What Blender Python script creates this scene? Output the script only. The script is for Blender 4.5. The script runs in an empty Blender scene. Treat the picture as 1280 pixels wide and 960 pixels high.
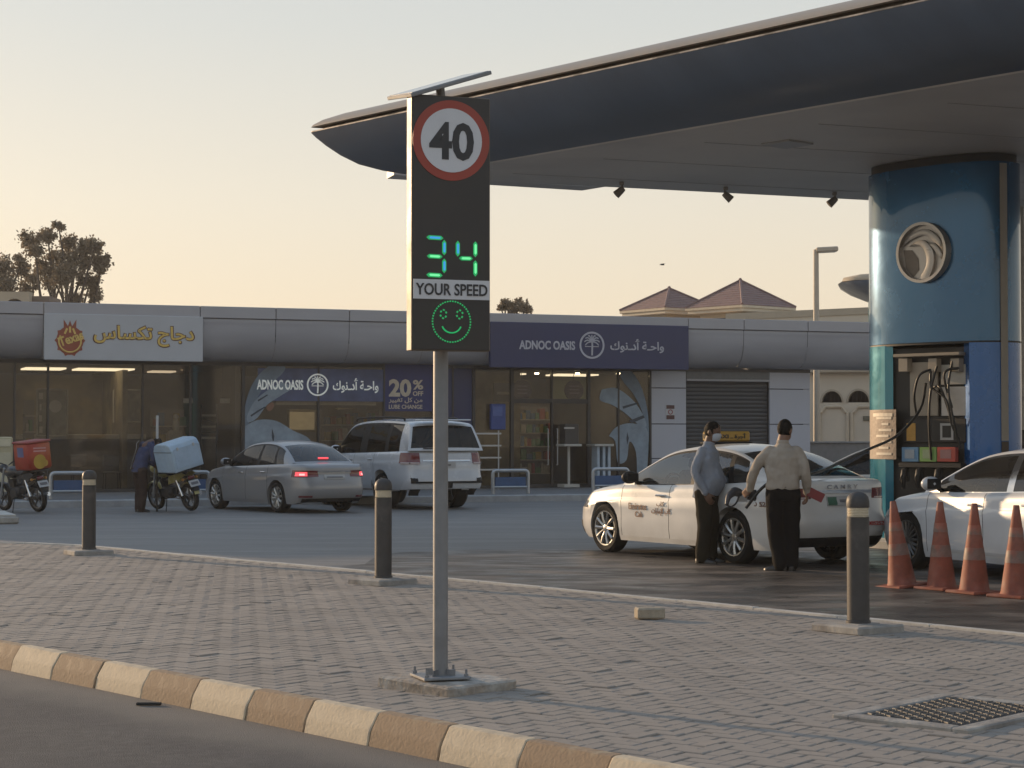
import bpy, bmesh, math, random
from mathutils import Vector, Matrix, noise
from math import sin, cos, tan, pi, radians, atan2, sqrt

random.seed(7)
SC = bpy.context.scene
COL = SC.collection

# ------------------------------------------------------------------ camera
F_PX, CAM_H, HORIZON = 2400.0, 1.55, 545.0       # focal length in photo pixels (1280 wide), eye height
PITCH = math.atan((HORIZON - 480.0) / F_PX)
cam_data = bpy.data.cameras.new('camera')
cam = bpy.data.objects.new('camera', cam_data)
COL.objects.link(cam)
cam.location = (0, 0, CAM_H)
cam.rotation_euler = (pi / 2 + PITCH, 0, 0)
cam_data.sensor_width = 36.0
cam_data.lens = F_PX / 1280.0 * 36.0
cam_data.clip_start = 0.1
cam_data.clip_end = 3000.0
SC.camera = cam

# ------------------------------------------------------------------ sky, sun, exposure
SUN_EL = radians(10.4)
SUN_AZ = atan2(-0.73, 0.68)                      # measured from +Y towards +X
w = bpy.data.worlds.new('World')
SC.world = w
w.use_nodes = True
wn = w.node_tree.nodes
bg = wn['Background']
sky = wn.new('ShaderNodeTexSky')
sky.sky_type = 'NISHITA'
sky.sun_disc = False
sky.sun_elevation = SUN_EL
sky.sun_rotation = SUN_AZ
sky.altitude = 0.0
sky.air_density = 1.0
sky.dust_density = 3.0
sky.ozone_density = 1.0
bg.inputs[1].default_value = 0.12
# dusty evening air: a pale veil over the clear sky, the same in every compass direction, thick at the horizon
tcw = wn.new('ShaderNodeTexCoord')
sep = wn.new('ShaderNodeSeparateXYZ')
w.node_tree.links.new(tcw.outputs['Generated'], sep.inputs[0])
rmp = wn.new('ShaderNodeValToRGB')
w.node_tree.links.new(sep.outputs[2], rmp.inputs[0])
ce = rmp.color_ramp.elements
for pos, c in ((0.0, (0.88, 0.73, 0.53)), (0.06, (0.88, 0.75, 0.57)), (0.12, (0.82, 0.75, 0.63)), (0.21, (0.67, 0.68, 0.65)), (0.5, (0.42, 0.52, 0.64)), (1.0, (0.28, 0.40, 0.58))):
    e = ce[0] if pos == 0.0 else (ce[-1] if pos == 1.0 else ce.new(pos))
    e.color = (*c, 1)
    if pos == 1.0:
        e.position = 1.0
veil = wn.new('ShaderNodeVectorMath')
veil.operation = 'SCALE'
veil.inputs['Scale'].default_value = 1 / 0.12
w.node_tree.links.new(rmp.outputs[0], veil.inputs[0])
wmix = wn.new('ShaderNodeMix')
wmix.data_type = 'RGBA'
wmix.inputs[0].default_value = 0.86
w.node_tree.links.new(sky.outputs[0], wmix.inputs[6])
w.node_tree.links.new(veil.outputs[0], wmix.inputs[7])
w.node_tree.links.new(wmix.outputs[2], bg.inputs[0])
sl = bpy.data.lights.new('sun', 'SUN')
sl.energy = 4.2
sl.angle = radians(0.6)
sl.color = (1.0, 0.70, 0.42)
so = bpy.data.objects.new('sun', sl)
COL.objects.link(so)
sund = Vector((sin(SUN_AZ) * cos(SUN_EL), cos(SUN_AZ) * cos(SUN_EL), sin(SUN_EL)))
so.rotation_euler = sund.to_track_quat('Z', 'Y').to_euler()
so.location = sund * 50
SC.view_settings.view_transform = 'Standard'
SC.view_settings.look = 'None'
SC.view_settings.exposure = 0.12
SC.view_settings.gamma = 1.0
SC.view_settings.use_curve_mapping = False
SC.render.engine = 'CYCLES'
SC.cycles.use_denoising = True
SC.cycles.max_bounces = 6
SC.cycles.transparent_max_bounces = 12
SC.cycles.sample_clamp_indirect = 4.0


# ------------------------------------------------------------------ picture -> place
def ray(px, py):
    a, b = (px - 640.0) / F_PX, -(py - 480.0) / F_PX
    return Vector((a, cos(PITCH) - b * sin(PITCH), sin(PITCH) + b * cos(PITCH)))


def at(px, py, z=0.0):                            # where the ground (height z) is met
    r = ray(px, py)
    t = (z - CAM_H) / r.z
    return Vector((r.x * t, r.y * t, z))


def atd(px, py, Y):                               # the point at distance Y
    r = ray(px, py)
    t = Y / r.y
    return Vector((r.x * t, Y, CAM_H + r.z * t))


def zat(py, Y):
    return atd(640, py, Y).z


# ------------------------------------------------------------------ mesh collecting
class MB:
    def __init__(self):
        self.v, self.f, self.m = [], [], []

    def add(self, vs, fs, mi=0, M=None):
        o = len(self.v)
        if M is not None:
            vs = [M @ Vector(p) for p in vs]
        self.v += [tuple(p) for p in vs]
        for f in fs:
            self.f.append([i + o for i in f])
            self.m.append(mi)
        return self

    def join(self, other, M=None):
        o = len(self.v)
        self.v += [tuple(M @ Vector(p)) if M is not None else p for p in other.v]
        self.f += [[i + o for i in f] for f in other.f]
        self.m += other.m
        return self

    def poly(self, pts, mi=0):
        return self.add(pts, [list(range(len(pts)))], mi)

    def box(self, c, s, mi=0, M=None, ch=0.0):
        h = [x / 2.0 for x in s]
        T = Matrix.Translation(Vector(c))
        if M is not None:
            T = T @ M.to_4x4()
        if ch <= 0:
            vs = [(sx * h[0], sy * h[1], sz * h[2]) for sx in (-1, 1) for sy in (-1, 1) for sz in (-1, 1)]
            fs = [(0, 1, 3, 2), (4, 6, 7, 5), (0, 4, 5, 1), (2, 3, 7, 6), (0, 2, 6, 4), (1, 5, 7, 3)]
            return self.add(vs, fs, mi, T)
        ch = min(ch, min(h) * 0.95)
        vs, ix = [], {}
        for sx in (-1, 1):
            for sy in (-1, 1):
                for sz in (-1, 1):
                    for ax in range(3):
                        p = [sx * (h[0] - ch), sy * (h[1] - ch), sz * (h[2] - ch)]
                        p[ax] += (sx, sy, sz)[ax] * ch
                        ix[(sx, sy, sz, ax)] = len(vs)
                        vs.append(p)
        fs = []
        for ax in range(3):
            a, b = [k for k in range(3) if k != ax]
            for sg in (-1, 1):
                f = []
                for (i, j) in ((-1, -1), (1, -1), (1, 1), (-1, 1)):
                    s3 = [0, 0, 0]
                    s3[ax], s3[a], s3[b] = sg, i, j
                    f.append(ix[(*s3, ax)])
                fs.append(f)
            for i in (-1, 1):
                for j in (-1, 1):
                    s0, s1 = [0, 0, 0], [0, 0, 0]
                    s0[ax], s0[a], s0[b] = -1, i, j
                    s1[ax], s1[a], s1[b] = 1, i, j
                    fs.append([ix[(*s0, a)], ix[(*s1, a)], ix[(*s1, b)], ix[(*s0, b)]])
        for sx in (-1, 1):
            for sy in (-1, 1):
                for sz in (-1, 1):
                    fs.append([ix[(sx, sy, sz, k)] for k in range(3)])
        return self.add(vs, fs, mi, T)

    def tube(self, pts, r, n=8, mi=0, caps=True, flat=None):
        pts = [Vector(p) for p in pts]
        N = len(pts)
        rs = r if isinstance(r, (list, tuple)) else [r] * N
        vs, fs = [], []
        t0 = (pts[1] - pts[0]).normalized()
        up = Vector((0, 0, 1)) if abs(t0.z) < 0.9 else Vector((1, 0, 0))
        a = t0.cross(up).normalized()
        for i, p in enumerate(pts):
            t = (pts[min(i + 1, N - 1)] - pts[max(i - 1, 0)]).normalized()
            a = (a - t * a.dot(t)).normalized()
            b = t.cross(a)
            ra = rb = rs[i]
            if flat is not None:
                fl = flat[i] if isinstance(flat, (list, tuple)) else flat
                rb = rs[i] * fl
            for k in range(n):
                an = 2 * pi * k / n
                vs.append(p + a * (cos(an) * ra) + b * (sin(an) * rb))
        for i in range(N - 1):
            for k in range(n):
                fs.append((i * n + k, i * n + (k + 1) % n, (i + 1) * n + (k + 1) % n, (i + 1) * n + k))
        if caps:
            fs.append(tuple(range(n - 1, -1, -1)))
            fs.append(tuple((N - 1) * n + k for k in range(n)))
        return self.add(vs, fs, mi)

    def lathe(self, prof, n=20, mi=0, M=None, sx=1.0, sy=1.0, caps=True):
        vs, fs = [], []
        for r, z in prof:
            for k in range(n):
                a = 2 * pi * k / n
                vs.append((r * cos(a) * sx, r * sin(a) * sy, z))
        for i in range(len(prof) - 1):
            for k in range(n):
                fs.append((i * n + k, i * n + (k + 1) % n, (i + 1) * n + (k + 1) % n, (i + 1) * n + k))
        if caps:
            fs.append(tuple(range(n - 1, -1, -1)))
            fs.append(tuple((len(prof) - 1) * n + k for k in range(n)))
        return self.add(vs, fs, mi, M)

    def ball(self, c, r, mi=0, n=12, M=None):
        r = r if isinstance(r, (list, tuple)) else (r, r, r)
        prof = [(max(1e-4, sin(pi * i / n)), -cos(pi * i / n)) for i in range(n + 1)]
        T = Matrix.Translation(Vector(c))
        if M is not None:
            T = T @ M.to_4x4()
        T = T @ Matrix.Diagonal((*r, 1))
        return self.lathe(prof, n + 4, mi, T)

    def grid(self, rows, mi=0, skip=None, close=False):
        n = len(rows[0])
        vs = [p for r in rows for p in r]
        fs = []
        for i in range(len(rows) - 1):
            for k in range(n if close else n - 1):
                if skip and skip(i, k):
                    continue
                k2 = (k + 1) % n
                fs.append((i * n + k, i * n + k2, (i + 1) * n + k2, (i + 1) * n + k))
        return self.add(vs, fs, mi)

    def prism(self, poly, z0, z1, mi=0, M=None):
        n = len(poly)
        vs = [(x, y, z0) for x, y in poly] + [(x, y, z1) for x, y in poly]
        fs = [tuple(range(n - 1, -1, -1)), tuple(range(n, 2 * n))]
        fs += [(i, (i + 1) % n, n + (i + 1) % n, n + i) for i in range(n)]
        return self.add(vs, fs, mi, M)

    def mesh(self, name, mats, smooth=None, weld=0.0, recalc=True):
        me = bpy.data.meshes.new(name)
        me.from_pydata(self.v, [], self.f)
        for m in (mats if isinstance(mats, (list, tuple)) else [mats]):
            me.materials.append(m)
        me.polygons.foreach_set('material_index', self.m)
        if weld or recalc:
            bm = bmesh.new()
            bm.from_mesh(me)
            if weld:
                bmesh.ops.remove_doubles(bm, verts=bm.verts, dist=weld)
            if recalc:
                bmesh.ops.recalc_face_normals(bm, faces=bm.faces)
            bm.to_mesh(me)
            bm.free()
        if smooth is not None:
            me.polygons.foreach_set('use_smooth', [True] * len(me.polygons))
            if smooth < 180:
                me.set_sharp_from_angle(angle=radians(smooth))
        me.update()
        return me

    def build(self, name, mats, parent=None, smooth=None, weld=0.0, loc=None, rot=None, recalc=True):
        return link(name, self.mesh(name, mats, smooth, weld, recalc), parent, loc, rot)


def link(name, me, parent=None, loc=None, rot=None):
    o = bpy.data.objects.new(name, me)
    COL.objects.link(o)
    if parent is not None:
        o.parent = parent
    if loc is not None:
        o.location = loc
    if rot is not None:
        o.rotation_euler = rot
    return o


def tag(o, label=None, cat=None, group=None, kind=None):
    if label:
        o['label'] = label
    if cat:
        o['category'] = cat
    if group:
        o['group'] = group
    if kind:
        o['kind'] = kind
    return o


def thing(name, label, cat, loc=(0, 0, 0), rz=0.0, group=None):
    o = bpy.data.objects.new(name, None)
    COL.objects.link(o)
    o.empty_display_size = 0.2
    o.location = loc
    o.rotation_euler = (0, 0, rz)
    return tag(o, label, cat, group)


def copy_tree(o, parent=None, label=None):
    c = o.copy()
    COL.objects.link(c)
    if parent is not None:
        c.parent = parent
    if label:
        c['label'] = label
    for ch in list(o.children):
        copy_tree(ch, c)
    return c


def catmull(P, n=6):
    P = [Vector(p) for p in P]
    out = []
    for i in range(len(P) - 1):
        p0, p1, p2, p3 = P[max(i - 1, 0)], P[i], P[i + 1], P[min(i + 2, len(P) - 1)]
        for k in range(n):
            t = k / n
            out.append(0.5 * ((2 * p1) + (p2 - p0) * t + (2 * p0 - 5 * p1 + 4 * p2 - p3) * t * t + (3 * p1 - p0 - 3 * p2 + p3) * t ** 3))
    out.append(P[-1])
    return out


def pchip(keys):                                  # smooth interpolation through (x, y) without overshoot
    xs, ys = [k[0] for k in keys], [k[1] for k in keys]
    if xs[0] > xs[-1]:
        xs, ys = xs[::-1], ys[::-1]
    n = len(xs)
    d = [(ys[i + 1] - ys[i]) / (xs[i + 1] - xs[i]) for i in range(n - 1)]
    m = [d[0]] + [0 if d[i - 1] * d[i] <= 0 else 2 * d[i - 1] * d[i] / (d[i - 1] + d[i]) for i in range(1, n - 1)] + [d[-1]]

    def f(x):
        if x <= xs[0]:
            return ys[0]
        if x >= xs[-1]:
            return ys[-1]
        i = max(k for k in range(n - 1) if xs[k] <= x)
        h = xs[i + 1] - xs[i]
        t = (x - xs[i]) / h
        return (ys[i] * (1 + 2 * t) * (1 - t) ** 2 + h * m[i] * t * (1 - t) ** 2 + ys[i + 1] * t * t * (3 - 2 * t) + h * m[i + 1] * t * t * (t - 1))
    return f


def lerp(a, b, t):
    return a + (b - a) * t


def sstep(a, b, x):
    t = min(1, max(0, (x - a) / (b - a)))
    return t * t * (3 - 2 * t)


# ------------------------------------------------------------------ materials
def pbr(name, col, rough=0.5, metal=0.0, var=0.12, scale=6.0, bump=0.0, bscale=60.0, coat=0.0, col2=None, c2scale=None, c2lo=0.45, c2hi=0.65, rvar=0.08, emit=None, estr=0.0, spec=0.5, stretch=None, two_side=False):
    """Principled material with noise in colour and gloss, an optional second colour in patches and a fine bump."""
    m = bpy.data.materials.new(name)
    m.use_nodes = True
    nt = m.node_tree
    N, L = nt.nodes, nt.links
    b = N['Principled BSDF']
    b.inputs['Roughness'].default_value = rough
    b.inputs['Metallic'].default_value = metal
    b.inputs['Specular IOR Level'].default_value = spec
    if coat:
        b.inputs['Coat Weight'].default_value = coat
        b.inputs['Coat Roughness'].default_value = 0.04
    tc = N.new('ShaderNodeTexCoord')
    vec = tc.outputs['Object']
    if stretch:
        mp = N.new('ShaderNodeMapping')
        mp.inputs['Scale'].default_value = stretch[:3]
        if len(stretch) > 3:
            mp.inputs['Rotation'].default_value = (0, 0, stretch[3])
        L.new(vec, mp.inputs[0])
        vec = mp.outputs[0]
    nz = N.new('ShaderNodeTexNoise')
    nz.inputs['Scale'].default_value = scale
    nz.inputs['Detail'].default_value = 6.0
    nz.inputs['Roughness'].default_value = 0.62
    L.new(vec, nz.inputs['Vector'])
    cur = None
    if col2 is not None:
        n2 = N.new('ShaderNodeTexNoise')
        n2.inputs['Scale'].default_value = c2scale or scale * 0.3
        n2.inputs['Detail'].default_value = 5.0
        L.new(vec, n2.inputs['Vector'])
        mr = N.new('ShaderNodeMapRange')
        mr.inputs[1].default_value, mr.inputs[2].default_value = c2lo, c2hi
        L.new(n2.outputs[0], mr.inputs[0])
        mx = N.new('ShaderNodeMix')
        mx.data_type = 'RGBA'
        mx.inputs[6].default_value = (*col, 1)
        mx.inputs[7].default_value = (*col2, 1)
        L.new(mr.outputs[0], mx.inputs[0])
        cur = mx.outputs[2]
    hs = N.new('ShaderNodeHueSaturation')
    mv = N.new('ShaderNodeMapRange')
    mv.inputs[1].default_value, mv.inputs[2].default_value = 0.3, 0.7
    mv.inputs[3].default_value, mv.inputs[4].default_value = 1 - var, 1 + var
    L.new(nz.outputs[0], mv.inputs[0])
    L.new(mv.outputs[0], hs.inputs['Value'])
    if cur is None:
        hs.inputs['Color'].default_value = (*col, 1)
    else:
        L.new(cur, hs.inputs['Color'])
    L.new(hs.outputs[0], b.inputs['Base Color'])
    if rvar:
        rr = N.new('ShaderNodeMapRange')
        rr.inputs[1].default_value, rr.inputs[2].default_value = 0.3, 0.7
        rr.inputs[3].default_value, rr.inputs[4].default_value = max(0.02, rough - rvar), min(1, rough + rvar)
        L.new(nz.outputs[0], rr.inputs[0])
        L.new(rr.outputs[0], b.inputs['Roughness'])
    if bump:
        nb = N.new('ShaderNodeTexNoise')
        nb.inputs['Scale'].default_value = bscale
        nb.inputs['Detail'].default_value = 4.0
        L.new(vec, nb.inputs['Vector'])
        bp = N.new('ShaderNodeBump')
        bp.inputs['Strength'].default_value = 1.0
        bp.inputs['Distance'].default_value = bump
        L.new(nb.outputs[0], bp.inputs['Height'])
        L.new(bp.outputs[0], b.inputs['Normal'])
    if emit is not None:
        b.inputs['Emission Color'].default_value = (*emit, 1)
        b.inputs['Emission Strength'].default_value = estr
    return m


def glassy(name, tint, base_refl=0.04, rough=0.02, dust=0.0, ior=1.5):
    """A thin pane: what is behind shows tinted, the rest mirrors by angle, a little dust lies on it."""
    m = bpy.data.materials.new(name)
    m.use_nodes = True
    nt = m.node_tree
    N, L = nt.nodes, nt.links
    N.remove(N['Principled BSDF'])
    out = N['Material Output']
    tr = N.new('ShaderNodeBsdfTransparent')
    tr.inputs[0].default_value = (*tint, 1)
    gl = N.new('ShaderNodeBsdfGlossy')
    gl.inputs['Roughness'].default_value = rough
    gl.inputs[0].default_value = (0.95, 0.97, 1.0, 1)
    fr = N.new('ShaderNodeFresnel')
    fr.inputs[0].default_value = ior
    mp = N.new('ShaderNodeMapRange')
    mp.inputs[1].default_value, mp.inputs[2].default_value = 0.0, 1.0
    mp.inputs[3].default_value, mp.inputs[4].default_value = base_refl, 1.0
    L.new(fr.outputs[0], mp.inputs[0])
    mx = N.new('ShaderNodeMixShader')
    L.new(mp.outputs[0], mx.inputs[0])
    L.new(tr.outputs[0], mx.inputs[1])
    L.new(gl.outputs[0], mx.inputs[2])
    last = mx.outputs[0]
    if dust:
        df = N.new('ShaderNodeBsdfDiffuse')
        df.inputs[0].default_value = (0.42, 0.38, 0.33, 1)
        tc = N.new('ShaderNodeTexCoord')
        nz = N.new('ShaderNodeTexNoise')
        nz.inputs['Scale'].default_value = 2.5
        nz.inputs['Detail'].default_value = 6
        L.new(tc.outputs['Object'], nz.inputs['Vector'])
        mr = N.new('ShaderNodeMapRange')
        mr.inputs[1].default_value, mr.inputs[2].default_value = 0.3, 0.75
        mr.inputs[3].default_value, mr.inputs[4].default_value = dust * 0.3, dust
        L.new(nz.outputs[0], mr.inputs[0])
        m2 = N.new('ShaderNodeMixShader')
        L.new(mr.outputs[0], m2.inputs[0])
        L.new(last, m2.inputs[1])
        L.new(df.outputs[0], m2.inputs[2])
        last = m2.outputs[0]
    L.new(last, out.inputs[0])
    return m


def flat_text(s, w=None, h=None, bold=0.0, depth=0.002, lines=None):
    """Lettering as an MB: centred on the origin, in the XZ plane, read from -Y."""
    cu = bpy.data.curves.new('lettering', 'FONT')
    cu.body = s
    cu.align_x = 'CENTER'
    cu.offset = bold
    cu.extrude = 0.01
    cu.resolution_u = 3
    if lines:
        cu.space_line = lines
    ob = bpy.data.objects.new('lettering', cu)
    COL.objects.link(ob)
    dg = bpy.context.evaluated_depsgraph_get()
    me = bpy.data.meshes.new_from_object(ob.evaluated_get(dg))
    bpy.data.objects.remove(ob)
    xs = [v.co.x for v in me.vertices]
    ys = [v.co.y for v in me.vertices]
    cx, cy = (min(xs) + max(xs)) / 2, (min(ys) + max(ys)) / 2
    ww, hh = max(xs) - min(xs), max(ys) - min(ys)
    kx = w / ww if w else h / hh
    ky = h / hh if h else kx
    mb = MB()
    mb.add([((v.co.x - cx) * kx, -v.co.z / 0.01 * depth, (v.co.y - cy) * ky) for v in me.vertices], [list(p.vertices) for p in me.polygons])
    bpy.data.meshes.remove(me)
    bpy.data.curves.remove(cu)
    return mb


def fuse(mb, voxel, smooth=4, factor=0.5):
    """One continuous skin round overlapping shapes (voxel remesh), as an MB."""
    me = mb.mesh('fuse_source', [], None)
    ob = bpy.data.objects.new('fuse_source', me)
    COL.objects.link(ob)
    md = ob.modifiers.new('r', 'REMESH')
    md.mode = 'VOXEL'
    md.voxel_size = voxel
    if smooth:
        ms = ob.modifiers.new('s', 'SMOOTH')
        ms.factor = factor
        ms.iterations = smooth
    dg = bpy.context.evaluated_depsgraph_get()
    m2 = bpy.data.meshes.new_from_object(ob.evaluated_get(dg))
    bpy.data.objects.remove(ob)
    bpy.data.meshes.remove(me)
    out = MB()
    out.add([v.co.copy() for v in m2.vertices], [list(p.vertices) for p in m2.polygons])
    bpy.data.meshes.remove(m2)
    return out


def ripple(mb, amp, scale, seed=0.0):
    """Cloth folds: push the points in and out by noise."""
    mb.v = [tuple(Vector(p) + noise.noise_vector(Vector(p) * scale + Vector((seed, seed * 2, 0))) * amp) for p in mb.v]
    return mb


# ================================================================== the street: frame along the kerb
KA, KB = at(0, 800), at(860, 958.5)
U = (KA - KB).normalized()                        # along the kerb, away to the left
NV = Vector((-U.y, U.x, 0)) if -U.y > 0 else Vector((U.y, -U.x, 0))    # across, towards the pumps
U_ANG = atan2(U.y, U.x)


def st(s, n, z=0.0):
    p = KA + U * s + NV * n
    return Vector((p.x, p.y, z))


def to_st(p):
    d = Vector((p.x - KA.x, p.y - KA.y, 0))
    return d.dot(U), d.dot(NV)


M_SAND = pbr('sand_ground', (0.36, 0.30, 0.22), 0.95, var=0.2, scale=0.3, bump=0.02, bscale=3)
M_ROAD = pbr('road_asphalt', (0.052, 0.052, 0.055), 0.8, var=0.45, scale=14, bump=0.006, bscale=120, col2=(0.085, 0.08, 0.077), c2scale=0.5, c2lo=0.5, c2hi=0.8)
M_COURT = pbr('forecourt_asphalt', (0.170, 0.162, 0.155), 0.6, var=0.32, scale=2.6, bump=0.004, bscale=70, col2=(0.215, 0.205, 0.195), c2scale=0.7, c2lo=0.46, c2hi=0.70, rvar=0.2, stretch=(0.35, 1.8, 1, -U_ANG))
M_PAVE_BED = pbr('joint_sand', (0.25, 0.215, 0.18), 0.95, var=0.3, scale=20, bump=0.004, bscale=120)
M_PAVER = pbr('paver_concrete', (0.30, 0.262, 0.226), 0.88, var=0.16, scale=1.3, bump=0.0016, bscale=220, col2=(0.255, 0.224, 0.193), c2scale=0.8, c2lo=0.4, c2hi=0.7)
M_KERB_CREAM = pbr('kerb_cream_paint', (0.57, 0.46, 0.32), 0.8, var=0.16, scale=14, bump=0.003, bscale=45, col2=(0.36, 0.30, 0.225), c2scale=7, c2lo=0.52, c2hi=0.72)
M_KERB_BROWN = pbr('kerb_brown_paint', (0.29, 0.20, 0.125), 0.8, var=0.18, scale=14, bump=0.003, bscale=45, col2=(0.35, 0.28, 0.19), c2scale=7, c2lo=0.55, c2hi=0.75)
M_CONC = pbr('concrete', (0.33, 0.31, 0.28), 0.9, var=0.22, scale=9, bump=0.006, bscale=30, col2=(0.24, 0.22, 0.2), c2scale=3)
M_CONC_LIGHT = pbr('pale_concrete', (0.50, 0.48, 0.44), 0.85, var=0.18, scale=5, bump=0.002, bscale=60)
M_PLATFORM = pbr('platform_tiles', (0.17, 0.17, 0.172), 0.7, var=0.2, scale=2.5, bump=0.002, bscale=40)
M_DARKMETAL = pbr('dark_iron', (0.05, 0.05, 0.052), 0.6, 0.6, var=0.3, scale=20, bump=0.002, bscale=80)
M_BLACK = pbr('black_rubber', (0.018, 0.018, 0.018), 0.75, var=0.3, scale=15)

# ------------------------------------------------------------------ ground sheets
g = MB()
g.poly([(-290, -150, -0.32), (290, -150, -0.32), (290, 430, -0.32), (-290, 430, -0.32)])
tag(g.build('ground', M_SAND), kind='structure')


def sheet(name, s0, s1, n0, n1, z, mat, ns=1, nn=1):
    mb = MB()
    rows = [[st(lerp(s0, s1, i / ns), lerp(n0, n1, k / nn), z) for k in range(nn + 1)] for i in range(ns + 1)]
    mb.grid(rows)
    return tag(mb.build(name, mat), kind='structure')


sheet('road', -60, 160, -16, -0.02, -0.175, M_ROAD)


def gutter_dust(m):
    """Sand swept against the kerb foot: a pale soft-edged strip of the road surface."""
    nt = m.node_tree
    N, L = nt.nodes, nt.links
    b = N['Principled BSDF']
    src = b.inputs['Base Color'].links[0].from_socket
    ge = N.new('ShaderNodeNewGeometry')
    dt = N.new('ShaderNodeVectorMath')
    dt.operation = 'DOT_PRODUCT'
    dt.inputs[1].default_value = tuple(NV)
    L.new(ge.outputs['Position'], dt.inputs[0])
    nz = N.new('ShaderNodeTexNoise')
    nz.inputs['Scale'].default_value = 1.6
    nz.inputs['Detail'].default_value = 6
    L.new(ge.outputs['Position'], nz.inputs['Vector'])
    ad = N.new('ShaderNodeMath')
    ad.operation = 'MULTIPLY_ADD'
    ad.inputs[1].default_value = 0.5
    L.new(nz.outputs[0], ad.inputs[0])
    L.new(dt.outputs['Value'], ad.inputs[2])
    k = KA.dot(NV) + 0.25
    mr = N.new('ShaderNodeMapRange')
    mr.interpolation_type = 'SMOOTHSTEP'
    mr.inputs[1].default_value, mr.inputs[2].default_value = k - 0.95, k - 0.3
    mr.inputs[3].default_value, mr.inputs[4].default_value = 0.0, 0.85
    L.new(ad.outputs[0], mr.inputs[0])
    mx = N.new('ShaderNodeMix')
    mx.data_type = 'RGBA'
    L.new(mr.outputs[0], mx.inputs[0])
    L.new(src, mx.inputs[6])
    mx.inputs[7].default_value = (0.165, 0.148, 0.128, 1)
    L.new(mx.outputs[2], b.inputs['Base Color'])


gutter_dust(M_ROAD)
sheet('forecourt', -60, 160, 0.0, 110, -0.045, M_COURT)
# the pump lane: old dark asphalt, oil stained, laid over the paler forecourt
M_LANE = pbr('pump_lane_asphalt', (0.040, 0.035, 0.032), 0.5, var=0.5, scale=2.6, bump=0.006, bscale=60, col2=(0.16, 0.135, 0.115), c2scale=1.1, c2lo=0.47, c2hi=0.66, rvar=0.25, stretch=(0.6, 1.3, 1, -U_ANG))
lane_px = [(455, 706), (470, 697), (500, 691), (560, 688), (640, 687), (740, 686), (830, 683), (960, 676)]
lane = MB()
fa = [at(x, y, -0.041) for x, y in lane_px]
fa = catmull(fa, 6)
fa = [p + Vector((0, 0.35 * noise.noise(Vector((p.x * 1.5, 0, 5))), 0)) for p in fa]
for p in fa:
    p.z = -0.041
far_end = [st(fa_s, fa_n, -0.041) for fa_s, fa_n in ((2.0, 26.0), (-24.0, 26.0))]
near = [st(s_, 0.4, -0.041) for s_ in (-24.0, 6.0)]
lane.poly([fa[0]] + fa[1:] + far_end + near)
tag(lane.build('pump_lane', M_LANE), kind='structure')

# ------------------------------------------------------------------ kerb of painted stones
kedges = [38, 88, 140, 197, 262, 328, 402, 483, 570, 668, 780]
ks = [to_st(at(x, 800 + 158.5 / 860.0 * x))[0] for x in kedges]
KLEN = (ks[0] - ks[-1]) / 10.0
kb = MB()
for i in range(1):
    kb.grid([[st(ks[0] + 8 * KLEN, n, z) for n, z in ((0.0, -0.04), (-0.08, -0.05), (-0.1, -0.3))], [st(ks[0] - 16 * KLEN, n, z) for n, z in ((0.0, -0.04), (-0.08, -0.05), (-0.1, -0.3))]])
kerb = tag(kb.build('kerb', M_CONC), kind='structure')
kprof = [(0.0, -0.19), (0.0, -0.002), (-0.008, 0.006), (-0.062, 0.006), (-0.078, 0.001), (-0.128, -0.078), (-0.138, -0.098), (-0.158, -0.19)]


def kerb_stone_mesh(seed):
    mb, rows = MB(), []
    L = KLEN - 0.007
    for j, t in enumerate((0.0, 0.012, 0.25, 0.5, 0.75, 0.988, 1.0)):
        ins = 0.007 if j in (0, 6) else 0.0
        row = []
        for n, z in kprof:
            jit = 0.0025 * noise.noise(Vector((t * 9 + seed * 5, n * 20, z * 20)))
            row.append((L * (t - 0.5), n + (ins if n < -0.1 else 0) + jit, z - (ins if z > -0.05 else 0) + jit))
        rows.append(row)
    mb.grid(rows)
    n = len(kprof)
    mb.f += [list(range(n)), [6 * n + i for i in range(n)]]
    mb.m += [0, 0]
    return mb


kmesh = {}
for c in (0, 1):
    for sd in (0, 1, 2):
        kmesh[(c, sd)] = kerb_stone_mesh(sd + c * 3).mesh('kerb_stone', (M_KERB_BROWN, M_KERB_CREAM)[c], 16)
for i in range(-7, 15):
    c = 1 if i % 2 == 0 else 0
    p = st(ks[0] - (i + 0.5) * KLEN, random.uniform(-0.004, 0.004), random.uniform(-0.003, 0.003))
    o = link('kerb_stone', kmesh[(c, i % 3)], kerb, p, (0, 0, U_ANG + pi + random.uniform(-0.004, 0.004)))

# ------------------------------------------------------------------ footpath, paver by paver
edge_px = [(-260, 678), (-60, 678), (40, 679.5), (120, 684), (220, 693.5), (640, 732), (1060, 773), (1280, 795), (1600, 828), (2200, 888)]
EDGE = [at(x, y) for x, y in edge_px]
EDGE_ST = sorted(to_st(p) for p in EDGE)
edge_n = pchip(EDGE_ST)
fb = MB()
rows = []
for i in range(61):
    s = lerp(EDGE_ST[0][0] - 1, EDGE_ST[-1][0] + 1, i / 60)
    rows.append([st(s, -0.01, -0.0085), st(s, edge_n(s) + 0.02, -0.0085)])
fb.grid(rows)
footpath = tag(fb.build('footpath', M_PAVE_BED), kind='structure')

PW = 0.102
PAV_ANG = radians(90 - 37.0)                      # long joints run 37 degrees right of the view
pa, pb_ = Vector((cos(PAV_ANG), sin(PAV_ANG), 0)), Vector((-sin(PAV_ANG), cos(PAV_ANG), 0))


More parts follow.
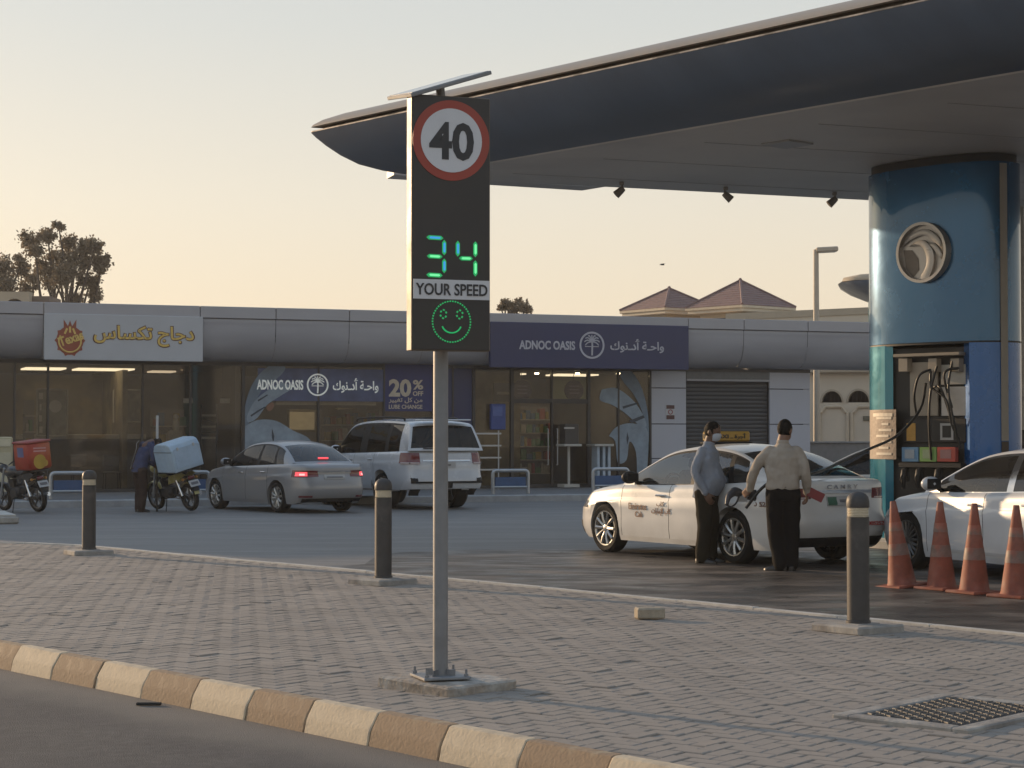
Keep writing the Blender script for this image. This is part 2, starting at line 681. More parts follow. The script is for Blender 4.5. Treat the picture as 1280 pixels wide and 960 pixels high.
def clip(poly, p, n):
    out = []
    for i in range(len(poly)):
        a, b = poly[i], poly[(i + 1) % len(poly)]
        da, db = (a - p).dot(n), (b - p).dot(n)
        if da >= 0:
            out.append(a)
        if da * db < 0:
            out.append(a + (b - a) * (da / (da - db)))
    return out


def paver_mb(poly, z, ch=0.007, h=0.05):
    """A paver from its outline (world points) with a chamfered top."""
    c = sum(poly, Vector()) / len(poly)
    n = len(poly)
    top = []
    for p in poly:
        d = (c - p)
        top.append(p + d.normalized() * min(ch * 1.4, d.length * 0.4))
    mb = MB()
    vs = [Vector((p.x, p.y, z - h)) for p in poly] + [Vector((p.x, p.y, z - ch * 0.7)) for p in poly] + [Vector((p.x, p.y, z)) for p in top]
    fs = [(i, (i + 1) % n, n + (i + 1) % n, n + i) for i in range(n)] + [(n + i, n + (i + 1) % n, 2 * n + (i + 1) % n, 2 * n + i) for i in range(n)] + [tuple(range(2 * n, 3 * n))]
    return mb.add(vs, fs)


gapj = 0.004
full, cut = [], []
o0 = at(900, 900)
R = 300
for i in range(-R, R):
    for j in range(-R, R):
        r = (i - j) % 4
        if r == 0:
            cx, cy, hx, hy = (i + 1.0) * PW, (j + 0.5) * PW, PW - gapj, PW / 2 - gapj
        elif r == 3:
            cx, cy, hx, hy = (i + 0.5) * PW, (j + 1.0) * PW, PW / 2 - gapj, PW - gapj
        else:
            continue
        c = o0 + pa * cx + pb_ * cy
        s, n = to_st(c)
        if n < -0.2 or n > 7.2 or s < EDGE_ST[0][0] or s > EDGE_ST[-1][0]:
            continue
        if c.y < 7.5:
            continue
        px = 640 + F_PX * c.x / c.y
        if px < -160 or px > 1500:
            continue
        en = edge_n(s)
        if n > en + 0.15:
            continue
        hx, hy = hx / 1.0, hy / 1.0
        if 0.16 < n < en - 0.16:
            full.append((c, r))
        else:
            poly = [c + pa * (sx * hx) + pb_ * (sy * hy) for sx, sy in ((-1, -1), (1, -1), (1, 1), (-1, 1))]
            poly = clip(poly, st(0, 0.006), NV)
            e0, e1 = edge_n(s - 0.3), edge_n(s + 0.3)
            pe0, pe1 = st(s - 0.3, e0 - 0.03), st(s + 0.3, e1 - 0.03)
            t = (pe1 - pe0).normalized()
            nn = Vector((-t.y, t.x, 0))
            if nn.dot(NV) > 0:
                nn = -nn
            poly = clip(poly, pe0, nn) if len(poly) > 2 else poly
            if len(poly) > 2:
                cut.append(poly)
vis = []
for c, r in full:
    px, py = 640 + F_PX * c.x / c.y, HORIZON + CAM_H * F_PX / c.y
    inside = 0 <= px <= 1280 and py <= 955
    vis.append((0 if inside else 1, c.length, c, r))
vis.sort(key=lambda t: (t[0], t[1]))
unit = [Vector((sx * (PW - gapj), sy * (PW / 2 - gapj), 0)) for sx, sy in ((-1, -1), (1, -1), (1, 1), (-1, 1))]
pm = paver_mb(unit, 0.0).mesh('paver', M_PAVER)


def paver_pose(c, r):
    z = 0.003 * noise.noise(c * 1.1) + random.uniform(-0.003, 0.003)
    if random.random() < 0.03:
        z += random.choice((-0.006, 0.006))
    return z, (random.gauss(0, 0.008), random.gauss(0, 0.008), PAV_ANG + (pi / 2 if r == 3 else 0) + random.gauss(0, 0.008))


for _, _, c, r in vis[:300]:
    z, rot = paver_pose(c, r)
    link('paver', pm, footpath, (c.x, c.y, z), rot)
rest = MB()
unit_mb = paver_mb(unit, 0.0)
for _, _, c, r in vis[300:]:
    z, rot = paver_pose(c, r)
    rest.join(unit_mb, Matrix.Translation((c.x, c.y, z)) @ Matrix.Rotation(rot[2], 4, 'Z') @ Matrix.Rotation(rot[0], 4, 'X') @ Matrix.Rotation(rot[1], 4, 'Y'))
for poly in cut:
    rest.join(paver_mb(poly, random.uniform(-0.004, 0.001)))
tag(rest.build('paving_field', M_PAVER, footpath), kind='stuff')

# pale edging stones between the footpath and the forecourt, lengths of about a metre
edging = MB()
es = [s for s, _ in EDGE_ST]
s = EDGE_ST[0][0]
while s < EDGE_ST[-1][0]:
    a, b = s, min(s + 0.99, EDGE_ST[-1][0])
    q = []
    for (ss, dn) in ((a, 0.0), (b, 0.0), (b, 0.085), (a, 0.085)):
        q.append(st(ss, edge_n(ss) - 0.022 + dn))
    edging.join(paver_mb(q, 0.016 + random.uniform(-0.003, 0.003), 0.006, 0.1))
    s += 1.0
tag(edging.build('path_edging', M_CONC_LIGHT), kind='structure')

# ------------------------------------------------------------------ raised manhole in the footpath
mL = at(1040, 893, 0.02)
ma = Vector((sin(radians(43)), cos(radians(43)), 0))
mbv = Vector((sin(radians(133)), cos(radians(133)), 0))
mh = thing('manhole_cover', 'ribbed iron manhole grating in a pale concrete frame set in the paving', 'manhole', (mL.x, mL.y, 0.0), atan2(ma.y, ma.x))
LA, LB_ = 1.17, 0.84
fr = MB()
for (x, y, sx, sy) in ((LA / 2, -0.05, LA, 0.1), (LA / 2, -LB_ + 0.05, LA, 0.1), (0.05, -LB_ / 2, 0.1, LB_ - 0.204), (LA - 0.05, -LB_ / 2, 0.1, LB_ - 0.204)):
    fr.box((x, y, 0.0), (sx, sy, 0.05), ch=0.008)
fr.build('frame', M_CONC, mh)
pl = MB()
pl.box((LA / 2, -LB_ / 2, -0.005), (LA - 0.206, LB_ - 0.206, 0.05), ch=0.004)
pl.build('cover', M_DARKMETAL, mh)
rb = MB()
nx_, ny_ = 22, 10
for i in range(nx_):
    for k in range(ny_):
        x = 0.125 + (LA - 0.25) * (i + 0.5) / nx_
        y = -0.125 - (LB_ - 0.25) * (k + 0.5) / ny_
        if abs(i - nx_ / 2 + 0.5) < 2 and abs(k - ny_ / 2 + 0.5) < 1.5:
            continue
        rb.box((x, y, 0.0205), (0.012, (LB_ - 0.25) / ny_ - 0.014, 0.014), M=Matrix.Rotation(0.5 if (i + k) % 2 else -0.5, 3, 'Z'))
rb.box((LA / 2, -LB_ / 2, 0.0225), (0.14, 0.16, 0.010), ch=0.003)
tag(rb.build('rib', pbr('worn_iron', (0.16, 0.155, 0.15), 0.5, 0.5, var=0.3, scale=15), mh), kind='stuff')

# ------------------------------------------------------------------ things lying about
bp_ = at(812, 774)
t = thing('loose_block', 'single loose concrete block lying out on the paving', 'block', (bp_.x, bp_.y, 0), 0.25)
mb = MB()
mb.box((0, 0, 0.052), (0.24, 0.13, 0.095), ch=0.012)
ripple(mb, 0.006, 14)
mb.build('block', pbr('loose_block_concrete', (0.34, 0.29, 0.22), 0.9, var=0.2, scale=12, bump=0.004, bscale=50), t)
t = thing('metal_strip', 'thin black strip lying on the road beside the kerb', 'strip', at(186, 882, -0.175), 0.0)
mb = MB()
mb.box((0, 0, 0.012), (0.16, 0.03, 0.018), ch=0.004)
mb.build('strip', M_BLACK, t)
# low kerb island at the far left of the forecourt
ip = at(24, 655, -0.045)
t = thing('kerb_island', 'low raised concrete island corner with pale top in the forecourt', 'kerb island', (ip.x, ip.y, -0.045), 0.36)
mb = MB()
mb.box((-1.6, 1.0, 0.07), (3.2, 2.0, 0.14), ch=0.03)
mb.build('island_body', M_CONC, t)
mb = MB()
mb.box((-1.61, 1.01, 0.155), (3.12, 1.92, 0.03), ch=0.01)
mb.build('island_top', M_CONC_LIGHT, t)


# ------------------------------------------------------------------ bollards
M_BOLL = pbr('bollard_grey_paint', (0.065, 0.061, 0.059), 0.55, 0.1, spec=0.3, var=0.16, scale=8, bump=0.001, bscale=50, col2=(0.16, 0.145, 0.13), c2scale=3, c2lo=0.55, c2hi=0.8)
M_BAND = pbr('bollard_lens', (0.62, 0.55, 0.42), 0.25, var=0.1, scale=10, coat=0.4)


def bollard():
    t = thing('bollard', '', 'bollard', group='bollards along the edge of the footpath')
    mb = MB()
    mb.lathe([(0.098, 0.06), (0.098, 0.085), (0.089, 0.09), (0.089, 0.905)], 28)
    mb.build('post', M_BOLL, t, 40)
    mb = MB()
    pr = [(0.078, 0.905)]
    for i in range(6):
        z = 0.908 + i * 0.0125
        pr += [(0.080, z), (0.088, z + 0.004), (0.088, z + 0.008), (0.080, z + 0.0115)]
    pr += [(0.078, 0.985)]
    mb.lathe(pr, 28)
    mb.build('light_band', M_BAND, t, 30)
    mb = MB()
    mb.lathe([(0.091, 0.983), (0.0925, 0.99), (0.092, 1.03), (0.084, 1.065), (0.062, 1.09), (0.03, 1.103), (0.002, 1.107)], 28)
    mb.build('cap', M_BOLL, t, 40)
    mb = MB()
    mb.box((0, 0, 0.024), (0.52, 0.52, 0.075), ch=0.014)
    ripple(mb, 0.012, 5)
    mb.box((0, 0, 0.062), (0.24, 0.24, 0.012), ch=0.003)
    mb.build('footing', M_CONC, t)
    return t


bo = bollard()
bos = [(111, 693, 'bollard standing nearest the motorcycle carrying a red delivery box'),
       (479, 730, 'bollard in front of the gap between the silver sedan and white SUV'),
       (1073, 789, 'largest bollard, in front of the taxi tail on a broken concrete footing')]
for i, (x, y, lb) in enumerate(bos):
    o = bo if i == 0 else copy_tree(bo)
    o.location = at(x, y)
    o.rotation_euler.z = (0.5, 0.75, 0.62)[i]
    o['label'] = lb

# ------------------------------------------------------------------ traffic cones
M_CONE = pbr('cone_faded_orange', (0.235, 0.06, 0.032), 0.7, var=0.3, scale=7, col2=(0.25, 0.115, 0.085), c2scale=4, c2lo=0.45, c2hi=0.75, bump=0.001, bscale=30)
M_CONE_BAND = pbr('cone_dirty_band', (0.185, 0.115, 0.092), 0.6, var=0.3, scale=9, col2=(0.33, 0.10, 0.06), c2scale=7)


def cone():
    t = thing('traffic_cone', '', 'traffic cone', group='traffic cones in a row beside the white saloon')
    mb = MB()
    prof = [(0.0 + 0.165, 0.03), (0.150, 0.05)]
    f = lambda z: lerp(0.150, 0.030, (z - 0.05) / 0.86)
    prof += [(f(z), z) for z in (0.2, 0.38, 0.56, 0.74, 0.905)] + [(0.024, 0.912), (0.022, 0.9)]
    mb.lathe(prof, 24, caps=False)
    mb.build('body', M_CONE, t, 50)
    for z0, z1 in ((0.345, 0.465), (0.60, 0.69)):
        mb = MB()
        mb.lathe([(f(z0) + 0.0005, z0 - 0.001), (f(z0) + 0.003, z0), (f(z1) + 0.003, z1), (f(z1) + 0.0005, z1 + 0.001)], 24, caps=False)
        mb.build('reflective_band', M_CONE_BAND, t, 50)
    mb = MB()
    mb.box((0, 0, 0.018), (0.42, 0.42, 0.036), ch=0.012)
    mb.build('base', M_CONE, t)
    return t


co = cone()
for i, (x, y, rz, tilt, lb) in enumerate(((1128, 734, 0.5, -0.105, 'faded orange traffic cone leaning over, nearest the taxi tail'),
                                          (1177, 737, 0.62, -0.012, 'upright orange cone right beside the leaning cone, before the white saloon'),
                                          (1218, 742, 0.55, 0.006, 'orange cone third along from the leaning cone, before the saloon front door'),
                                          (1270, 747, 0.7, 0.01, 'orange cone farthest from the leaning cone, cut by the picture edge'))):
    o = co if i == 0 else copy_tree(co)
    p = at(x, y, -0.045)
    o.location = p
    o.rotation_euler = (0, tilt, 0)
    o.rotation_mode = 'XYZ'
    o['label'] = lb
    for ch in o.children:
        ch.rotation_euler.z = rz


# ================================================================== speed sign
M_GALV = pbr('galvanised_steel', (0.22, 0.225, 0.235), 0.5, 0.35, var=0.16, scale=5, bump=0.0006, bscale=60)
M_PANEL = pbr('sign_black_face', (0.030, 0.026, 0.025), 0.42, var=0.15, scale=5, bump=0.0003, bscale=200)
M_PANEL_SIDE = pbr('sign_casing', (0.17, 0.14, 0.11), 0.5, 0.2, var=0.1, scale=5)
M_RED = pbr('sign_red', (0.34, 0.055, 0.035), 0.5, var=0.08)
M_WHITE = pbr('sign_white', (0.62, 0.62, 0.64), 0.5, var=0.05)
M_INK = pbr('sign_ink', (0.03, 0.03, 0.034), 0.5, var=0.05)
M_LED_G = pbr('led_green', (0.02, 0.2, 0.1), 0.4, emit=(0.02, 0.62, 0.16), estr=0.45)
M_LED_C = pbr('led_blue_core', (0.02, 0.15, 0.25), 0.4, emit=(0.05, 0.34, 0.85), estr=0.75)
M_LED_CORE = pbr('led_green_core', (0.3, 0.6, 0.4), 0.4, emit=(0.12, 0.85, 0.30), estr=0.8)
M_SOLAR = pbr('solar_glass', (0.30, 0.30, 0.30), 0.22, 0.2, var=0.2, scale=30, coat=0.5)

P = at(550.5, 861)
YAW = radians(20.0)
sign = thing('speed_sign', 'tall radar speed display on a grey pole showing limit 40 and green 34', 'speed sign', (P.x, P.y, 0), YAW)
sS = F_PX / P.y                                    # pixels per metre at the sign
PXM = sS * cos(YAW)


def sl_(px, py):                                   # picture -> sign face coordinates (x along the face, z)
    return (px - 562.5) / PXM, CAM_H + (HORIZON - py) / sS


mb = MB()
mb.tube([(0, 0, 0.08), (0, 0, 3.63)], 0.046, 24)
mb.build('pole', M_GALV, sign, 40)
mb = MB()
mb.box((0, 0, 0.078), (0.30, 0.30, 0.016), ch=0.003)
for a in range(4):
    an = a * pi / 2 + pi / 4
    mb.box((0.07 * cos(an), 0.07 * sin(an), 0.102), (0.06, 0.008, 0.04), M=Matrix.Rotation(an, 3, 'Z'))
mb.build('base_plate', M_GALV, sign)
for i, (x, y) in enumerate(((-0.125, -0.125), (0.125, -0.125), (-0.125, 0.125), (0.125, 0.125))):
    mb = MB()
    mb.lathe([(0.014, 0.085), (0.014, 0.10), (0.008, 0.102), (0.008, 0.128), (0.001, 0.13)], 6)
    mb.build('anchor_bolt', M_GALV, sign, loc=(x, y, 0))
mb = MB()
mb.box((0.05, 0.03, 0.018), (0.56, 0.66, 0.10), ch=0.012, M=Matrix.Rotation(0.42, 3, 'Z') @ Matrix.Rotation(0.02, 3, 'X'))
ripple(mb, 0.012, 7)
mb.build('footing', pbr('footing_concrete', (0.30, 0.255, 0.21), 0.95, var=0.3, scale=14, bump=0.01, bscale=28, col2=(0.36, 0.34, 0.31), c2scale=5), sign)
cyF = -0.21                                        # y of the display face
x0, _ = sl_(514.5, 0)
x1, _ = sl_(609.5, 0)
z1, z0 = sl_(0, 126)[1], sl_(0, 440)[1]
XC, ZC = (x0 + x1) / 2, (z0 + z1) / 2
mb = MB()
mb.box((XC, cyF + 0.05, ZC), (x1 - x0 + 0.004, 0.10, z1 - z0 + 0.004), ch=0.004)
mb.build('casing', M_PANEL_SIDE, sign)
mb = MB()
mb.box((XC, cyF - 0.002, ZC), (x1 - x0 - 0.008, 0.012, z1 - z0 - 0.008), ch=0.002)
mb.build('face_plate', M_PANEL, sign)
mb = MB()
for z in (z0 + 0.35, z1 - 0.35):
    mb.box((0, -0.07, z), (0.16, 0.03, 0.06), ch=0.004)
    mb.lathe([(0.052, -0.03), (0.052, 0.03)], 20, M=Matrix.Translation((0, 0, z)))
mb.build('bracket', M_GALV, sign)
yF = cyF - 0.009


def ring(mb, cx, cz, r0, r1, y, th, n=48, mi=0):
    rows = []
    for r, yy in ((r0, y), (r0, y - th), (r1, y - th), (r1, y)):
        rows.append([(cx + r * cos(2 * pi * k / n), yy, cz + r * sin(2 * pi * k / n)) for k in range(n)])
    mb.grid(rows, mi, close=True)


def disc(mb, cx, cz, r, y, th, n=48, mi=0):
    mb.prism([(cx + r * cos(2 * pi * k / n), cz + r * sin(2 * pi * k / n)) for k in range(n)], -y, -y + th, mi, Matrix(((1, 0, 0, 0), (0, 0, -1, 0), (0, 1, 0, 0), (0, 0, 0, 1))))


cx, cz = sl_(561.5, 181)
mb = MB()
disc(mb, cx, cz, 0.245, yF, 0.004)
mb.build('red_roundel', M_RED, sign)
mb = MB()
disc(mb, cx, cz, 0.195, yF - 0.0045, 0.003)
mb.build('white_disc', M_WHITE, sign)
t_ = flat_text('40', 0.285, 0.232, bold=0.028)
t_.build('digits', M_INK, sign, loc=(cx, yF - 0.0085, cz - 0.005))


def led_bar(mb, a, b, w, y):
    """a hexagonal light segment from a to b in face coordinates"""
    a, b = Vector((a[0], 0, a[1])), Vector((b[0], 0, b[1]))
    d = (b - a).normalized()
    n = Vector((-d.z, 0, d.x)) * w / 2
    pts = [a, a + d * w * 0.6 + n, b - d * w * 0.6 + n, b, b - d * w * 0.6 - n, a + d * w * 0.6 - n]
    top = [p + Vector((0, y - 0.004, 0)) for p in pts]
    bot = [p + Vector((0, y, 0)) for p in pts]
    k = len(pts)
    mb.add(top + bot, [tuple(range(k))] + [(i, (i + 1) % k, k + (i + 1) % k, k + i) for i in range(k)])


def seg(p, q, col):
    o = MB()
    led_bar(o, sl_(*p), sl_(*q), 0.026, yF)
    o = o.build('led_segment', M_LED_G, sign)
    c = MB()
    a, b = sl_(*p), sl_(*q)
    a2, b2 = (lerp(a[0], b[0], 0.16), lerp(a[1], b[1], 0.16)), (lerp(a[0], b[0], 0.84), lerp(a[1], b[1], 0.84))
    led_bar(c, a2, b2, 0.0125, yF - 0.0045)
    c.build('led_core', M_LED_CORE if col is M_LED_G else M_LED_C, o)


for p, q, c in (((531.5, 301.5), (552, 302), M_LED_C), ((553, 304), (553, 323), M_LED_C), ((532, 324.5), (551, 325), M_LED_G), ((553, 327), (553, 345), M_LED_C), ((531.5, 347.5), (551, 348), M_LED_G),
                ((569.5, 304.5), (569.5, 324), M_LED_C), ((571, 326), (588, 326), M_LED_G), ((591, 304.5), (591, 324), M_LED_G), ((591, 328), (591, 348), M_LED_G)):
    seg(p, q, c)
a, b = sl_(515.8, 377), sl_(608.3, 353)
mb = MB()
mb.box(((a[0] + b[0]) / 2, yF - 0.002, (a[1] + b[1]) / 2), (b[0] - a[0], 0.006, b[1] - a[1]))
mb.build('caption_plate', M_WHITE, sign)
t_ = flat_text('YOUR SPEED', (b[0] - a[0]) * 0.94, 0.072, bold=0.016)
t_.build('caption_lettering', M_INK, sign, loc=((a[0] + b[0]) / 2, yF - 0.0075, (a[1] + b[1]) / 2))
cx, cz = sl_(562, 404.5)
mb = MB()
for k in range(46):
    an = 2 * pi * k / 46
    mb.box((cx + 0.121 * cos(an), yF - 0.002, cz + 0.124 * sin(an)), (0.0085, 0.005, 0.0085), M=Matrix.Rotation(-an, 3, 'Y'))
mb.build('led_ring', M_LED_G, sign)
for sx in (-1, 1):
    mb = MB()
    for k in range(6):
        an = 2 * pi * k / 6 + 0.4
        mb.box((cx + sx * 0.052 + 0.019 * cos(an), yF - 0.002, cz + 0.045 + 0.025 * sin(an)), (0.009, 0.005, 0.011), M=Matrix.Rotation(-an, 3, 'Y'))
    mb.build('led_eye', M_LED_G, sign)
mb = MB()
mb.tube([(cx + 0.062 * sin(t), yF - 0.003, cz - 0.012 - 0.056 * cos(t)) for t in [lerp(-1.25, 1.25, k / 14) for k in range(15)]], 0.005, 6)
mb.build('led_mouth', M_LED_G, sign)
# solar module on the pole head, tipped up to the right
mb = MB()
Rm = Matrix.Rotation(radians(-18.5), 3, 'Y') @ Matrix.Rotation(radians(7), 3, 'X')
mb.box((-0.02, -0.02, 3.712), (0.54, 0.46, 0.024), ch=0.004, M=Rm)
mb.build('solar_frame', M_GALV, sign)
mb = MB()
mb.box((-0.02, -0.02, 3.713), (0.51, 0.43, 0.028), M=Rm)
mb.build('solar_cells', M_SOLAR, sign)
mb = MB()
mb.tube([(0, 0, 3.6), (0, 0, 3.65), (-0.01, -0.01, 3.705)], 0.028, 12)
mb.build('solar_bracket', M_GALV, sign)

# ================================================================== fuel canopy
M_SHELL = pbr('canopy_upper_shell', (0.34, 0.29, 0.235), 0.5, 0.1, var=0.06, scale=1.2)
M_UNDER = pbr('canopy_blue_shell', (0.070, 0.098, 0.145), 0.42, 0.0, var=0.12, scale=0.8, coat=0.15, bump=0.002, bscale=1.4, stretch=(0.5, 2.5, 1, -U_ANG))
M_SOFFIT = pbr('canopy_soffit', (0.60, 0.585, 0.56), 0.5, var=0.08, scale=0.7, col2=(0.52, 0.505, 0.49), c2scale=0.4)
M_GROOVE = pbr('canopy_groove', (0.12, 0.09, 0.06), 0.7)
M_LIP = pbr('canopy_lip_metal', (0.36, 0.31, 0.26), 0.45, 0.3, var=0.5, scale=3, col2=(0.14, 0.12, 0.10), c2scale=2.2, c2lo=0.48, c2hi=0.58)

PX0, PX1 = atd(0, 376, 1), 0
# facade direction of the shop = direction of the canopy end
BP0 = atd(0, 376, F_PX / 51.06)
BP1 = atd(1098, 403, F_PX / 42.9)
BU = Vector((BP1.x - BP0.x, BP1.y - BP0.y, 0)).normalized()
BM = Vector((-BU.y, BU.x, 0))
B_ANG = atan2(BU.y, BU.x)

ZE = 6.28
TIP = atd(386, 160, 29.6)
TIP.z = 0
LU, LBq = 25.0, 17.0
a_, b_ = -U, BU.copy()


def canopy_ring(inset, rad, z):
    """Outline of the canopy plan drawn in by `inset`, corners rounded."""
    sinA = abs(a_.x * b_.y - a_.y * b_.x)
    k = inset / sinA
    P0 = TIP + a_ * k + b_ * k
    c = [P0, P0 + b_ * (LBq - 2 * k), P0 + b_ * (LBq - 2 * k) + a_ * (LU - 2 * k), P0 + a_ * (LU - 2 * k)]
    out = []
    for i in range(4):
        p, prv, nxt = c[i], c[i - 1], c[(i + 1) % 4]
        d0, d1 = (prv - p).normalized(), (nxt - p).normalized()
        for t in range(9):
            t /= 8
            q0, q1 = p + d0 * rad, p + d1 * rad
            q = q0 * (1 - t) ** 2 + p * 2 * t * (1 - t) + q1 * t * t
            out.append((q.x, q.y, z))
        for t in range(1, 8):
            q = (p + d1 * rad).lerp(nxt - d1 * rad, t / 8)
            out.append((q.x, q.y, z))
    return out


can = thing('fuel_canopy', 'huge wing shaped filling station canopy with dark blue curved underside', 'canopy', (0, 0, 0))
mb = MB()
prof = [(0.05, 0.1, ZE + 0.035), (0.0, 0.1, ZE + 0.042), (0.015, 0.11, ZE + 0.075), (0.10, 0.14, ZE + 0.145), (0.28, 0.2, ZE + 0.225), (0.55, 0.3, ZE + 0.295), (1.0, 0.5, ZE + 0.37), (3.0, 0.8, ZE + 0.52)]
mb.grid([canopy_ring(*p) for p in prof], close=True)
mb.poly(canopy_ring(*prof[-1]))
mb.build('upper_shell', M_SHELL, can, 40)
mb = MB()
mb.grid([canopy_ring(0.05, 0.1, ZE + 0.036), canopy_ring(0.13, 0.12, ZE + 0.03), canopy_ring(0.13, 0.12, ZE - 0.035), canopy_ring(0.035, 0.1, ZE - 0.04)], close=True)
mb.build('groove', M_GROOVE, can)
mb = MB()
mb.grid([canopy_ring(0.034, 0.1, ZE - 0.018), canopy_ring(0.004, 0.1, ZE - 0.02), canopy_ring(0.0, 0.1, ZE - 0.040), canopy_ring(0.03, 0.1, ZE - 0.046)], close=True)
mb.build('drip_edge', M_LIP, can)
mb = MB()
lp = [(0.0, 0.1, ZE - 0.045), (0.04, 0.12, ZE - 0.12), (0.12, 0.18, ZE - 0.25), (0.24, 0.26, ZE - 0.41), (0.38, 0.4, ZE - 0.56), (0.56, 0.5, ZE - 0.66), (0.76, 0.6, ZE - 0.735), (0.92, 0.7, ZE - 0.765)]
mb.grid([canopy_ring(*p) for p in lp], close=True)
mb.build('blue_shell', M_UNDER, can, 60)
mb = MB()
mb.grid([canopy_ring(0.921, 0.7, ZE - 0.764), canopy_ring(0.96, 0.7, ZE - 0.78), canopy_ring(1.0, 0.7, ZE - 0.78)], close=True)
mb.poly(canopy_ring(1.0, 0.7, ZE - 0.78))
M_SEAM = pbr('soffit_seam_grey', (0.36, 0.35, 0.335), 0.6)
# raised seams of the soffit sheets
mb.build('soffit', M_SOFFIT, can)
ZS = ZE - 0.78                                     # soffit height
for k in range(1, 11):
    p = TIP + b_ * 2.0 + a_ * (2.0 * k)
    q = TIP + b_ * (LBq - 2.0) + a_ * (2.0 * k)
    mb = MB()
    d = (q - p).normalized()
    mb.box(((p.x + q.x) / 2, (p.y + q.y) / 2, ZS - 0.003), ((q - p).length, 0.012, 0.004), M=Matrix.Rotation(B_ANG, 3, 'Z'))
    mb.build('soffit_seam', M_SEAM, can)
# flush light housing in the soffit
lp_ = atd(984, 179, 26.3)
lp_ = ray(984, 179) * ((ZS - CAM_H) / ray(984, 179).z)
mb = MB()
mb.box((lp_.x, lp_.y, ZS - 0.012), (0.5, 0.5, 0.03), ch=0.006, M=Matrix.Rotation(U_ANG, 3, 'Z'))
mb.build('soffit_light', pbr('lamp_housing', (0.36, 0.36, 0.36), 0.4), can)
# box gutter under the far end
gq = [atd(488, 216, 31.2), atd(782, 230, 32.4)]
A3, B3 = Vector((gq[0].x, gq[0].y, 0)), Vector((gq[1].x, gq[1].y, 0))
gd = (B3 - A3).normalized()
gl = (B3 - A3).length
mb = MB()
zt = ZS + 0.42
gut_poly = [(0, zat(221, 31.2)), (0, zt), (gl, zt), (gl, zat(228, 32.4)), (gl * 0.83, zat(236, 32.2))]
mb.prism([(x, z) for x, z in gut_poly], -0.25, 0.25, 0, Matrix.Translation(A3) @ Matrix.Rotation(atan2(gd.y, gd.x), 4, 'Z') @ Matrix.Rotation(pi / 2, 4, 'X'))
mb.build('box_gutter', M_SOFFIT, can)

# floodlights under the far rim
M_LAMP = pbr('floodlight_grey', (0.24, 0.21, 0.18), 0.5, 0.3)
for i, (x, y, side) in enumerate(((777, 235, 1), (907, 240, -1), (1043, 248, 1))):
    Y = 29.75 + (x - 780) / 320.0 * 1.5
    p = atd(x, y - 7, Y)
    t = thing('floodlight', ('small floodlight under the canopy rim, closest to the box gutter', 'small floodlight at the middle of the canopy rim pointing away from the pylon', 'small floodlight under the canopy rim, closest to the blue pylon')[i], 'floodlight', (p.x, p.y, ZS - 0.01), 0, 'floodlights under the canopy rim')
    mb = MB()
    mb.box((0, 0, -0.02), (0.07, 0.07, 0.05), ch=0.006)
    mb.tube([(0, 0, -0.03), (0.02 * side, 0, -0.08)], 0.014, 8)
    mb.build('bracket', M_LAMP, t)
    mb = MB()
    Mx = Matrix.Translation((0.03 * side, 0, -0.09)) @ Matrix.Rotation(side * radians(48), 4, 'Y')
    mb.lathe([(0.03, -0.1 + 0.10), (0.045, 0.0), (0.055, -0.05), (0.062, -0.13), (0.066, -0.16), (0.05, -0.165)], 14, M=Mx)
    mb.build('lamp_head', M_LAMP, t, 40)

# ================================================================== blue pylon with the fuel pump
M_BLUE = pbr('pylon_blue_enamel', (0.003, 0.085, 0.205), 0.24, 0.55, var=0.08, scale=1.5, coat=0.7, bump=0.0012, bscale=3.0)
M_TEAL = pbr('pylon_teal_enamel', (0.025, 0.22, 0.32), 0.18, 0.4, var=0.08, scale=1.5, coat=0.6, bump=0.001, bscale=3.0)
M_STRIP = pbr('pylon_grey_strip', (0.32, 0.30, 0.27), 0.5, 0.1, var=0.1, scale=2)
M_PUMPIN = pbr('pump_dark_housing', (0.022, 0.021, 0.021), 0.55, var=0.2)
M_BEIGE = pbr('pump_beige_panel', (0.36, 0.31, 0.25), 0.5, var=0.1, scale=3)
M_HOSE = pbr('hose_rubber', (0.014, 0.014, 0.014), 0.45, var=0.2)

PYP = atd(1180, 545, 27.6)
PYL = Vector((PYP.x, PYP.y, -0.045))
pyl = thing('fuel_pylon', 'glossy blue oval pylon with a round metal emblem holding up the canopy', 'pylon', PYL, atan2(-U.y, -U.x))
# local: +x along the lane towards the camera, -y side is ... outward normal faces the lane (towards camera-left)
A_E, B_E, N_E = 1.20, 0.60, 2.5
OUT = -1.0 if (Matrix.Rotation(atan2(-U.y, -U.x), 3, 'Z') @ Vector((0, 1, 0))).dot(-NV) < 0 else 1.0


def ell(t, k=1.0):                                  # t in degrees: 0 = +x (near end), 90 = lane side
    c, s = cos(radians(t)), sin(radians(t))
    e = 2.0 / N_E
    return Vector((A_E * k * (1 if c > 0 else -1) * abs(c) ** e, OUT * B_E * k * (1 if s > 0 else -1) * abs(s) ** e, 0))


ZSEAM = zat(431, 27.6) + 0.045
ZTOP = ZS + 0.045


def wallp(mb, t0, t1, z0, z1, k=1.0, n=24, nz=6, mi=0):
    mb.grid([[ell(lerp(t0, t1, i / n), k) + Vector((0, 0, lerp(z0, z1, j / nz))) for i in range(n + 1)] for j in range(nz + 1)], mi)


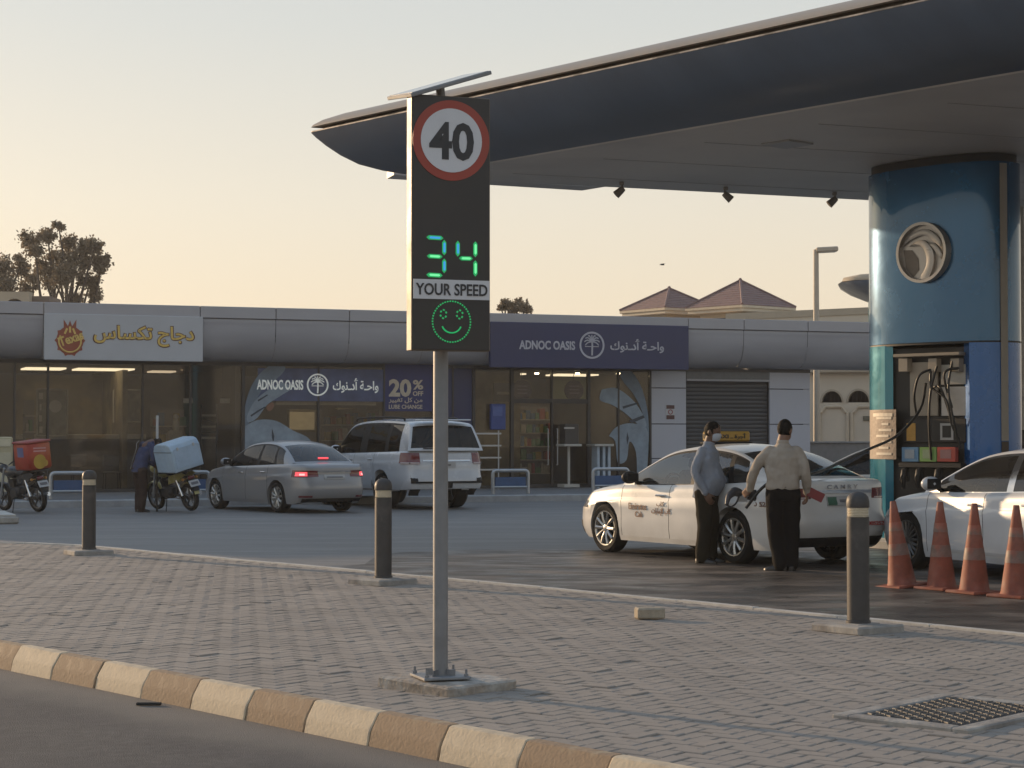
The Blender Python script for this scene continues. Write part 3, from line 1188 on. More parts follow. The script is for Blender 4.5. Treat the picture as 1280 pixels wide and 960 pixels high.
mb = MB()
wallp(mb, -180, 180, ZSEAM + 0.012, ZTOP - 0.13, n=72)
mb.build('upper_cladding', M_BLUE, pyl, 60, weld=0.001)
mb = MB()
wallp(mb, -180, 180, ZTOP - 0.131, ZTOP - 0.01, 0.96, n=48, nz=1)
mb.build('shadow_gap', M_PUMPIN, pyl, 60)
mb = MB()
wallp(mb, -180, 180, ZSEAM - 0.02, ZSEAM + 0.03, 0.985, n=48, nz=1)
mb.build('shadow_gap', M_PUMPIN, pyl, 60)
# lower part: teal leg (far end), opening, blue leg (near end), back
T_OPEN0, T_OPEN1 = 52, 116
mb = MB()
wallp(mb, T_OPEN1, 180, 0.12, ZSEAM - 0.012)
wallp(mb, T_OPEN1, 180, 0.12, ZSEAM - 0.012, 0.86)
mb.grid([[ell(T_OPEN1, k) + Vector((0, 0, z)) for k in (1.0, 0.86)] for z in (0.12, ZSEAM - 0.012)])
mb.build('teal_leg', M_TEAL, pyl, 50)
mb = MB()
wallp(mb, -22, T_OPEN0, 0.12, ZSEAM - 0.012)
wallp(mb, -22, T_OPEN0, 0.12, ZSEAM - 0.012, 0.8)
mb.grid([[ell(T_OPEN0, k) + Vector((0, 0, z)) for k in (1.0, 0.8)] for z in (0.12, ZSEAM - 0.012)])
mb.build('blue_leg', pbr('pylon_deep_blue', (0.006, 0.11, 0.36), 0.3, 0.3, var=0.06, scale=1.5, coat=0.5), pyl, 50)
mb = MB()
wallp(mb, 180, 338, 0.12, ZSEAM - 0.012)
mb.build('back_cladding', M_BLUE, pyl, 50)
mb = MB()
wallp(mb, 9, 19, 0.95 + 0.58, ZTOP - 0.16, 1.012)
mb.build('grey_strip', M_STRIP, pyl, 50)
mb = MB()
wallp(mb, 9, 19, 0.12, 0.94 + 0.58, 1.012)
mb.build('brown_strip', pbr('pylon_brown_strip', (0.075, 0.058, 0.048), 0.6), pyl, 50)
mb = MB()
mb.lathe([(1.0, 0.0), (1.0, 0.10), (0.97, 0.125)], 48, sx=A_E + 0.35, sy=B_E + 0.45)
mb.build('island_plinth', M_CONC_LIGHT, pyl, 40)
# round emblem: a raised metal dish with curved wings
M_EMB = pbr('emblem_metal', (0.44, 0.42, 0.40), 0.34, 0.5, var=0.1, scale=8)
M_EMB_D = pbr('emblem_dark_metal', (0.17, 0.15, 0.135), 0.45, 0.5, var=0.1, scale=8)  # darker metal for the flat field of the emblem
er = Vector((0, 0, 0))
best = None
for tt in range(60, 170):
    q = Matrix.Rotation(atan2(-U.y, -U.x), 3, 'Z') @ ell(tt) + PYL
    d = abs(640 + F_PX * q.x / q.y - 1158)
    if best is None or d < best[0]:
        best = (d, tt, q)
TE = best[1]
ec = ell(TE, 1.0)
en_ = (ell(TE + 2) - ell(TE - 2)).normalized()
en_ = Vector((en_.y, -en_.x, 0))
if en_.dot(ec) < 0:
    en_ = -en_
ez = zat(316, best[2].y) + 0.045
EM = Matrix.Translation((ec.x, ec.y, ez)) @ Matrix.Rotation(atan2(en_.y, en_.x) + pi / 2, 4, 'Z')     # its -Y looks outwards
RE = 0.43
emb = MB()
ring(emb, 0, 0, RE * 0.9, RE, 0.06, 0.16, 56)
disc(emb, 0, 0, RE * 0.91, 0.06, 0.085, 48)
emb2 = MB()
emb2.join(emb, EM)
emblem = emb2.build('emblem', M_EMB, pyl, 40)


def wing(pts_o, pts_i, y, th):
    o = catmull([(x, 0, z) for x, z in pts_o], 6)
    i_ = catmull([(x, 0, z) for x, z in pts_i], 6)
    mb = MB()
    yv, yb = Vector((0, y - th, 0)), Vector((0, y, 0))
    mb.grid([[p + yb for p in o], [p + yv for p in o], [p.lerp(q, 0.5) + yv - Vector((0, 0.012, 0)) for p, q in zip(o, i_)], [p + yv for p in i_], [p + yb for p in i_]])
    return mb


W1 = wing([(-0.36, 0.1), (-0.2, 0.27), (0.05, 0.33), (0.27, 0.2), (0.37, 0.0)], [(-0.36, 0.1), (-0.2, 0.19), (0.03, 0.24), (0.2, 0.14), (0.37, 0.0)], -0.025, 0.04)
W2 = wing([(-0.22, 0.1), (0.0, 0.18), (0.18, 0.03), (0.2, -0.18), (0.12, -0.37)], [(-0.22, 0.1), (-0.02, 0.09), (0.07, -0.03), (0.07, -0.2), (-0.06, -0.38)], -0.025, 0.05)
W3 = wing([(0.02, 0.12), (0.2, 0.12), (0.32, -0.02), (0.34, -0.12)], [(0.02, 0.12), (0.16, 0.06), (0.26, -0.06), (0.34, -0.12)], -0.03, 0.03)
for wv in (W1, W2, W3):
    o = MB()
    o.join(wv, EM)
    o.build('emblem_wing', M_EMB, emblem, 40)
o = MB()
o.join(MB().add([(x, -0.032, z) for x, z in ((-0.35, 0.06), (-0.2, 0.05), (-0.09, -0.08), (-0.08, -0.24), (-0.18, -0.34), (-0.3, -0.22))], [(0, 1, 2, 3, 4, 5)]), EM)
o.build('emblem_field', M_EMB_D, emblem)

# inside of the opening: pump face on a chord of the oval
Rp = Matrix.Rotation(atan2(-U.y, -U.x), 3, 'Z')
oa, ob_ = ell(T_OPEN1, 0.80), ell(T_OPEN0, 0.80)
PF_ANG = atan2((ob_ - oa).y, (ob_ - oa).x)
oc = (oa + ob_) / 2
pumpM = pyl
pump = thing('fuel_pump', 'fuel dispenser with blue green and red grade buttons inside the pylon', 'fuel pump', PYL + Rp @ Vector((oc.x, oc.y, 0)), atan2(-U.y, -U.x) + PF_ANG + (0 if OUT < 0 else pi))
PWD = (ob_ - oa).length                             # local x along the face; -y looks at the lane


def pxz(px, py):
    """picture -> face coordinates of the pump (x, z)"""
    best, lo = None, None
    for k in range(-90, 91):
        x = k / 90.0 * PWD * 0.75
        q = pump.location + Matrix.Rotation(pump.rotation_euler.z, 3, 'Z') @ Vector((x, -0.06, 0))
        d = abs(640 + F_PX * q.x / q.y - px)
        if best is None or d < best[0]:
            best = (d, x, q.y)
    return best[1], zat(py, best[2]) + 0.045


def face_box(name, x0, y0, x1, y1, mat, dep, th=0.03, parent=None, ch=0.006):
    a, b = pxz(x0, y1), pxz(x1, y0)
    mb = MB()
    mb.box(((a[0] + b[0]) / 2, -dep - th / 2, (a[1] + b[1]) / 2), (abs(b[0] - a[0]), th, b[1] - a[1]), ch=ch)
    return mb.build(name, mat, parent or pump)


mb = MB()
mb.box((0, 0.12, ZSEAM / 2 - 0.02), (PWD * 1.3, 0.22, ZSEAM - 0.08))
mb.build('housing', M_PUMPIN, pump)
face_box('canopy_hood', 1123, 440, 1206, 447, M_BEIGE, 0.03, 0.16)
for x in (1128, 1165, 1193):
    face_box('hose_outlet', x, 448, x + 11, 465, M_BEIGE, 0.03, 0.12)
face_box('beige_panel', 1136, 452, 1171, 520, M_BEIGE, 0.0, 0.03)
face_box('display_panel', 1175, 455, 1206, 481, pbr('pump_pale_panel', (0.46, 0.44, 0.40), 0.4), 0.0, 0.035)
face_box('lower_display', 1175, 483, 1206, 520, pbr('pump_grey_panel', (0.38, 0.40, 0.42), 0.35), 0.0, 0.03)
face_box('black_panel', 1128, 523, 1206, 553, M_PUMPIN, 0.0, 0.04)
face_box('yellow_sticker', 1132, 529, 1143, 551, pbr('sticker_yellow', (0.55, 0.30, 0.06), 0.5), 0.041, 0.004, ch=0)
face_box('white_frame', 1174, 529, 1191, 550, pbr('sticker_pale', (0.42, 0.42, 0.42), 0.5), 0.041, 0.004, ch=0)
face_box('dark_screen', 1177, 532, 1188, 547, M_PUMPIN, 0.0455, 0.003, ch=0)
for nm, x0_, x1_, c in (('blue_grade_button', 1131, 1152, (0.10, 0.24, 0.42)), ('green_grade_button', 1153, 1174, (0.20, 0.36, 0.10)), ('red_grade_button', 1175, 1198, (0.52, 0.085, 0.06))):
    o = face_box(nm, x0_, 559, x1_, 577, pbr(nm, c, 0.35, var=0.08), 0.06, 0.08)
    a, b = pxz(x0_ + 4, 573), pxz(x1_ - 5, 562)
    mb = MB()
    mb.box(((a[0] + b[0]) / 2, -0.1425, (a[1] + b[1]) / 2), (abs(b[0] - a[0]), 0.004, b[1] - a[1]))
    mb.build('button_label', pbr(nm + '_label', tuple(0.5 * x + 0.16 for x in c), 0.4), o)
face_box('nozzle_shelf', 1128, 579, 1206, 584, M_PUMPIN, 0.03, 0.13)
for x in (1136, 1154, 1178):
    a = pxz(x, 600)
    mb = MB()
    X, Z = a
    mb.tube([(X, -0.10, Z + 0.16), (X, -0.17, Z + 0.13), (X, -0.20, Z + 0.02), (X, -0.19, Z - 0.12)], [0.03, 0.045, 0.042, 0.024], 10)
    mb.tube([(X, -0.22, Z + 0.08), (X, -0.27, Z + 0.0), (X, -0.22, Z - 0.1)], 0.012, 6)
    mb.box((X, -0.12, Z + 0.06), (0.09, 0.05, 0.16), ch=0.015)
    mb.build('nozzle_holster', M_PUMPIN, pump, 50)
for pts in (((1168, 462), (1158, 470), (1152, 495), (1150, 520)), ((1176, 458), (1172, 490), (1170, 530), (1168, 575)), ((1168, 462), (1173, 484), (1192, 500), (1197, 530), (1203, 550)), ((1195, 452), (1194, 485), (1199, 520), (1204, 560)), ((1204, 460), (1190, 468), (1194, 510)), ((1172, 484), (1186, 486), (1192, 520))):
    P3 = []
    for i, q in enumerate(pts):
        x, z = pxz(*q)
        P3.append((x, -0.14 - 0.1 * sin(pi * i / (len(pts) - 1)), z))
    mb = MB()
    mb.tube(catmull(P3, 7), 0.017, 8)
    mb.build('pump_hose', M_HOSE, pump, 60)
# patterned plaque on the teal leg
best = min(range(100, 178), key=lambda tt: abs(640 + F_PX * (Rp @ ell(tt) + PYL).x / (Rp @ ell(tt) + PYL).y - 1110))
qy = (Rp @ ell(best) + PYL).y
za, zb_ = zat(574, qy) + 0.045, zat(512, qy) + 0.045
pq = thing('notice_plaque', 'tall pale engraved plaque fixed to the teal leg of the pylon', 'plaque', PYL, atan2(-U.y, -U.x))
mb = MB()
wallp(mb, best - 9, best + 32, za, zb_, 1.012, n=10)
mb.build('plate', pbr('plaque_metal', (0.22, 0.175, 0.145), 0.55, 0.1, var=0.45, scale=9, bump=0.004, bscale=25), pq, 50)
mb = MB()
for k in range(7):
    z = lerp(za + 0.06, zb_ - 0.14, k / 6)
    wallp(mb, best - 5 + 3 * (k % 2), best + 14 - 4 * (k % 3), z, z + 0.035, 1.022, n=5, nz=1)
wallp(mb, best - 6, best + 20, zb_ - 0.1, zb_ - 0.05, 1.022, n=5, nz=1)
mb.build('raised_marks', pbr('plaque_marks', (0.50, 0.46, 0.40), 0.5, 0.1), pq)

# slim white post beyond the pylon, at the edge of the view
pp = atd(1276, 545, 33.0)
t = thing('canopy_post', 'slim pale post behind the pylon at the edge of the picture', 'post', (pp.x, pp.y, -0.045))
mb = MB()
mb.tube([(0, 0, 1.7), (0, 0, ZS + 0.045)], 0.085, 16)
mb.build('pale_post', M_CONC_LIGHT, t, 40)
mb = MB()
mb.tube([(0, 0, 0), (0, 0, 1.7)], 0.09, 16)
mb.build('dark_foot', M_PUMPIN, t, 40)


# ================================================================== the row of shops
BO = Vector((BP0.x, BP0.y, 0))


def bt(px, q):
    """distance along the front where the picture column px meets the plane q metres behind the fascia"""
    k = (px - 640.0) / F_PX
    o = BO + BM * q
    return -(o.x - k * o.y) / (BU.x - k * BU.y)


def bY(px, q):
    return (BO + BM * q + BU * bt(px, q)).y


def bz(px, py, q):
    return zat(py, bY(px, q))


def bpt(px, py, q):
    return Vector((bt(px, q), q, bz(px, py, q)))


def shop_obj(name, label, cat, group=None):
    return thing(name, label, cat, (BO.x, BO.y, 0), B_ANG, group)


M_CLAD = pbr('grey_cladding', (0.235, 0.235, 0.245), 0.42, 0.15, var=0.06, scale=0.6, col2=(0.19, 0.19, 0.20), c2scale=0.25)
M_FASC = pbr('fascia_metal', (0.33, 0.325, 0.345), 0.5, 0.1, var=0.09, scale=0.5, col2=(0.28, 0.275, 0.295), c2scale=0.3, stretch=(0.6, 1, 3))
M_PARA = pbr('parapet_metal', (0.34, 0.335, 0.355), 0.45, 0.2, var=0.06, scale=0.6)
M_PANELW = pbr('wall_panel', (0.40, 0.41, 0.46), 0.45, 0.1, var=0.05, scale=0.7)
M_JOINT = pbr('panel_joint', (0.03, 0.03, 0.033), 0.7)
M_SHUT = pbr('roller_shutter', (0.058, 0.057, 0.06), 0.5, 0.3, var=0.12, scale=1.2)
M_FRAME = pbr('shopfront_frame', (0.055, 0.05, 0.048), 0.45, 0.3, var=0.1)
M_GLASS = glassy('shop_glass', (0.84, 0.81, 0.76), 0.0, 0.015, dust=0.05, ior=1.33)
M_NAVY = pbr('navy_panel', (0.020, 0.028, 0.090), 0.42, var=0.1, scale=0.8)
M_INWALL = pbr('shop_wall_brown', (0.22, 0.20, 0.185), 0.7, var=0.2, scale=0.8)
M_INWALL2 = pbr('shop_wall_cream', (0.30, 0.25, 0.15), 0.7, var=0.4, scale=1.4, col2=(0.15, 0.12, 0.085), c2scale=0.9)
M_INFLOOR = pbr('shop_floor', (0.16, 0.14, 0.12), 0.4, var=0.15, scale=2)
M_INCEIL = pbr('shop_ceiling', (0.14, 0.12, 0.10), 0.8)
M_LETTER = pbr('letter_white', (0.66, 0.66, 0.70), 0.45, var=0.04)
M_STEEL = pbr('steel_tube', (0.40, 0.41, 0.42), 0.35, 0.6, var=0.1)
M_BLUEPL = pbr('rail_blue_panel', (0.035, 0.085, 0.19), 0.5, var=0.12)
M_LITPANEL = pbr('lit_ceiling_panel', (0.6, 0.5, 0.3), 0.5, emit=(1.0, 0.88, 0.64), estr=1.5)
M_LITPANEL2 = pbr('lit_ceiling_panel_dim', (0.6, 0.5, 0.3), 0.5, emit=(1.0, 0.84, 0.62), estr=0.7)
M_SPOT = pbr('downlight_lens', (0.8, 0.7, 0.5), 0.4, emit=(1.0, 0.85, 0.55), estr=14.0)

QG = 1.0                                             # the glass stands one metre behind the fascia edge
ZP = 0.12                                            # platform height
ZPT, ZPB = 4.86, 4.56                                # parapet band
ZF0 = 3.50                                           # underside of the fascia
T_L, T_R, T_WALL = bt(-620, 0), bt(1190, 0), bt(1013, QG)

# platform in front of the shops
pA, pB = at(240, 632, -0.045), at(720, 627, -0.045)
qk = lambda p: (p - BO).dot(BM)
QK = (qk(pA) + qk(pB)) / 2
pm_ = MB()
rows = []
prof = [(QK, -0.1), (QK + 0.01, 0.10), (QK + 0.04, ZP), (QK + 0.16, ZP + 0.003), (QK + 0.165, ZP - 0.004), (12.0, ZP - 0.004)]
plat_c = MB()
for t in (T_L - 6, T_R + 3):
    rows.append([BO + BU * t + BM * q + Vector((0, 0, z)) for q, z in prof])
plat_c.grid(rows, skip=lambda i, k: k > 3)
tag(plat_c.build('pavement_kerb', pbr('pavement_kerb_concrete', (0.30, 0.30, 0.30), 0.85, var=0.2, scale=4)), kind='structure')
pm_.grid([[r[4], r[5]] for r in rows])
tag(pm_.build('pavement', M_PLATFORM), kind='structure')

shop = shop_obj('shop_building', 'long low grey shop row with curved metal fascia, glazed fronts and a roller shutter', 'building')
mb = MB()
mb.box(((T_L + T_WALL) / 2, 4.6, ZPT - 0.35), (T_WALL - T_L, 7.0, 0.3))
mb.build('roof', M_CLAD, shop)
mb = MB()
mb.box(((T_L + T_WALL) / 2, 9.05, 2.3), (T_WALL - T_L, 0.2, 4.4))
mb.build('back_wall', M_INWALL, shop)
mb = MB()
mb.box((T_WALL - 0.1, 5.0, 2.3), (0.2, 7.9, 4.4))
mb.build('end_wall', M_PANELW, shop)
# parapet band in lengths, and the curved fascia in bays with open joints
seams = sorted([bt(x, 0) for x in (-620, -420, -300, -170, 54, 250, 345, 437, 530, 612, 861, 931, 1011, 1100)] + [T_R])
for i in range(len(seams) - 1):
    a, b = seams[i] + 0.008, seams[i + 1] - 0.008
    mb = MB()
    mb.box(((a + b) / 2, 0.12, (ZPT + ZPB) / 2), (b - a, 0.22, ZPT - ZPB), ch=0.012)
    mb.build('parapet_band', M_PARA, shop)
    prof = [(0.06, ZPB - 0.015), (0.045, ZPB - 0.10)] + [(0.05 + 0.62 * (1 - cos(u * pi / 2)) ** 1.25, lerp(ZPB - 0.12, ZF0, sin(u * pi / 2))) for u in [k / 14 for k in range(15)]] + [(1.05, ZF0 - 0.005)]
    mb = MB()
    mb.grid([[(lerp(a, b, k / 4), q, z) for k in range(5)] for q, z in prof])
    mb.build('fascia_bay', M_FASC, shop, 50)
mb = MB()
mb.box(((T_L + T_R) / 2, 0.2, ZPB - 0.008), (T_R - T_L, 0.2, 0.03))
mb.box(((T_L + T_R) / 2, 0.75, (ZPB + ZF0) / 2 + 0.4), (T_R - T_L, 0.05, 0.6))
mb.build('shadow_joint', M_JOINT, shop)
mb = MB()
mb.box(((T_L + T_WALL) / 2, 1.25, ZF0 - 0.06), (T_WALL - T_L, 0.5, 0.09))
mb.build('fascia_soffit', pbr('soffit_dark', (0.11, 0.105, 0.10), 0.6), shop)
# cladded wall right of the shop windows with the shutter
tw0, tw1 = bt(813, QG), bt(858, QG)
ts1, tw3 = bt(962, QG), T_WALL
zsh = bz(900, 475, QG)
zj1, zj2 = bz(836, 485, QG), bz(836, 530, QG)
for (a, b) in ((tw0, tw1), (ts1, tw3)):
    for z0, z1 in ((ZP, bz(836, 573, QG)), (bz(836, 573, QG), zj2), (zj2, zj1), (zj1, ZF0 - 0.02)):
        mb = MB()
        mb.box(((a + b) / 2, QG + 0.06, (z0 + z1) / 2), (b - a - 0.012, 0.1, z1 - z0 - 0.022), ch=0.006)
        mb.build('cladding_panel', M_PANELW, shop)
    mb = MB()
    mb.box(((a + b) / 2, QG + 0.12, 1.9), (b - a, 0.1, 3.4))
    mb.build('panel_backing', M_JOINT, shop)
mb = MB()
mb.box(((tw1 + ts1) / 2, QG + 0.06, (zsh + ZF0) / 2), (ts1 - tw1 - 0.012, 0.1, ZF0 - zsh - 0.03), ch=0.006)
mb.build('lintel_panel', pbr('lintel_grey', (0.15, 0.155, 0.16), 0.5), shop)
mb = MB()
mb.box(((tw1 + ts1) / 2, QG - 0.0, zsh - 0.01), (ts1 - tw1, 0.06, 0.06), ch=0.01)
mb.build('shutter_rail', M_PARA, shop)
nsl = 26
hs = (zsh - ZP) / nsl
slat = MB()
rows = []
for u in range(7):
    an = lerp(-1.1, 1.1, u / 6)
    rows.append([(-(ts1 - tw1) / 2, -0.022 * cos(an), hs * 0.5 * an / 1.1 * 0.97), ((ts1 - tw1) / 2, -0.022 * cos(an), hs * 0.5 * an / 1.1 * 0.97)])
slat.grid(rows)
slm = slat.mesh('shutter_slat', M_SHUT, 60)
for i in range(nsl):
    link('shutter_slat', slm, shop, ((tw1 + ts1) / 2, QG + 0.16, ZP + hs * (i + 0.5)))
mb = MB()
mb.box(((tw1 + ts1) / 2, QG + 0.2, 1.5), (ts1 - tw1, 0.04, 3.0))
mb.build('shutter_backing', M_JOINT, shop)
# faint lettering over the left hand cladding panel and the no parking sticker
nl = shop_obj('parking_notice', 'small white and red parking notice on the grey wall panel by the shutter', 'notice')
a, b = bpt(832, 524, QG), bpt(844, 506, QG)
mb = MB()
mb.box(((a.x + b.x) / 2, QG + 0.003, (a.z + b.z) / 2), (b.x - a.x, 0.008, b.z - a.z))
mb.build('sheet', pbr('notice_white', (0.45, 0.45, 0.47), 0.5), nl)
for y0, y1 in ((511, 506.5), (524, 519)):
    c, d = bpt(833, y0, QG), bpt(843, y1, QG)
    mb = MB()
    mb.box(((c.x + d.x) / 2, QG - 0.003, (c.z + d.z) / 2), (d.x - c.x, 0.006, d.z - c.z))
    mb.build('dark_bar', pbr('notice_ink', (0.08, 0.03, 0.03), 0.5), nl)
c = bpt(838, 515, QG)
mb = MB()
ring(mb, c.x, c.z, 0.05, 0.075, QG - 0.001, 0.004, 20)
mb.build('symbol_ring', pbr('notice_red', (0.25, 0.05, 0.04), 0.5), nl)

# ------------------------------------------------------------------ glazing
bounds = [-620, -480, -360, -260, -170, -80, 18, 60, 178, 238, 304, 398, 480, 541, 566]
ents = [592, 640, 690, 736, 773, 813]


def pane(x0, x1, z0, z1, parent=shop, name='glass_pane', mat=None, q=QG):
    a, b = bt(x0, q) + 0.025, bt(x1, q) - 0.025
    mb = MB()
    mb.box(((a + b) / 2, q + 0.03, (z0 + z1) / 2), (b - a, 0.012, z1 - z0))
    return mb.build(name, mat or M_GLASS, parent)


ZG = ZF0 - 0.1
ztr = bz(700, 500, QG)                               # transom over the doors
for B in (bounds, ents):
    for i in range(len(B) - 1):
        if B[i] == 541:
            continue
        if B is ents and i in (1, 2):
            pane(B[i], B[i + 1], ztr + 0.03, ZG)
            dr = pane(B[i], B[i + 1], ZP + 0.08, ztr - 0.03, name='door_leaf')
            a, b = bt(B[i], QG), bt(B[i + 1], QG)
            mb = MB()
            for z, h in ((ZP + 0.06, 0.1), (ztr - 0.06, 0.07)):
                mb.box(((a + b) / 2, QG + 0.03, z), (b - a - 0.06, 0.05, h))
            mb.build('door_rail', M_FRAME, dr)
            hx = b - 0.14 if i == 1 else a + 0.14
            mb = MB()
            mb.tube([(hx, QG - 0.0, 0.75), (hx, QG - 0.06, 0.75), (hx, QG - 0.06, 1.75), (hx, QG - 0.0, 1.75)], 0.017, 8)
            mb.build('door_handle', M_STEEL, dr)
        else:
            pane(B[i], B[i + 1], ZP + 0.08, ZG)
for x in sorted(bounds + ents):
    t = bt(x, QG)
    mb = MB()
    mb.box((t, QG + 0.03, (ZP + ZG) / 2), (0.05 if x not in (304, 592, 640, 736) else 0.085, 0.11, ZG - ZP))
    mb.build('mullion', M_FRAME, shop)
for a, b in ((bounds[0], bounds[-1]), (ents[0], ents[-1])):
    ta, tb = bt(a, QG), bt(b, QG)
    mb = MB()
    mb.box(((ta + tb) / 2, QG + 0.035, ZP + 0.04), (tb - ta, 0.09, 0.085))
    mb.build('sill', M_FRAME, shop)
    mb = MB()
    mb.box(((ta + tb) / 2, QG + 0.035, ZG + 0.02), (tb - ta, 0.1, 0.07))
    mb.build('head_rail', M_FRAME, shop)
ta, tb = bt(640, QG), bt(736, QG)
mb = MB()
mb.box(((ta + tb) / 2, QG + 0.03, ztr), (tb - ta - 0.09, 0.09, 0.055))
mb.build('transom', M_FRAME, shop)
# navy pier between the shop windows and the entrance
a, b = bt(541, QG) + 0.03, bt(592, QG) - 0.045
mb = MB()
mb.box(((a + b) / 2, QG + 0.1, (ZP + ZG) / 2), (b - a, 0.2, ZG - ZP), ch=0.01)
mb.build('navy_pier', M_NAVY, shop)

# ------------------------------------------------------------------ inside the shops
mb = MB()
mb.poly([(T_L, QG + 0.1, ZP + 0.004), (T_WALL, QG + 0.1, ZP + 0.004), (T_WALL, 8.9, ZP + 0.004), (T_L, 8.9, ZP + 0.004)])
mb.build('shop_floor', M_INFLOOR, shop)
mb = MB()
mb.poly([(T_L, QG + 0.2, ZF0 - 0.12), (T_WALL, QG + 0.2, ZF0 - 0.12), (T_WALL, 8.9, ZF0 - 0.12), (T_L, 8.9, ZF0 - 0.12)])
mb.build('shop_ceiling', M_INCEIL, shop)
for x, q0, q1 in ((300, 1.3, 8.9), (566, 1.3, 8.9), (816, 1.2, 8.9), (178, 3.6, 8.9)):
    t = bt(x, QG)
    mb = MB()
    mb.box((t, (q0 + q1) / 2, 1.8), (0.14, q1 - q0, 3.3))
    mb.build('partition', M_INWALL if x != 178 else M_INWALL2, shop)


def inside(x0, x1, y0, y1, q, mat, name, parent, th=0.06, ch=0.0):
    a, b = bpt(x0, y1, q), bpt(x1, y0, q)
    mb = MB()
    mb.box(((a.x + b.x) / 2, q, (a.z + b.z) / 2), (b.x - a.x, th, b.z - a.z), ch=ch)
    return mb.build(name, mat, parent)


# left shop: cream lit wall, menu boards, counter
inside(20, 177, 470, 610, 7.0, M_INWALL2, 'lit_wall', shop)
for (x0, x1, q) in ((30, 80, 3.0), (95, 165, 3.2)):
    a, b = bt(x0, 4), bt(x1, 4)
    mb = MB()
    mb.box(((a + b) / 2, 4.2, ZF0 - 0.15), (b - a, 1.2, 0.04))
    mb.build('ceiling_lamp', M_LITPANEL, shop)
for (x0, x1) in ((190, 220), (330, 390), (410, 470)):
    a, b = bt(x0, 5), bt(x1, 5)
    mb = MB()
    mb.box(((a + b) / 2, 5.4, ZF0 - 0.15), (b - a, 0.8, 0.04))
    mb.build('ceiling_lamp', M_LITPANEL2, shop)
for (x0, x1) in ((600, 650), (690, 740), (760, 800)):
    a, b = bt(x0, 4), bt(x1, 4)
    mb = MB()
    mb.box(((a + b) / 2, 4.0, ZF0 - 0.15), (b - a, 1.0, 0.04))
    mb.build('ceiling_lamp', M_LITPANEL, shop)
for x in (671, 722, 773):
    c = bpt(x, 466, 1.6)
    t = shop_obj('downlight', ('lit downlight in the shop entrance ceiling, closest to the navy pier', 'lit downlight in the shop ceiling above the double doors', 'lit downlight in the shop ceiling above the window print of a bending figure')[(x - 671) // 51], 'downlight', 'lit downlights over the entrance')
    mb = MB()
    mb.lathe([(0.075, 0.0), (0.085, 0.09), (0.10, 0.1)], 14, M=Matrix.Translation((c.x, c.y, c.z)))
    mb.build('can', M_FRAME, t, 40)
    mb = MB()
    mb.lathe([(0.06, -0.002), (0.062, -0.03), (0.03, -0.045)], 14, M=Matrix.Translation((c.x, c.y, c.z)))
    mb.build('lens', M_SPOT, t)
inside(592, 650, 465, 610, 3.2, M_INWALL2, 'cream_partition', shop)
inside(690, 815, 468, 500, 5.5, pbr('green_grey_bulkhead', (0.22, 0.25, 0.18), 0.7), 'bulkhead', shop)
inside(645, 690, 500, 610, 6.0, M_INWALL, 'dark_recess', shop)

# furnishings seen through the glass
M_BOARD = pbr('menu_board', (0.16, 0.15, 0.12), 0.5, var=0.5, scale=6)
M_PALE = pbr('pale_laminate', (0.40, 0.38, 0.34), 0.5, var=0.1)


def menu(x0, x1, y0, y1, q, label, seed):
    t = shop_obj('menu_board', label, 'menu board', 'boards hanging inside the chicken shop')
    inside(x0, x1, y0, y1, q, M_BOARD, 'board', t)
    rnd = random.Random(seed)
    for k in range(4):
        yy = lerp(y0 + 4, y1 - 12, k / 3)
        inside(x0 + 2 + rnd.random() * 2, x0 + 5 + rnd.random() * 3, yy, yy + 8, q - 0.04, M_PALE, 'picture_patch', t, 0.01)
    mb = MB()
    a, b = bpt(x0, y1, q - 0.04), bpt(x1, y0, q - 0.04)
    for (p, r) in (((a.x, a.z), (b.x, a.z)), ((b.x, a.z), (b.x, b.z)), ((b.x, b.z), (a.x, b.z)), ((a.x, b.z), (a.x, a.z))):
        mb.tube([(p[0], q - 0.045, p[1]), (r[0], q - 0.045, r[1])], 0.025, 4)
    mb.build('frame', M_PALE, t)
    return t


menu(46, 84, 487, 545, 2.2, 'framed picture menu panel inside the chicken shop window, with a round emblem', 1)
o = menu(142, 176, 488, 528, 5.0, 'pale menu board on the lit wall beside the brown partition', 2)
c = bpt(69, 508, 2.15)
mb = MB()
disc(mb, c.x, c.z, 0.16, 2.13, 0.01, 24)
mb.build('round_emblem', M_PALE, [q for q in SC.objects if q.get('category') == 'menu board'][0])
ct = shop_obj('service_counter', 'long dark counter inside the chicken shop below the menu boards', 'counter')
inside(20, 178, 548, 612, 4.4, M_INWALL, 'counter_front', ct, 0.5, 0.02)
inside(18, 180, 543, 549, 4.4, M_PALE, 'counter_top', ct, 0.7, 0.01)
for (x, y) in ((100, 570), (140, 568)):
    c = bpt(x, 590, 2.8)
    t = shop_obj('cafe_chair', ('dark cafe chair inside the chicken shop nearer the red box motorcycle', 'dark cafe chair inside the chicken shop nearer the brown partition')[x // 140], 'chair', 'cafe chairs inside the chicken shop')
    mb = MB()
    for dx in (-0.2, 0.2):
        for dy in (-0.2, 0.2):
            mb.tube([(c.x + dx, c.y + dy, ZP), (c.x + dx * 0.9, c.y + dy * 0.9, ZP + 0.45)], 0.015, 6)
    tag(mb.build('leg', M_FRAME, t), kind='stuff')
    mb = MB()
    mb.box((c.x, c.y, ZP + 0.47), (0.44, 0.44, 0.04), ch=0.015)
    mb.build('seat', M_INWALL, t)
    mb = MB()
    mb.box((c.x, c.y + 0.2, ZP + 0.78), (0.42, 0.03, 0.3), ch=0.012)
    mb.build('backrest', M_INWALL, t)
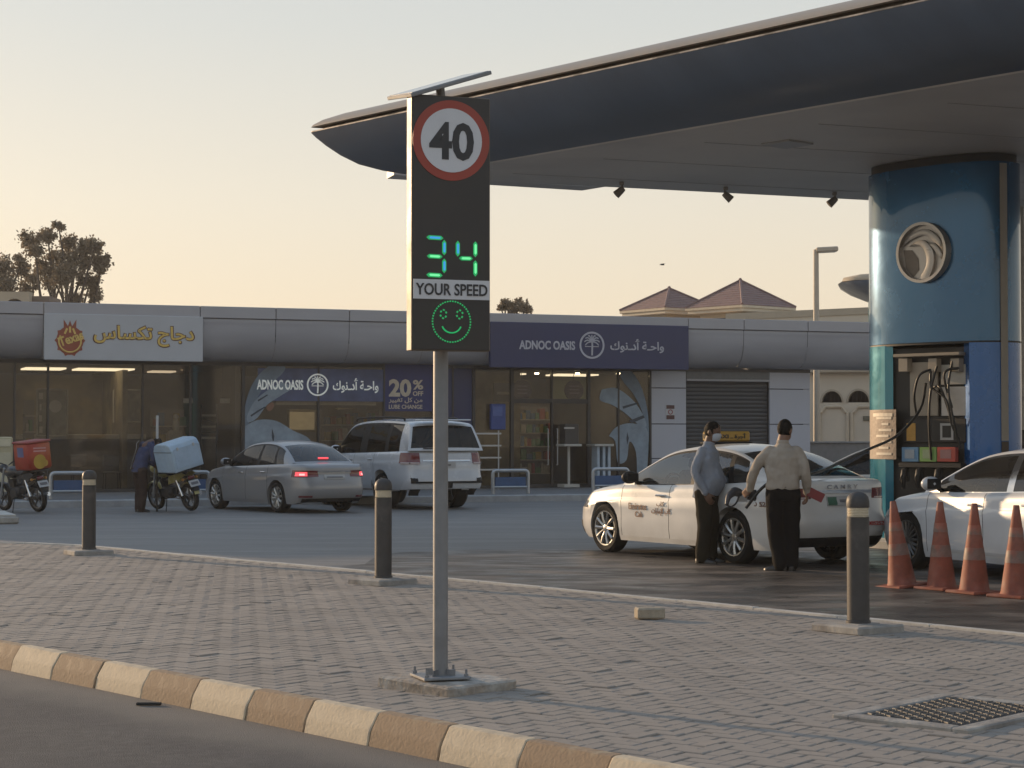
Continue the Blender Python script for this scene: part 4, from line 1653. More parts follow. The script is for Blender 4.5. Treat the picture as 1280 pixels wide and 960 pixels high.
for x, lb in ((235, 'small white hanging sign in the dark shop window over the blue delivery box'), (281, 'small white hanging sign in the dark shop window nearer the figure print')):
    t = shop_obj('hanging_sign', lb, 'hanging sign', 'small white signs hanging in the dark window')
    inside(x - 6, x + 6, 498, 504, 1.9, pbr('tiny_sign', (0.5, 0.5, 0.5), 0.5), 'plate', t, 0.02)
    a = bpt(x, 498, 1.9)
    mb = MB()
    mb.tube([(a.x - 0.06, 1.9, a.z), (a.x - 0.06, 1.9, ZF0 - 0.13)], 0.005, 4)
    mb.build('wire', M_FRAME, t)
rk = shop_obj('display_rack', 'slim dark rack with tilted shelves inside the dark shop window', 'rack')
for k in range(5):
    inside(252, 269, 518 + k * 7, 520.5 + k * 7, 2.4, M_PALE if k % 2 == 0 else M_FRAME, 'shelf', rk, 0.2)
for x in (251, 270):
    inside(x, x + 1.5, 505, 600, 2.4, M_FRAME, 'upright', rk, 0.04)
fig = shop_obj('wall_lamp', 'small pale figurine standing on a shelf in the dark shop window', 'figurine')
fig.name = 'figurine'
c = bpt(220, 538, 2.6)
mb = MB()
mb.lathe([(0.07, 0.0), (0.10, 0.08), (0.08, 0.25), (0.05, 0.3)], 12, M=Matrix.Translation((c.x, c.y, c.z)))
mb.build('body', M_PALE, fig, 50)
mb = MB()
mb.ball((c.x, c.y, c.z + 0.36), 0.075)
mb.build('head', M_PALE, fig, 180)
mb = MB()
mb.box((c.x, c.y, (c.z + ZP) / 2), (0.4, 0.3, c.z - ZP - 0.004), ch=0.01)
mb.build('stand', M_INWALL, fig)

# white and blue things at the Oasis entrance
rk = shop_obj('wire_rack', 'white wire shelf rack standing behind the tail of the white SUV', 'rack')
for k in range(4):
    inside(592, 623, 541 + k * 15, 543 + k * 15, 0.2, M_STEEL, 'shelf', rk, 0.45)
for x in (591.5, 622.5):
    for q in (0.0, 0.42):
        inside(x, x + 1.3, 538, 614, q, M_STEEL, 'upright', rk, 0.03)
bx_ = shop_obj('blue_notice_box', 'upright blue notice box fixed by the shop entrance beside the navy pier', 'notice box')
inside(613, 631, 505, 537, 0.9, pbr('notice_blue', (0.03, 0.06, 0.22), 0.4, var=0.15, scale=6), 'box', bx_, 0.14, 0.01)
inside(616, 628, 508, 520, 0.82, pbr('notice_blue_pale', (0.07, 0.11, 0.30), 0.4), 'poster', bx_, 0.01)
M_ROUND = pbr('round_sign_purple', (0.035, 0.028, 0.09), 0.5)
for x, y, lb in ((652, 488, 'round violet hanging sign inside the entrance, in front of a dark board'), (717, 488, 'round violet hanging sign inside the entrance, below the middle downlight')):
    c = bpt(x, y, 2.4)
    t = shop_obj('round_sign', lb, 'round sign', 'round signs hanging in the entrance')
    mb = MB()
    disc(mb, c.x, c.z, 0.29, 2.4, 0.05, 28)
    mb.build('disc', M_ROUND, t)
    for k in range(3):
        mb = MB()
        mb.box((c.x, 2.34, c.z + 0.12 - 0.1 * k), (0.3, 0.01, 0.035))
        mb.build('text_bar', pbr('round_sign_bar', (0.16, 0.13, 0.26), 0.5), t)
    mb = MB()
    mb.tube([(c.x, 2.4, c.z + 0.28), (c.x, 2.4, ZF0 - 0.13)], 0.008, 5)
    mb.build('rod', M_FRAME, t)
db = shop_obj('dark_board', 'dark board with a line of pale letters behind the violet sign', 'board')
inside(617, 650, 479, 502, 2.6, M_FRAME, 'board', db)
inside(621, 641, 490, 493, 2.56, M_PALE, 'letter_line', db, 0.01)
for x0, x1, lb in ((700, 722, 'narrow white high table on one leg by the shop doors'), (738, 762, 'white stacked plastic table by the figure print')):
    t = shop_obj('white_table', lb, 'table', 'white tables at the shop entrance')
    inside(x0, x1, 555, 558, 0.3, M_PALE, 'table_top', t, 0.6, 0.01)
    if x0 == 700:
        inside(709.5, 712, 558, 607, 0.3, M_PALE, 'leg', t, 0.06)
        inside(701, 720, 605, 609, 0.3, M_PALE, 'foot', t, 0.5)
    else:
        for x in (743, 750, 756.5):
            inside(x, x + 3, 558, 610, 0.3, pbr('plastic_white', (0.36, 0.42, 0.48), 0.5), 'leg', t, 0.4)
st_ = shop_obj('stock_crate', 'dark crate on the white high table by the shop doors', 'crate')
inside(703, 720, 530, 554.8, 0.3, M_FRAME, 'crate_body', st_, 0.4, 0.01)
inside(705, 718, 534, 536, 0.09, M_PALE, 'crate_slot', st_, 0.01)

# stocked shelves further back in both shops
M_GOODS = [pbr('goods_%d' % i, c, 0.5, var=0.2, scale=8) for i, c in enumerate(((0.32, 0.07, 0.05), (0.34, 0.25, 0.06), (0.08, 0.16, 0.30), (0.36, 0.34, 0.30), (0.10, 0.22, 0.10)))]


def stocked(x0, x1, y0, y1, q, rows_, label, seed):
    t = shop_obj('stocked_shelf', label, 'shelf', 'stocked shelves seen through the shop glass')
    rnd = random.Random(seed)
    a, b = bpt(x0, y1, q), bpt(x1, y0, q)
    mb = MB()
    mb.box(((a.x + b.x) / 2, q + 0.2, (a.z + b.z) / 2), (b.x - a.x, 0.03, b.z - a.z))
    mb.build('back_panel', M_INWALL, t)
    for k in range(rows_):
        z = lerp(a.z, b.z, k / rows_)
        mb = MB()
        mb.box(((a.x + b.x) / 2, q + 0.02, z), (b.x - a.x, 0.36, 0.03))
        mb.build('shelf_board', M_PALE, t)
        g_ = MB()
        x = a.x + 0.03
        while x < b.x - 0.12:
            w_ = rnd.uniform(0.08, 0.2)
            h_ = (b.z - a.z) / rows_ * rnd.uniform(0.4, 0.8)
            if rnd.random() < 0.85:
                g_.box((x + w_ / 2, q - 0.03, z + 0.017 + h_ / 2), (w_ * 0.88, 0.2, h_), rnd.randrange(5))
            x += w_
        tag(g_.build('goods', M_GOODS, t), kind='stuff')
    return t


stocked(642, 688, 508, 592, 5.0, 5, 'stocked shelf behind the double doors of the shop entrance', 1)
stocked(745, 800, 506, 585, 5.2, 5, 'stocked shelf behind the glass beside the figure print and white tables', 2)
stocked(404, 476, 512, 590, 4.6, 4, 'stocked shelf behind the glass above the roof of the white SUV', 3)
stocked(190, 232, 512, 596, 4.2, 4, 'stocked shelf in the dark shop window behind the rider', 4)
stocked(30, 44, 500, 600, 3.4, 5, 'narrow stocked shelf inside the chicken shop behind the red delivery box', 5)

# ------------------------------------------------------------------ big printed figures on the glass
M_PR = [pbr('print_steel_blue', (0.135, 0.175, 0.22), 0.5, var=0.25, scale=2.5), pbr('print_pale_blue', (0.22, 0.27, 0.32), 0.5, var=0.25, scale=2.5), pbr('print_dark_fold', (0.035, 0.045, 0.062), 0.5, var=0.2), pbr('print_skin', (0.20, 0.10, 0.06), 0.5)]


def printed(name, label, polys):
    t = shop_obj(name, label, 'window print', 'figure prints on the shop glass')
    for k, (nm, mi, pts) in enumerate(polys):
        q = QG - 0.012 - 0.0025 * k
        P3 = [bpt(x, y, q) for x, y in pts]
        P3 = catmull(P3 + [P3[0]], 4)[:-1] if nm != 'fold' else P3
        mb = MB()
        n = len(P3)
        mb.add([tuple(p) for p in P3] + [(p.x, p.y + 0.002, p.z) for p in P3], [tuple(range(n))] + [(i, (i + 1) % n, n + (i + 1) % n, n + i) for i in range(n)])
        mb.build(nm, M_PR[mi], t)
    return t


printed('window_print', 'window print of a bending figure in blue beside the chicken shop', [
    ('shoulder', 0, [(335, 458), (356, 458), (350, 470), (330, 485), (318, 505), (311, 530), (308, 560), (304.5, 560), (304.5, 520), (311, 490), (322, 470)]),
    ('arm', 1, [(352, 478), (366, 484), (352, 494), (334, 506), (322, 522), (311, 528), (309, 520), (318, 502), (334, 488)]),
    ('torso', 1, [(306, 533), (322, 525), (345, 526), (366, 538), (388, 550), (390, 575), (360, 580), (320, 580), (305, 570)]),
    ('fold', 2, [(313, 519), (322, 513), (331, 508), (332, 509), (323, 515), (314, 521)]),
    ('fold', 2, [(322, 500), (334, 493), (335, 494), (323, 502)]),
    ('hand', 3, [(334, 506), (341, 503), (342, 509), (337, 514), (333, 511)]),
    ('fold', 2, [(340, 535), (343, 545), (342, 556), (340, 546)]),
])
printed('window_print', 'window print of a bending figure in blue beside the grey wall panels', [
    ('shoulder', 0, [(775, 461), (790, 465), (803, 487), (810, 518), (811, 552), (807, 545), (803, 516), (792, 493), (777, 474)]),
    ('arm', 1, [(752, 487), (770, 485), (790, 499), (803, 517), (808, 533), (797, 530), (781, 516), (765, 506), (750, 500)]),
    ('torso', 1, [(761, 545), (770, 534), (786, 529), (803, 532), (810, 541), (810, 570), (806, 600), (797, 600), (795, 566), (787, 552), (783, 575), (772, 578), (769, 552)]),
    ('fold', 2, [(778, 508), (796, 503), (797, 505), (779, 511)]),
    ('fold', 2, [(786, 526), (804, 519), (806, 522), (790, 529)]),
    ('fold', 2, [(784, 540), (786, 548), (784, 556), (783, 548)]),
])

# ------------------------------------------------------------------ shop signs
sg = shop_obj('shop_sign', 'grey fascia sign with yellow Arabic lettering and a red round emblem', 'shop sign')
a, b = bpt(54.5, 449.5, -0.06), bpt(253, 396, -0.06)
mb = MB()
SGR = Matrix.Rotation(0, 3, 'X')
mb.box(((a.x + b.x) / 2, -0.02, (a.z + b.z) / 2), (b.x - a.x, 0.12, b.z - a.z), ch=0.01)
mb.build('panel', pbr('sign_panel_grey', (0.42, 0.43, 0.45), 0.5, var=0.06, scale=1), sg)
AR_CHICKEN = '\ufeb1\ufe8e\ufeb4\ufedc\ufe97 \ufe9d\ufe8e\ufe9f\ufea9'
c0, c1 = bpt(117, 432, -0.1), bpt(242, 409, -0.1)
for nm, yy, bold, mat, dep in (('letter_backing', -0.084, 0.05, pbr('letter_shadow', (0.10, 0.035, 0.02), 0.5), 0.004), ('lettering', -0.094, 0.018, pbr('letter_yellow', (0.62, 0.42, 0.10), 0.4, var=0.1), 0.006)):
    tx = flat_text(AR_CHICKEN, c1.x - c0.x + (0.06 if nm != 'lettering' else 0), c1.z - c0.z + (0.05 if nm != 'lettering' else 0), bold=bold, depth=dep)
    tx.build(nm, mat, sg, loc=((c0.x + c1.x) / 2, yy, (c0.z + c1.z) / 2))
# emblem: flame edged disc, yellow ring and slanted word band
c = bpt(87, 424, -0.1)
M_FL = pbr('emblem_red', (0.26, 0.06, 0.03), 0.5)
M_YE = pbr('emblem_yellow', (0.62, 0.42, 0.12), 0.45)
mb = MB()
pts = []
for k in range(40):
    an = 2 * pi * k / 40
    r = 0.36 + (0.05 if k % 4 == 0 else 0) + (0.14 if 7 < k < 13 and k % 2 == 0 else 0)
    pts.append((c.x + r * cos(an) * 0.92, c.z - 0.03 + r * sin(an)))
RX = Matrix(((1, 0, 0, 0), (0, 0, -1, 0), (0, 1, 0, 0), (0, 0, 0, 1)))
mb.prism(pts, 0.081, 0.087, 0, RX)
em = mb.build('emblem', M_FL, sg)
mb = MB()
mb.tube([(c.x + 0.27 * cos(t), -0.09, c.z - 0.05 + 0.27 * sin(t)) for t in [lerp(2.6, 6.8, k / 20) for k in range(21)]], 0.022, 6)
mb.build('emblem_ring', M_YE, em)
mb = MB()
mb.join(flat_text('Texas', 0.62, 0.24, bold=0.03, depth=0.005), Matrix.Rotation(radians(-20), 4, 'Y'))
mb.build('emblem_word', M_YE, em, loc=(c.x + 0.02, -0.098, c.z + 0.02))
mb = MB()
for k in range(3):
    mb.box((c.x - 0.1 + 0.1 * k, -0.09, c.z + 0.2 + (0.04 if k == 1 else 0)), (0.05, 0.008, 0.15), M=Matrix.Rotation(0.4 - 0.4 * k, 3, 'Y'))
mb.build('emblem_flame', M_YE, em)

AR_OASIS_L = '\ufed9\ufeee\ufee7\u0640\ufea9\ufe83'
AR_OASIS_R = '\ufe94\u0640\ufea3\ufe8d\ufeed'


def oasis(t, q, y0, y1, la, lb_, ar_a, ar_b, lc, lr, mat, th=0.006, tint=None):
    """latin word, palm roundel and Arabic words on a band (picture columns la..lb_, ar_a..ar_b; roundel at lc)"""
    ym = (y0 + y1) / 2
    c0, c1 = bpt(la, y1, q), bpt(lb_, y0, q)
    flat_text('ADNOC OASIS', c1.x - c0.x, c1.z - c0.z, bold=0.03, depth=th).build('latin_lettering', mat, t, loc=((c0.x + c1.x) / 2, q, (c0.z + c1.z) / 2))
    c0, c1 = bpt(ar_a, y1 + 4, q), bpt(ar_b, y0 - 2, q)
    flat_text(AR_OASIS_L + ' ' + AR_OASIS_R, c1.x - c0.x, c1.z - c0.z, bold=0.02, depth=th).build('arabic_lettering', mat, t, loc=((c0.x + c1.x) / 2, q, (c0.z + c1.z) / 2))
    c = bpt(lc, ym, q)
    R_ = lr / (F_PX / bY(lc, q))
    mb = MB()
    ring(mb, c.x, c.z, R_ * 0.86, R_, q + 0.004, 0.012, 40)
    rd = mb.build('roundel', mat, t)
    mb = MB()
    mb.tube([(c.x, q, c.z - R_ * 0.75), (c.x + 0.01, q, c.z), (c.x, q, c.z + R_ * 0.25)], R_ * 0.07, 6)
    mb.build('palm_trunk', mat, rd)
    mb = MB()
    for k in range(9):
        an = lerp(-0.5, pi + 0.5, k / 8)
        tip = Vector((c.x + R_ * 0.62 * cos(an), q, c.z + R_ * (0.22 + 0.5 * sin(an))))
        mid = Vector((c.x + R_ * 0.36 * cos(an), q, c.z + R_ * (0.36 + 0.36 * sin(an))))
        mb.tube(catmull([(c.x, q, c.z + R_ * 0.25), mid, tip], 4), [R_ * 0.05] * 5 + [R_ * 0.05] * 3 + [R_ * 0.015], 5)
    mb.box((c.x, q, c.z - R_ * 0.1), (R_ * 1.1, 0.01, R_ * 0.06))
    mb.build('palm_fronds', mat, rd)


sg = shop_obj('shop_sign', 'navy fascia sign with white lettering and a palm roundel above the entrance', 'shop sign')
a, b = bpt(613, 459, -0.06), bpt(861, 407.5, -0.06)
mb = MB()
mb.box(((a.x + b.x) / 2, 0.0, (a.z + b.z) / 2), (b.x - a.x, 0.14, b.z - a.z), ch=0.01)
mb.build('panel', M_NAVY, sg)
oasis(sg, -0.08, 426.5, 436.5, 649, 719, 763, 830, 740, 17.0, pbr('letter_dim_white', (0.42, 0.42, 0.47), 0.45))
# navy band with the same words inside the glass, and the offer poster
sg = shop_obj('window_band', 'navy band with white lettering and palm roundel behind the shop glass', 'sign band')
inside(322, 480, 462, 501, QG + 0.005, pbr('band_blue', (0.075, 0.09, 0.17), 0.5, var=0.3, scale=2), 'band', sg, 0.024)
oasis(sg, QG - 0.034, 475, 487, 321, 379, 416, 473, 397, 14.0, pbr('letter_bright', (0.75, 0.76, 0.74), 0.45, emit=(0.9, 0.95, 0.9), estr=0.12))
inside(345, 470, 501.5, 506, QG + 0.14, M_PALE, 'band_rail', sg, 0.03)
sg = shop_obj('offer_poster', 'blue offer poster reading 20% OFF on the shop glass', 'poster')
inside(481, 541, 456, 514, QG - 0.012, pbr('poster_blue', (0.028, 0.033, 0.12), 0.5, var=0.1), 'sheet', sg, 0.012)
M_PT = pbr('poster_gold', (0.50, 0.43, 0.33), 0.5)
for s_, x0, x1, y0, y1, bold, ar in (('20', 486, 514, 474, 496, 0.04, 0), ('%', 516, 529, 475, 487, 0.03, 0), ('OFF', 516, 529, 489, 495, 0.03, 0), ('\ufead\ufef4\ufef4\ufed0\ufe97 \ufedd\ufedb \ufee6\ufee3', 486, 528, 497, 504, 0.02, 1), ('LUBE CHANGE', 486, 528, 506, 511, 0.02, 0)):
    c0, c1 = bpt(x0, y1, QG - 0.02), bpt(x1, y0, QG - 0.02)
    flat_text(s_, c1.x - c0.x, c1.z - c0.z, bold=bold, depth=0.003).build('poster_lettering', M_PT, sg, loc=((c0.x + c1.x) / 2, QG - 0.022, (c0.z + c1.z) / 2))

# cafe furniture and fridges behind the Oasis window
for x0, x1, y0, y1, q, lb in ((360, 395, 512, 540, 6.0, 'pale lit panel behind the shop glass above the silver sedan'), (420, 445, 510, 540, 6.0, 'narrow pale cabinet behind the shop glass above the white SUV')):
    t = shop_obj('wall_cabinet', lb, 'cabinet')
    inside(x0, x1, y0, y1, q, M_INWALL2, 'cabinet_body', t, 0.3, 0.01)
    inside(x0 + 2, x1 - 2, y0 + 3, y1 - 3, q - 0.17, pbr('cabinet_glow', (0.5, 0.42, 0.25), 0.5, emit=(1, 0.8, 0.45), estr=0.12), 'cabinet_face', t, 0.02)


# ------------------------------------------------------------------ steel hoop rails along the pavement
def rail(x0, x1, ytop, ybot, q, label):
    a, b = bpt(x0, ybot, q), bpt(x1, ytop, q)
    t = shop_obj('hoop_rail', label, 'hoop rail', 'steel hoop rails with blue panels on the pavement')
    zt = b.z
    r = 0.09
    pts = [(a.x, q, ZP)] + [(a.x + r - r * cos(u), q, zt - r + r * sin(u)) for u in [k * pi / 8 for k in range(5)]] + [(b.x - r + r * sin(u), q, zt - r + r * cos(u)) for u in [k * pi / 8 for k in range(5)]] + [(b.x, q, ZP)]
    mb = MB()
    mb.tube(pts, 0.045, 10)
    mb.build('hoop', M_STEEL, t, 60)
    mb = MB()
    mb.box(((a.x + b.x) / 2, q, lerp(ZP, zt, 0.52)), (b.x - a.x - 0.12, 0.03, (zt - ZP) * 0.4), ch=0.008)
    mb.build('blue_panel', M_BLUEPL, t)
    mb = MB()
    mb.tube([(a.x, q, lerp(ZP, zt, 0.3)), (b.x, q, lerp(ZP, zt, 0.3))], 0.03, 8)
    mb.build('cross_bar', M_STEEL, t)


QR = QK + 0.9
rail(64, 107, 591, 625, QR, 'hoop rail between the red box motorcycle and the bollard')
rail(616, 660, 588, 618, QR, 'hoop rail between the white SUV and the shop doors')
rail(741, 785, 586, 616, QR, 'hoop rail behind the bonnet of the taxi')
rail(236, 262, 590, 622, QR, 'hoop rail half hidden between the yellow motorcycle and the silver sedan')
# cream cabinet at the left edge
cb = atd(0, 545, 44.0)
t = thing('ice_cabinet', 'cream upright cabinet standing on the pavement behind the red box motorcycle', 'cabinet', (cb.x - 0.3, cb.y, -0.045), B_ANG)
zc = zat(546, 44.0) + 0.045
mb = MB()
mb.box((0.0, 0.3, zc / 2), (1.15, 0.7, zc), ch=0.03)
mb.build('cabinet_body', pbr('cabinet_cream', (0.42, 0.37, 0.24), 0.5, var=0.08), t)
mb = MB()
mb.box((0.0, -0.065, zc - 0.14), (1.05, 0.02, 0.17), ch=0.004)
mb.build('name_band', pbr('cabinet_band', (0.55, 0.50, 0.36), 0.5), t)
mb = MB()
mb.box((0.28, -0.065, zc * 0.42), (0.5, 0.02, zc * 0.7), ch=0.004)
mb.build('door', pbr('cabinet_door', (0.46, 0.42, 0.30), 0.45, var=0.1), t)


# ================================================================== beyond the shops
M_VILLA = pbr('villa_render', (0.42, 0.35, 0.26), 0.85, var=0.08, scale=1)
M_TILE = pbr('roof_tile', (0.20, 0.125, 0.115), 0.75, var=0.2, scale=3)
M_SANDW = pbr('sandstone_wall', (0.60, 0.52, 0.41), 0.85, var=0.08, scale=0.8)
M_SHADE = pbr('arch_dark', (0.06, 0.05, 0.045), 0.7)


def villa(px, ybase, yeave, yapex, halfw, Y, label, rz):
    c = atd(px, 545, Y)
    k = F_PX / Y
    t = thing('villa_tower', label, 'villa', (c.x, c.y, 0), rz, 'villa towers beyond the shop roof')
    ze, za_ = zat(yeave, Y), zat(yapex, Y)
    hw = halfw / k / (abs(cos(rz)) + abs(sin(rz)))
    mb = MB()
    mb.box((0, 0, (ze - 0.3) / 2), (hw * 1.45, hw * 1.45, ze - 0.3))
    mb.build('wall', M_VILLA, t)
    mb = MB()
    mb.box((0, 0, ze - 0.22), (hw * 1.9, hw * 1.9, 0.16), ch=0.02)
    mb.build('eave', M_SANDW, t)
    mb = MB()
    mb.box((0, 0, ze - 0.08), (hw * 2.0, hw * 2.0, 0.14), ch=0.02)
    mb.build('fascia', pbr('villa_eave_pale', (0.55, 0.46, 0.34), 0.8), t)
    # stepped tile courses up the four hips
    n = 11
    mb = MB()
    for i in range(n):
        a, b = hw * (1.0 - i / n), hw * (1.0 - (i + 1) / n)
        z0, z1 = lerp(ze, za_, i / n), lerp(ze, za_, (i + 1) / n)
        rr = [[(sx * a, sy * a, z0 + 0.03) for sx, sy in ((-1, -1), (1, -1), (1, 1), (-1, 1))], [(sx * b, sy * b, z1) for sx, sy in ((-1, -1), (1, -1), (1, 1), (-1, 1))]]
        mb.grid(rr, close=True)
        mb.grid([[(sx * a, sy * a, z0 - 0.02) for sx, sy in ((-1, -1), (1, -1), (1, 1), (-1, 1))], rr[0]], close=True)
    mb.build('roof', M_TILE, t)
    mb = MB()
    for sx, sy in ((-1, -1), (1, -1), (1, 1), (-1, 1)):
        mb.tube([(sx * hw, sy * hw, ze + 0.03), (0, 0, za_ + 0.03)], 0.06, 6)
    mb.ball((0, 0, za_ + 0.05), 0.09, n=6)
    mb.build('hip_ridge', M_TILE, t)
    for (x, y) in ((-0.73, 0), (0.0, -0.73)):
        mb = MB()
        mb.box((x * hw, y * hw, ze - 0.9), (0.06 if x else 0.8, 0.06 if y else 0.8, 0.7))
        mb.build('window', M_SHADE, t)


villa(837, 395, 388, 361, 62, 96, 'smaller red hip roofed villa tower rising behind the shop roof', 0.62)
villa(926, 395, 385, 351, 69, 92, 'larger red hip roofed villa tower rising behind the shop roof', 0.70)
# long plain boundary building, pale, right of the villas
p0, p1 = atd(950, 392, 88), atd(1240, 381, 84)
d = Vector((p1.x - p0.x, p1.y - p0.y, 0))
t = thing('warehouse', 'long plain sandy building with a sloping parapet beyond the lamp post', 'building', ((p0.x + p1.x) / 2, (p0.y + p1.y) / 2 + 4, 0), atan2(d.y, d.x))
mb = MB()
z0, z1 = zat(393, 88), zat(380, 84)
L = d.length / 2
mb.add([(-L, -4, 0), (L, -4, 0), (L, -4, z1), (-L, -4, z0), (-L, 4, 0), (L, 4, 0), (L, 4, z1), (-L, 4, z0)], [(0, 1, 2, 3), (4, 5, 6, 7), (0, 3, 7, 4), (1, 2, 6, 5), (3, 2, 6, 7)])
mb.build('wall', M_SANDW, t)
mb = MB()
mb.add([(-L, -4.06, z0 - 0.25), (L, -4.06, z1 - 0.25), (L, -4.06, z1 + 0.05), (-L, -4.06, z0 + 0.05), (-L, -3.9, z0 - 0.25), (L, -3.9, z1 - 0.25), (L, -3.9, z1 + 0.05), (-L, -3.9, z0 + 0.05)], [(0, 1, 2, 3), (4, 5, 6, 7), (3, 2, 6, 7), (0, 1, 5, 4)])
mb.build('coping', M_VILLA, t)

# arched sandstone house right of the shops
Y = 66.0
hc = atd(1090, 545, Y)
HA = radians(14)
t = thing('arcade_house', 'cream house with round arched openings and panelled wall behind the taxi', 'house', (hc.x, hc.y, 0), -HA)
k = F_PX / Y


def hx(px):
    return (px - 1090) / k / cos(HA)


W0, W1_ = hx(1010), hx(1300)
zt = zat(463, Y)
zpan = zat(503, Y)
zb = 0.0
mb = MB()
# front with arches: strips round each opening
arches = [(1042, 12.5, 488), (1074, 13.0, 486), (1106, 13.0, 486), (1138, 13, 486)]
xs = [W0]
top = zt - 0.05
thick = 0.5
front = MB()
rows_t, rows_b = [], []
x = W0
pts = [(W0, zpan)]
for (px, r, ya) in arches:
    c, rr = hx(px), r / k
    for u in range(13):
        an = pi - pi * u / 12
        zz = zpan + rr * 1.15 * sin(an)
        pts.append((c + rr * cos(an), zz))
pts.append((W1_, zpan))
front.grid([[(x_, 0, z_) for x_, z_ in pts], [(x_, 0, top) for x_, z_ in pts]])
front.grid([[(x_, 0, z_) for x_, z_ in pts], [(x_, thick, z_) for x_, z_ in pts]])
front.add([(W0, 0, 0), (W1_, 0, 0), (W1_, 0, zpan), (W0, 0, zpan)], [(0, 1, 2, 3)])
front.add([(W0, 0, 0), (W0, 6, 0), (W0, 6, top), (W0, 0, top)], [(0, 1, 2, 3)])
front.build('wall', M_SANDW, t)
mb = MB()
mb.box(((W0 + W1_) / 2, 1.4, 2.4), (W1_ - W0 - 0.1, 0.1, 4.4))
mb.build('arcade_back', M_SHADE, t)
mb = MB()
mb.box(((W0 + W1_) / 2, -0.05, zt), (W1_ - W0 + 0.3, 0.5, 0.16), ch=0.03)
mb.box(((W0 + W1_) / 2, 0.0, zt + 0.14), (W1_ - W0 + 0.1, 0.35, 0.12), ch=0.02)
mb.build('cornice', M_VILLA, t)
mb = MB()
mb.box(((W0 + W1_) / 2, 3.0, zt + 0.3), (W1_ - W0, 6.0, 0.25))
mb.build('roof', M_VILLA, t)
for (px, r, ya) in arches:
    c, rr = hx(px), r / k
    mb = MB()
    ring_pts = [[(c + rr * f * cos(an), y, zpan + rr * f * 1.15 * sin(an)) for an in [pi * u / 14 for u in range(15)]] for f, y in ((1.0, -0.002), (1.0, -0.05), (1.16, -0.05), (1.16, -0.002))]
    mb.grid(ring_pts)
    mb.build('arch_moulding', M_VILLA, t)
    mb = MB()
    for u in (-0.6, -0.2, 0.2, 0.6):
        mb.tube([(c + u * rr, 0.3, zpan), (c + u * rr, 0.3, zpan + rr * 1.15 * sqrt(1 - u * u))], 0.02, 5)
    mb.build('window_bars', M_SHADE, t)
M_FRM = pbr('house_moulding', (0.56, 0.47, 0.35), 0.8)
for (xa, xb) in ((1027, 1061), (1066, 1100), (1105, 1139)):
    a, b = hx(xa), hx(xb)
    zz0, zz1 = zat(553, Y), zat(508, Y)
    r = 0.22
    path = [(a, -0.04, zz0), (a, -0.04, zz1 - r), (a + r * 0.3, -0.04, zz1 - r * 0.9), (a + r * 0.7, -0.04, zz1 - r * 0.3), (a + r, -0.04, zz1), (b - r, -0.04, zz1), (b - r * 0.7, -0.04, zz1 - r * 0.3), (b - r * 0.3, -0.04, zz1 - r * 0.9), (b, -0.04, zz1 - r), (b, -0.04, zz0)]
    mb = MB()
    mb.tube(path, 0.06, 6)
    mb.build('wall_panel', M_FRM, t)
mb = MB()
mb.box((hx(1086), -0.03, zat(523, Y)), (0.36, 0.05, 0.16), ch=0.01)
mb.build('name_plate', pbr('plate_olive', (0.13, 0.12, 0.08), 0.5), t)
mb = MB()
mb.box((hx(1092) + 1.0, 1.2, zt + 0.62), (2.0, 1.6, 0.75), ch=0.03)
mb.build('roof_block', M_VILLA, t)
# low grey wall in front of the house
wp0, wp1 = atd(1003, 553, 60), atd(1250, 553, 62)
d = wp1 - wp0
t = thing('boundary_wall', 'low plain grey wall in front of the cream arched house', 'wall', ((wp0.x + wp1.x) / 2, (wp0.y + wp1.y) / 2, 0), atan2(d.y, d.x))
h = zat(554, 61)
mb = MB()
mb.box((0, 0, h / 2), (d.length, 0.25, h), ch=0.02)
mb.build('wall_body', pbr('wall_grey', (0.22, 0.21, 0.205), 0.85, var=0.1), t)
mb = MB()
mb.box((0, -0.02, h + 0.03), (d.length + 0.1, 0.33, 0.06), ch=0.01)
mb.build('coping', pbr('wall_coping', (0.26, 0.25, 0.24), 0.85), t)

# street lamp behind the shops
Y = 62.5
c = atd(1021, 545, Y)
t = thing('street_lamp', 'tall pale street lamp with a flat rectangular head behind the shop roof', 'street lamp', (c.x, c.y, 0))
M_POLE = pbr('lamp_pole_cream', (0.46, 0.39, 0.30), 0.6, var=0.08)
k = F_PX / Y
zh = zat(312, Y)
mb = MB()
mb.tube([(0, 0, 0), (0, 0, 3.0), (0, 0, zh)], [0.12, 0.105, 0.085], 14)
mb.build('pole', M_POLE, t, 50)
mb = MB()
mb.tube([(0, 0, zh - 0.06), (0.25, 0, zh - 0.03)], 0.05, 8)
mb.build('arm', M_POLE, t)
mb = MB()
mb.box((13.5 / k, 0, zh - 0.0), (27 / k, 0.36, 0.16), ch=0.03, M=Matrix.Rotation(radians(-3), 3, 'Y'))
mb.build('lamp_head', M_POLE, t)
mb = MB()
mb.box((14.5 / k, 0, zh - 0.085), (20 / k, 0.28, 0.02), M=Matrix.Rotation(radians(-3), 3, 'Y'))
mb.build('lens', pbr('lamp_lens', (0.5, 0.5, 0.46), 0.3), t)

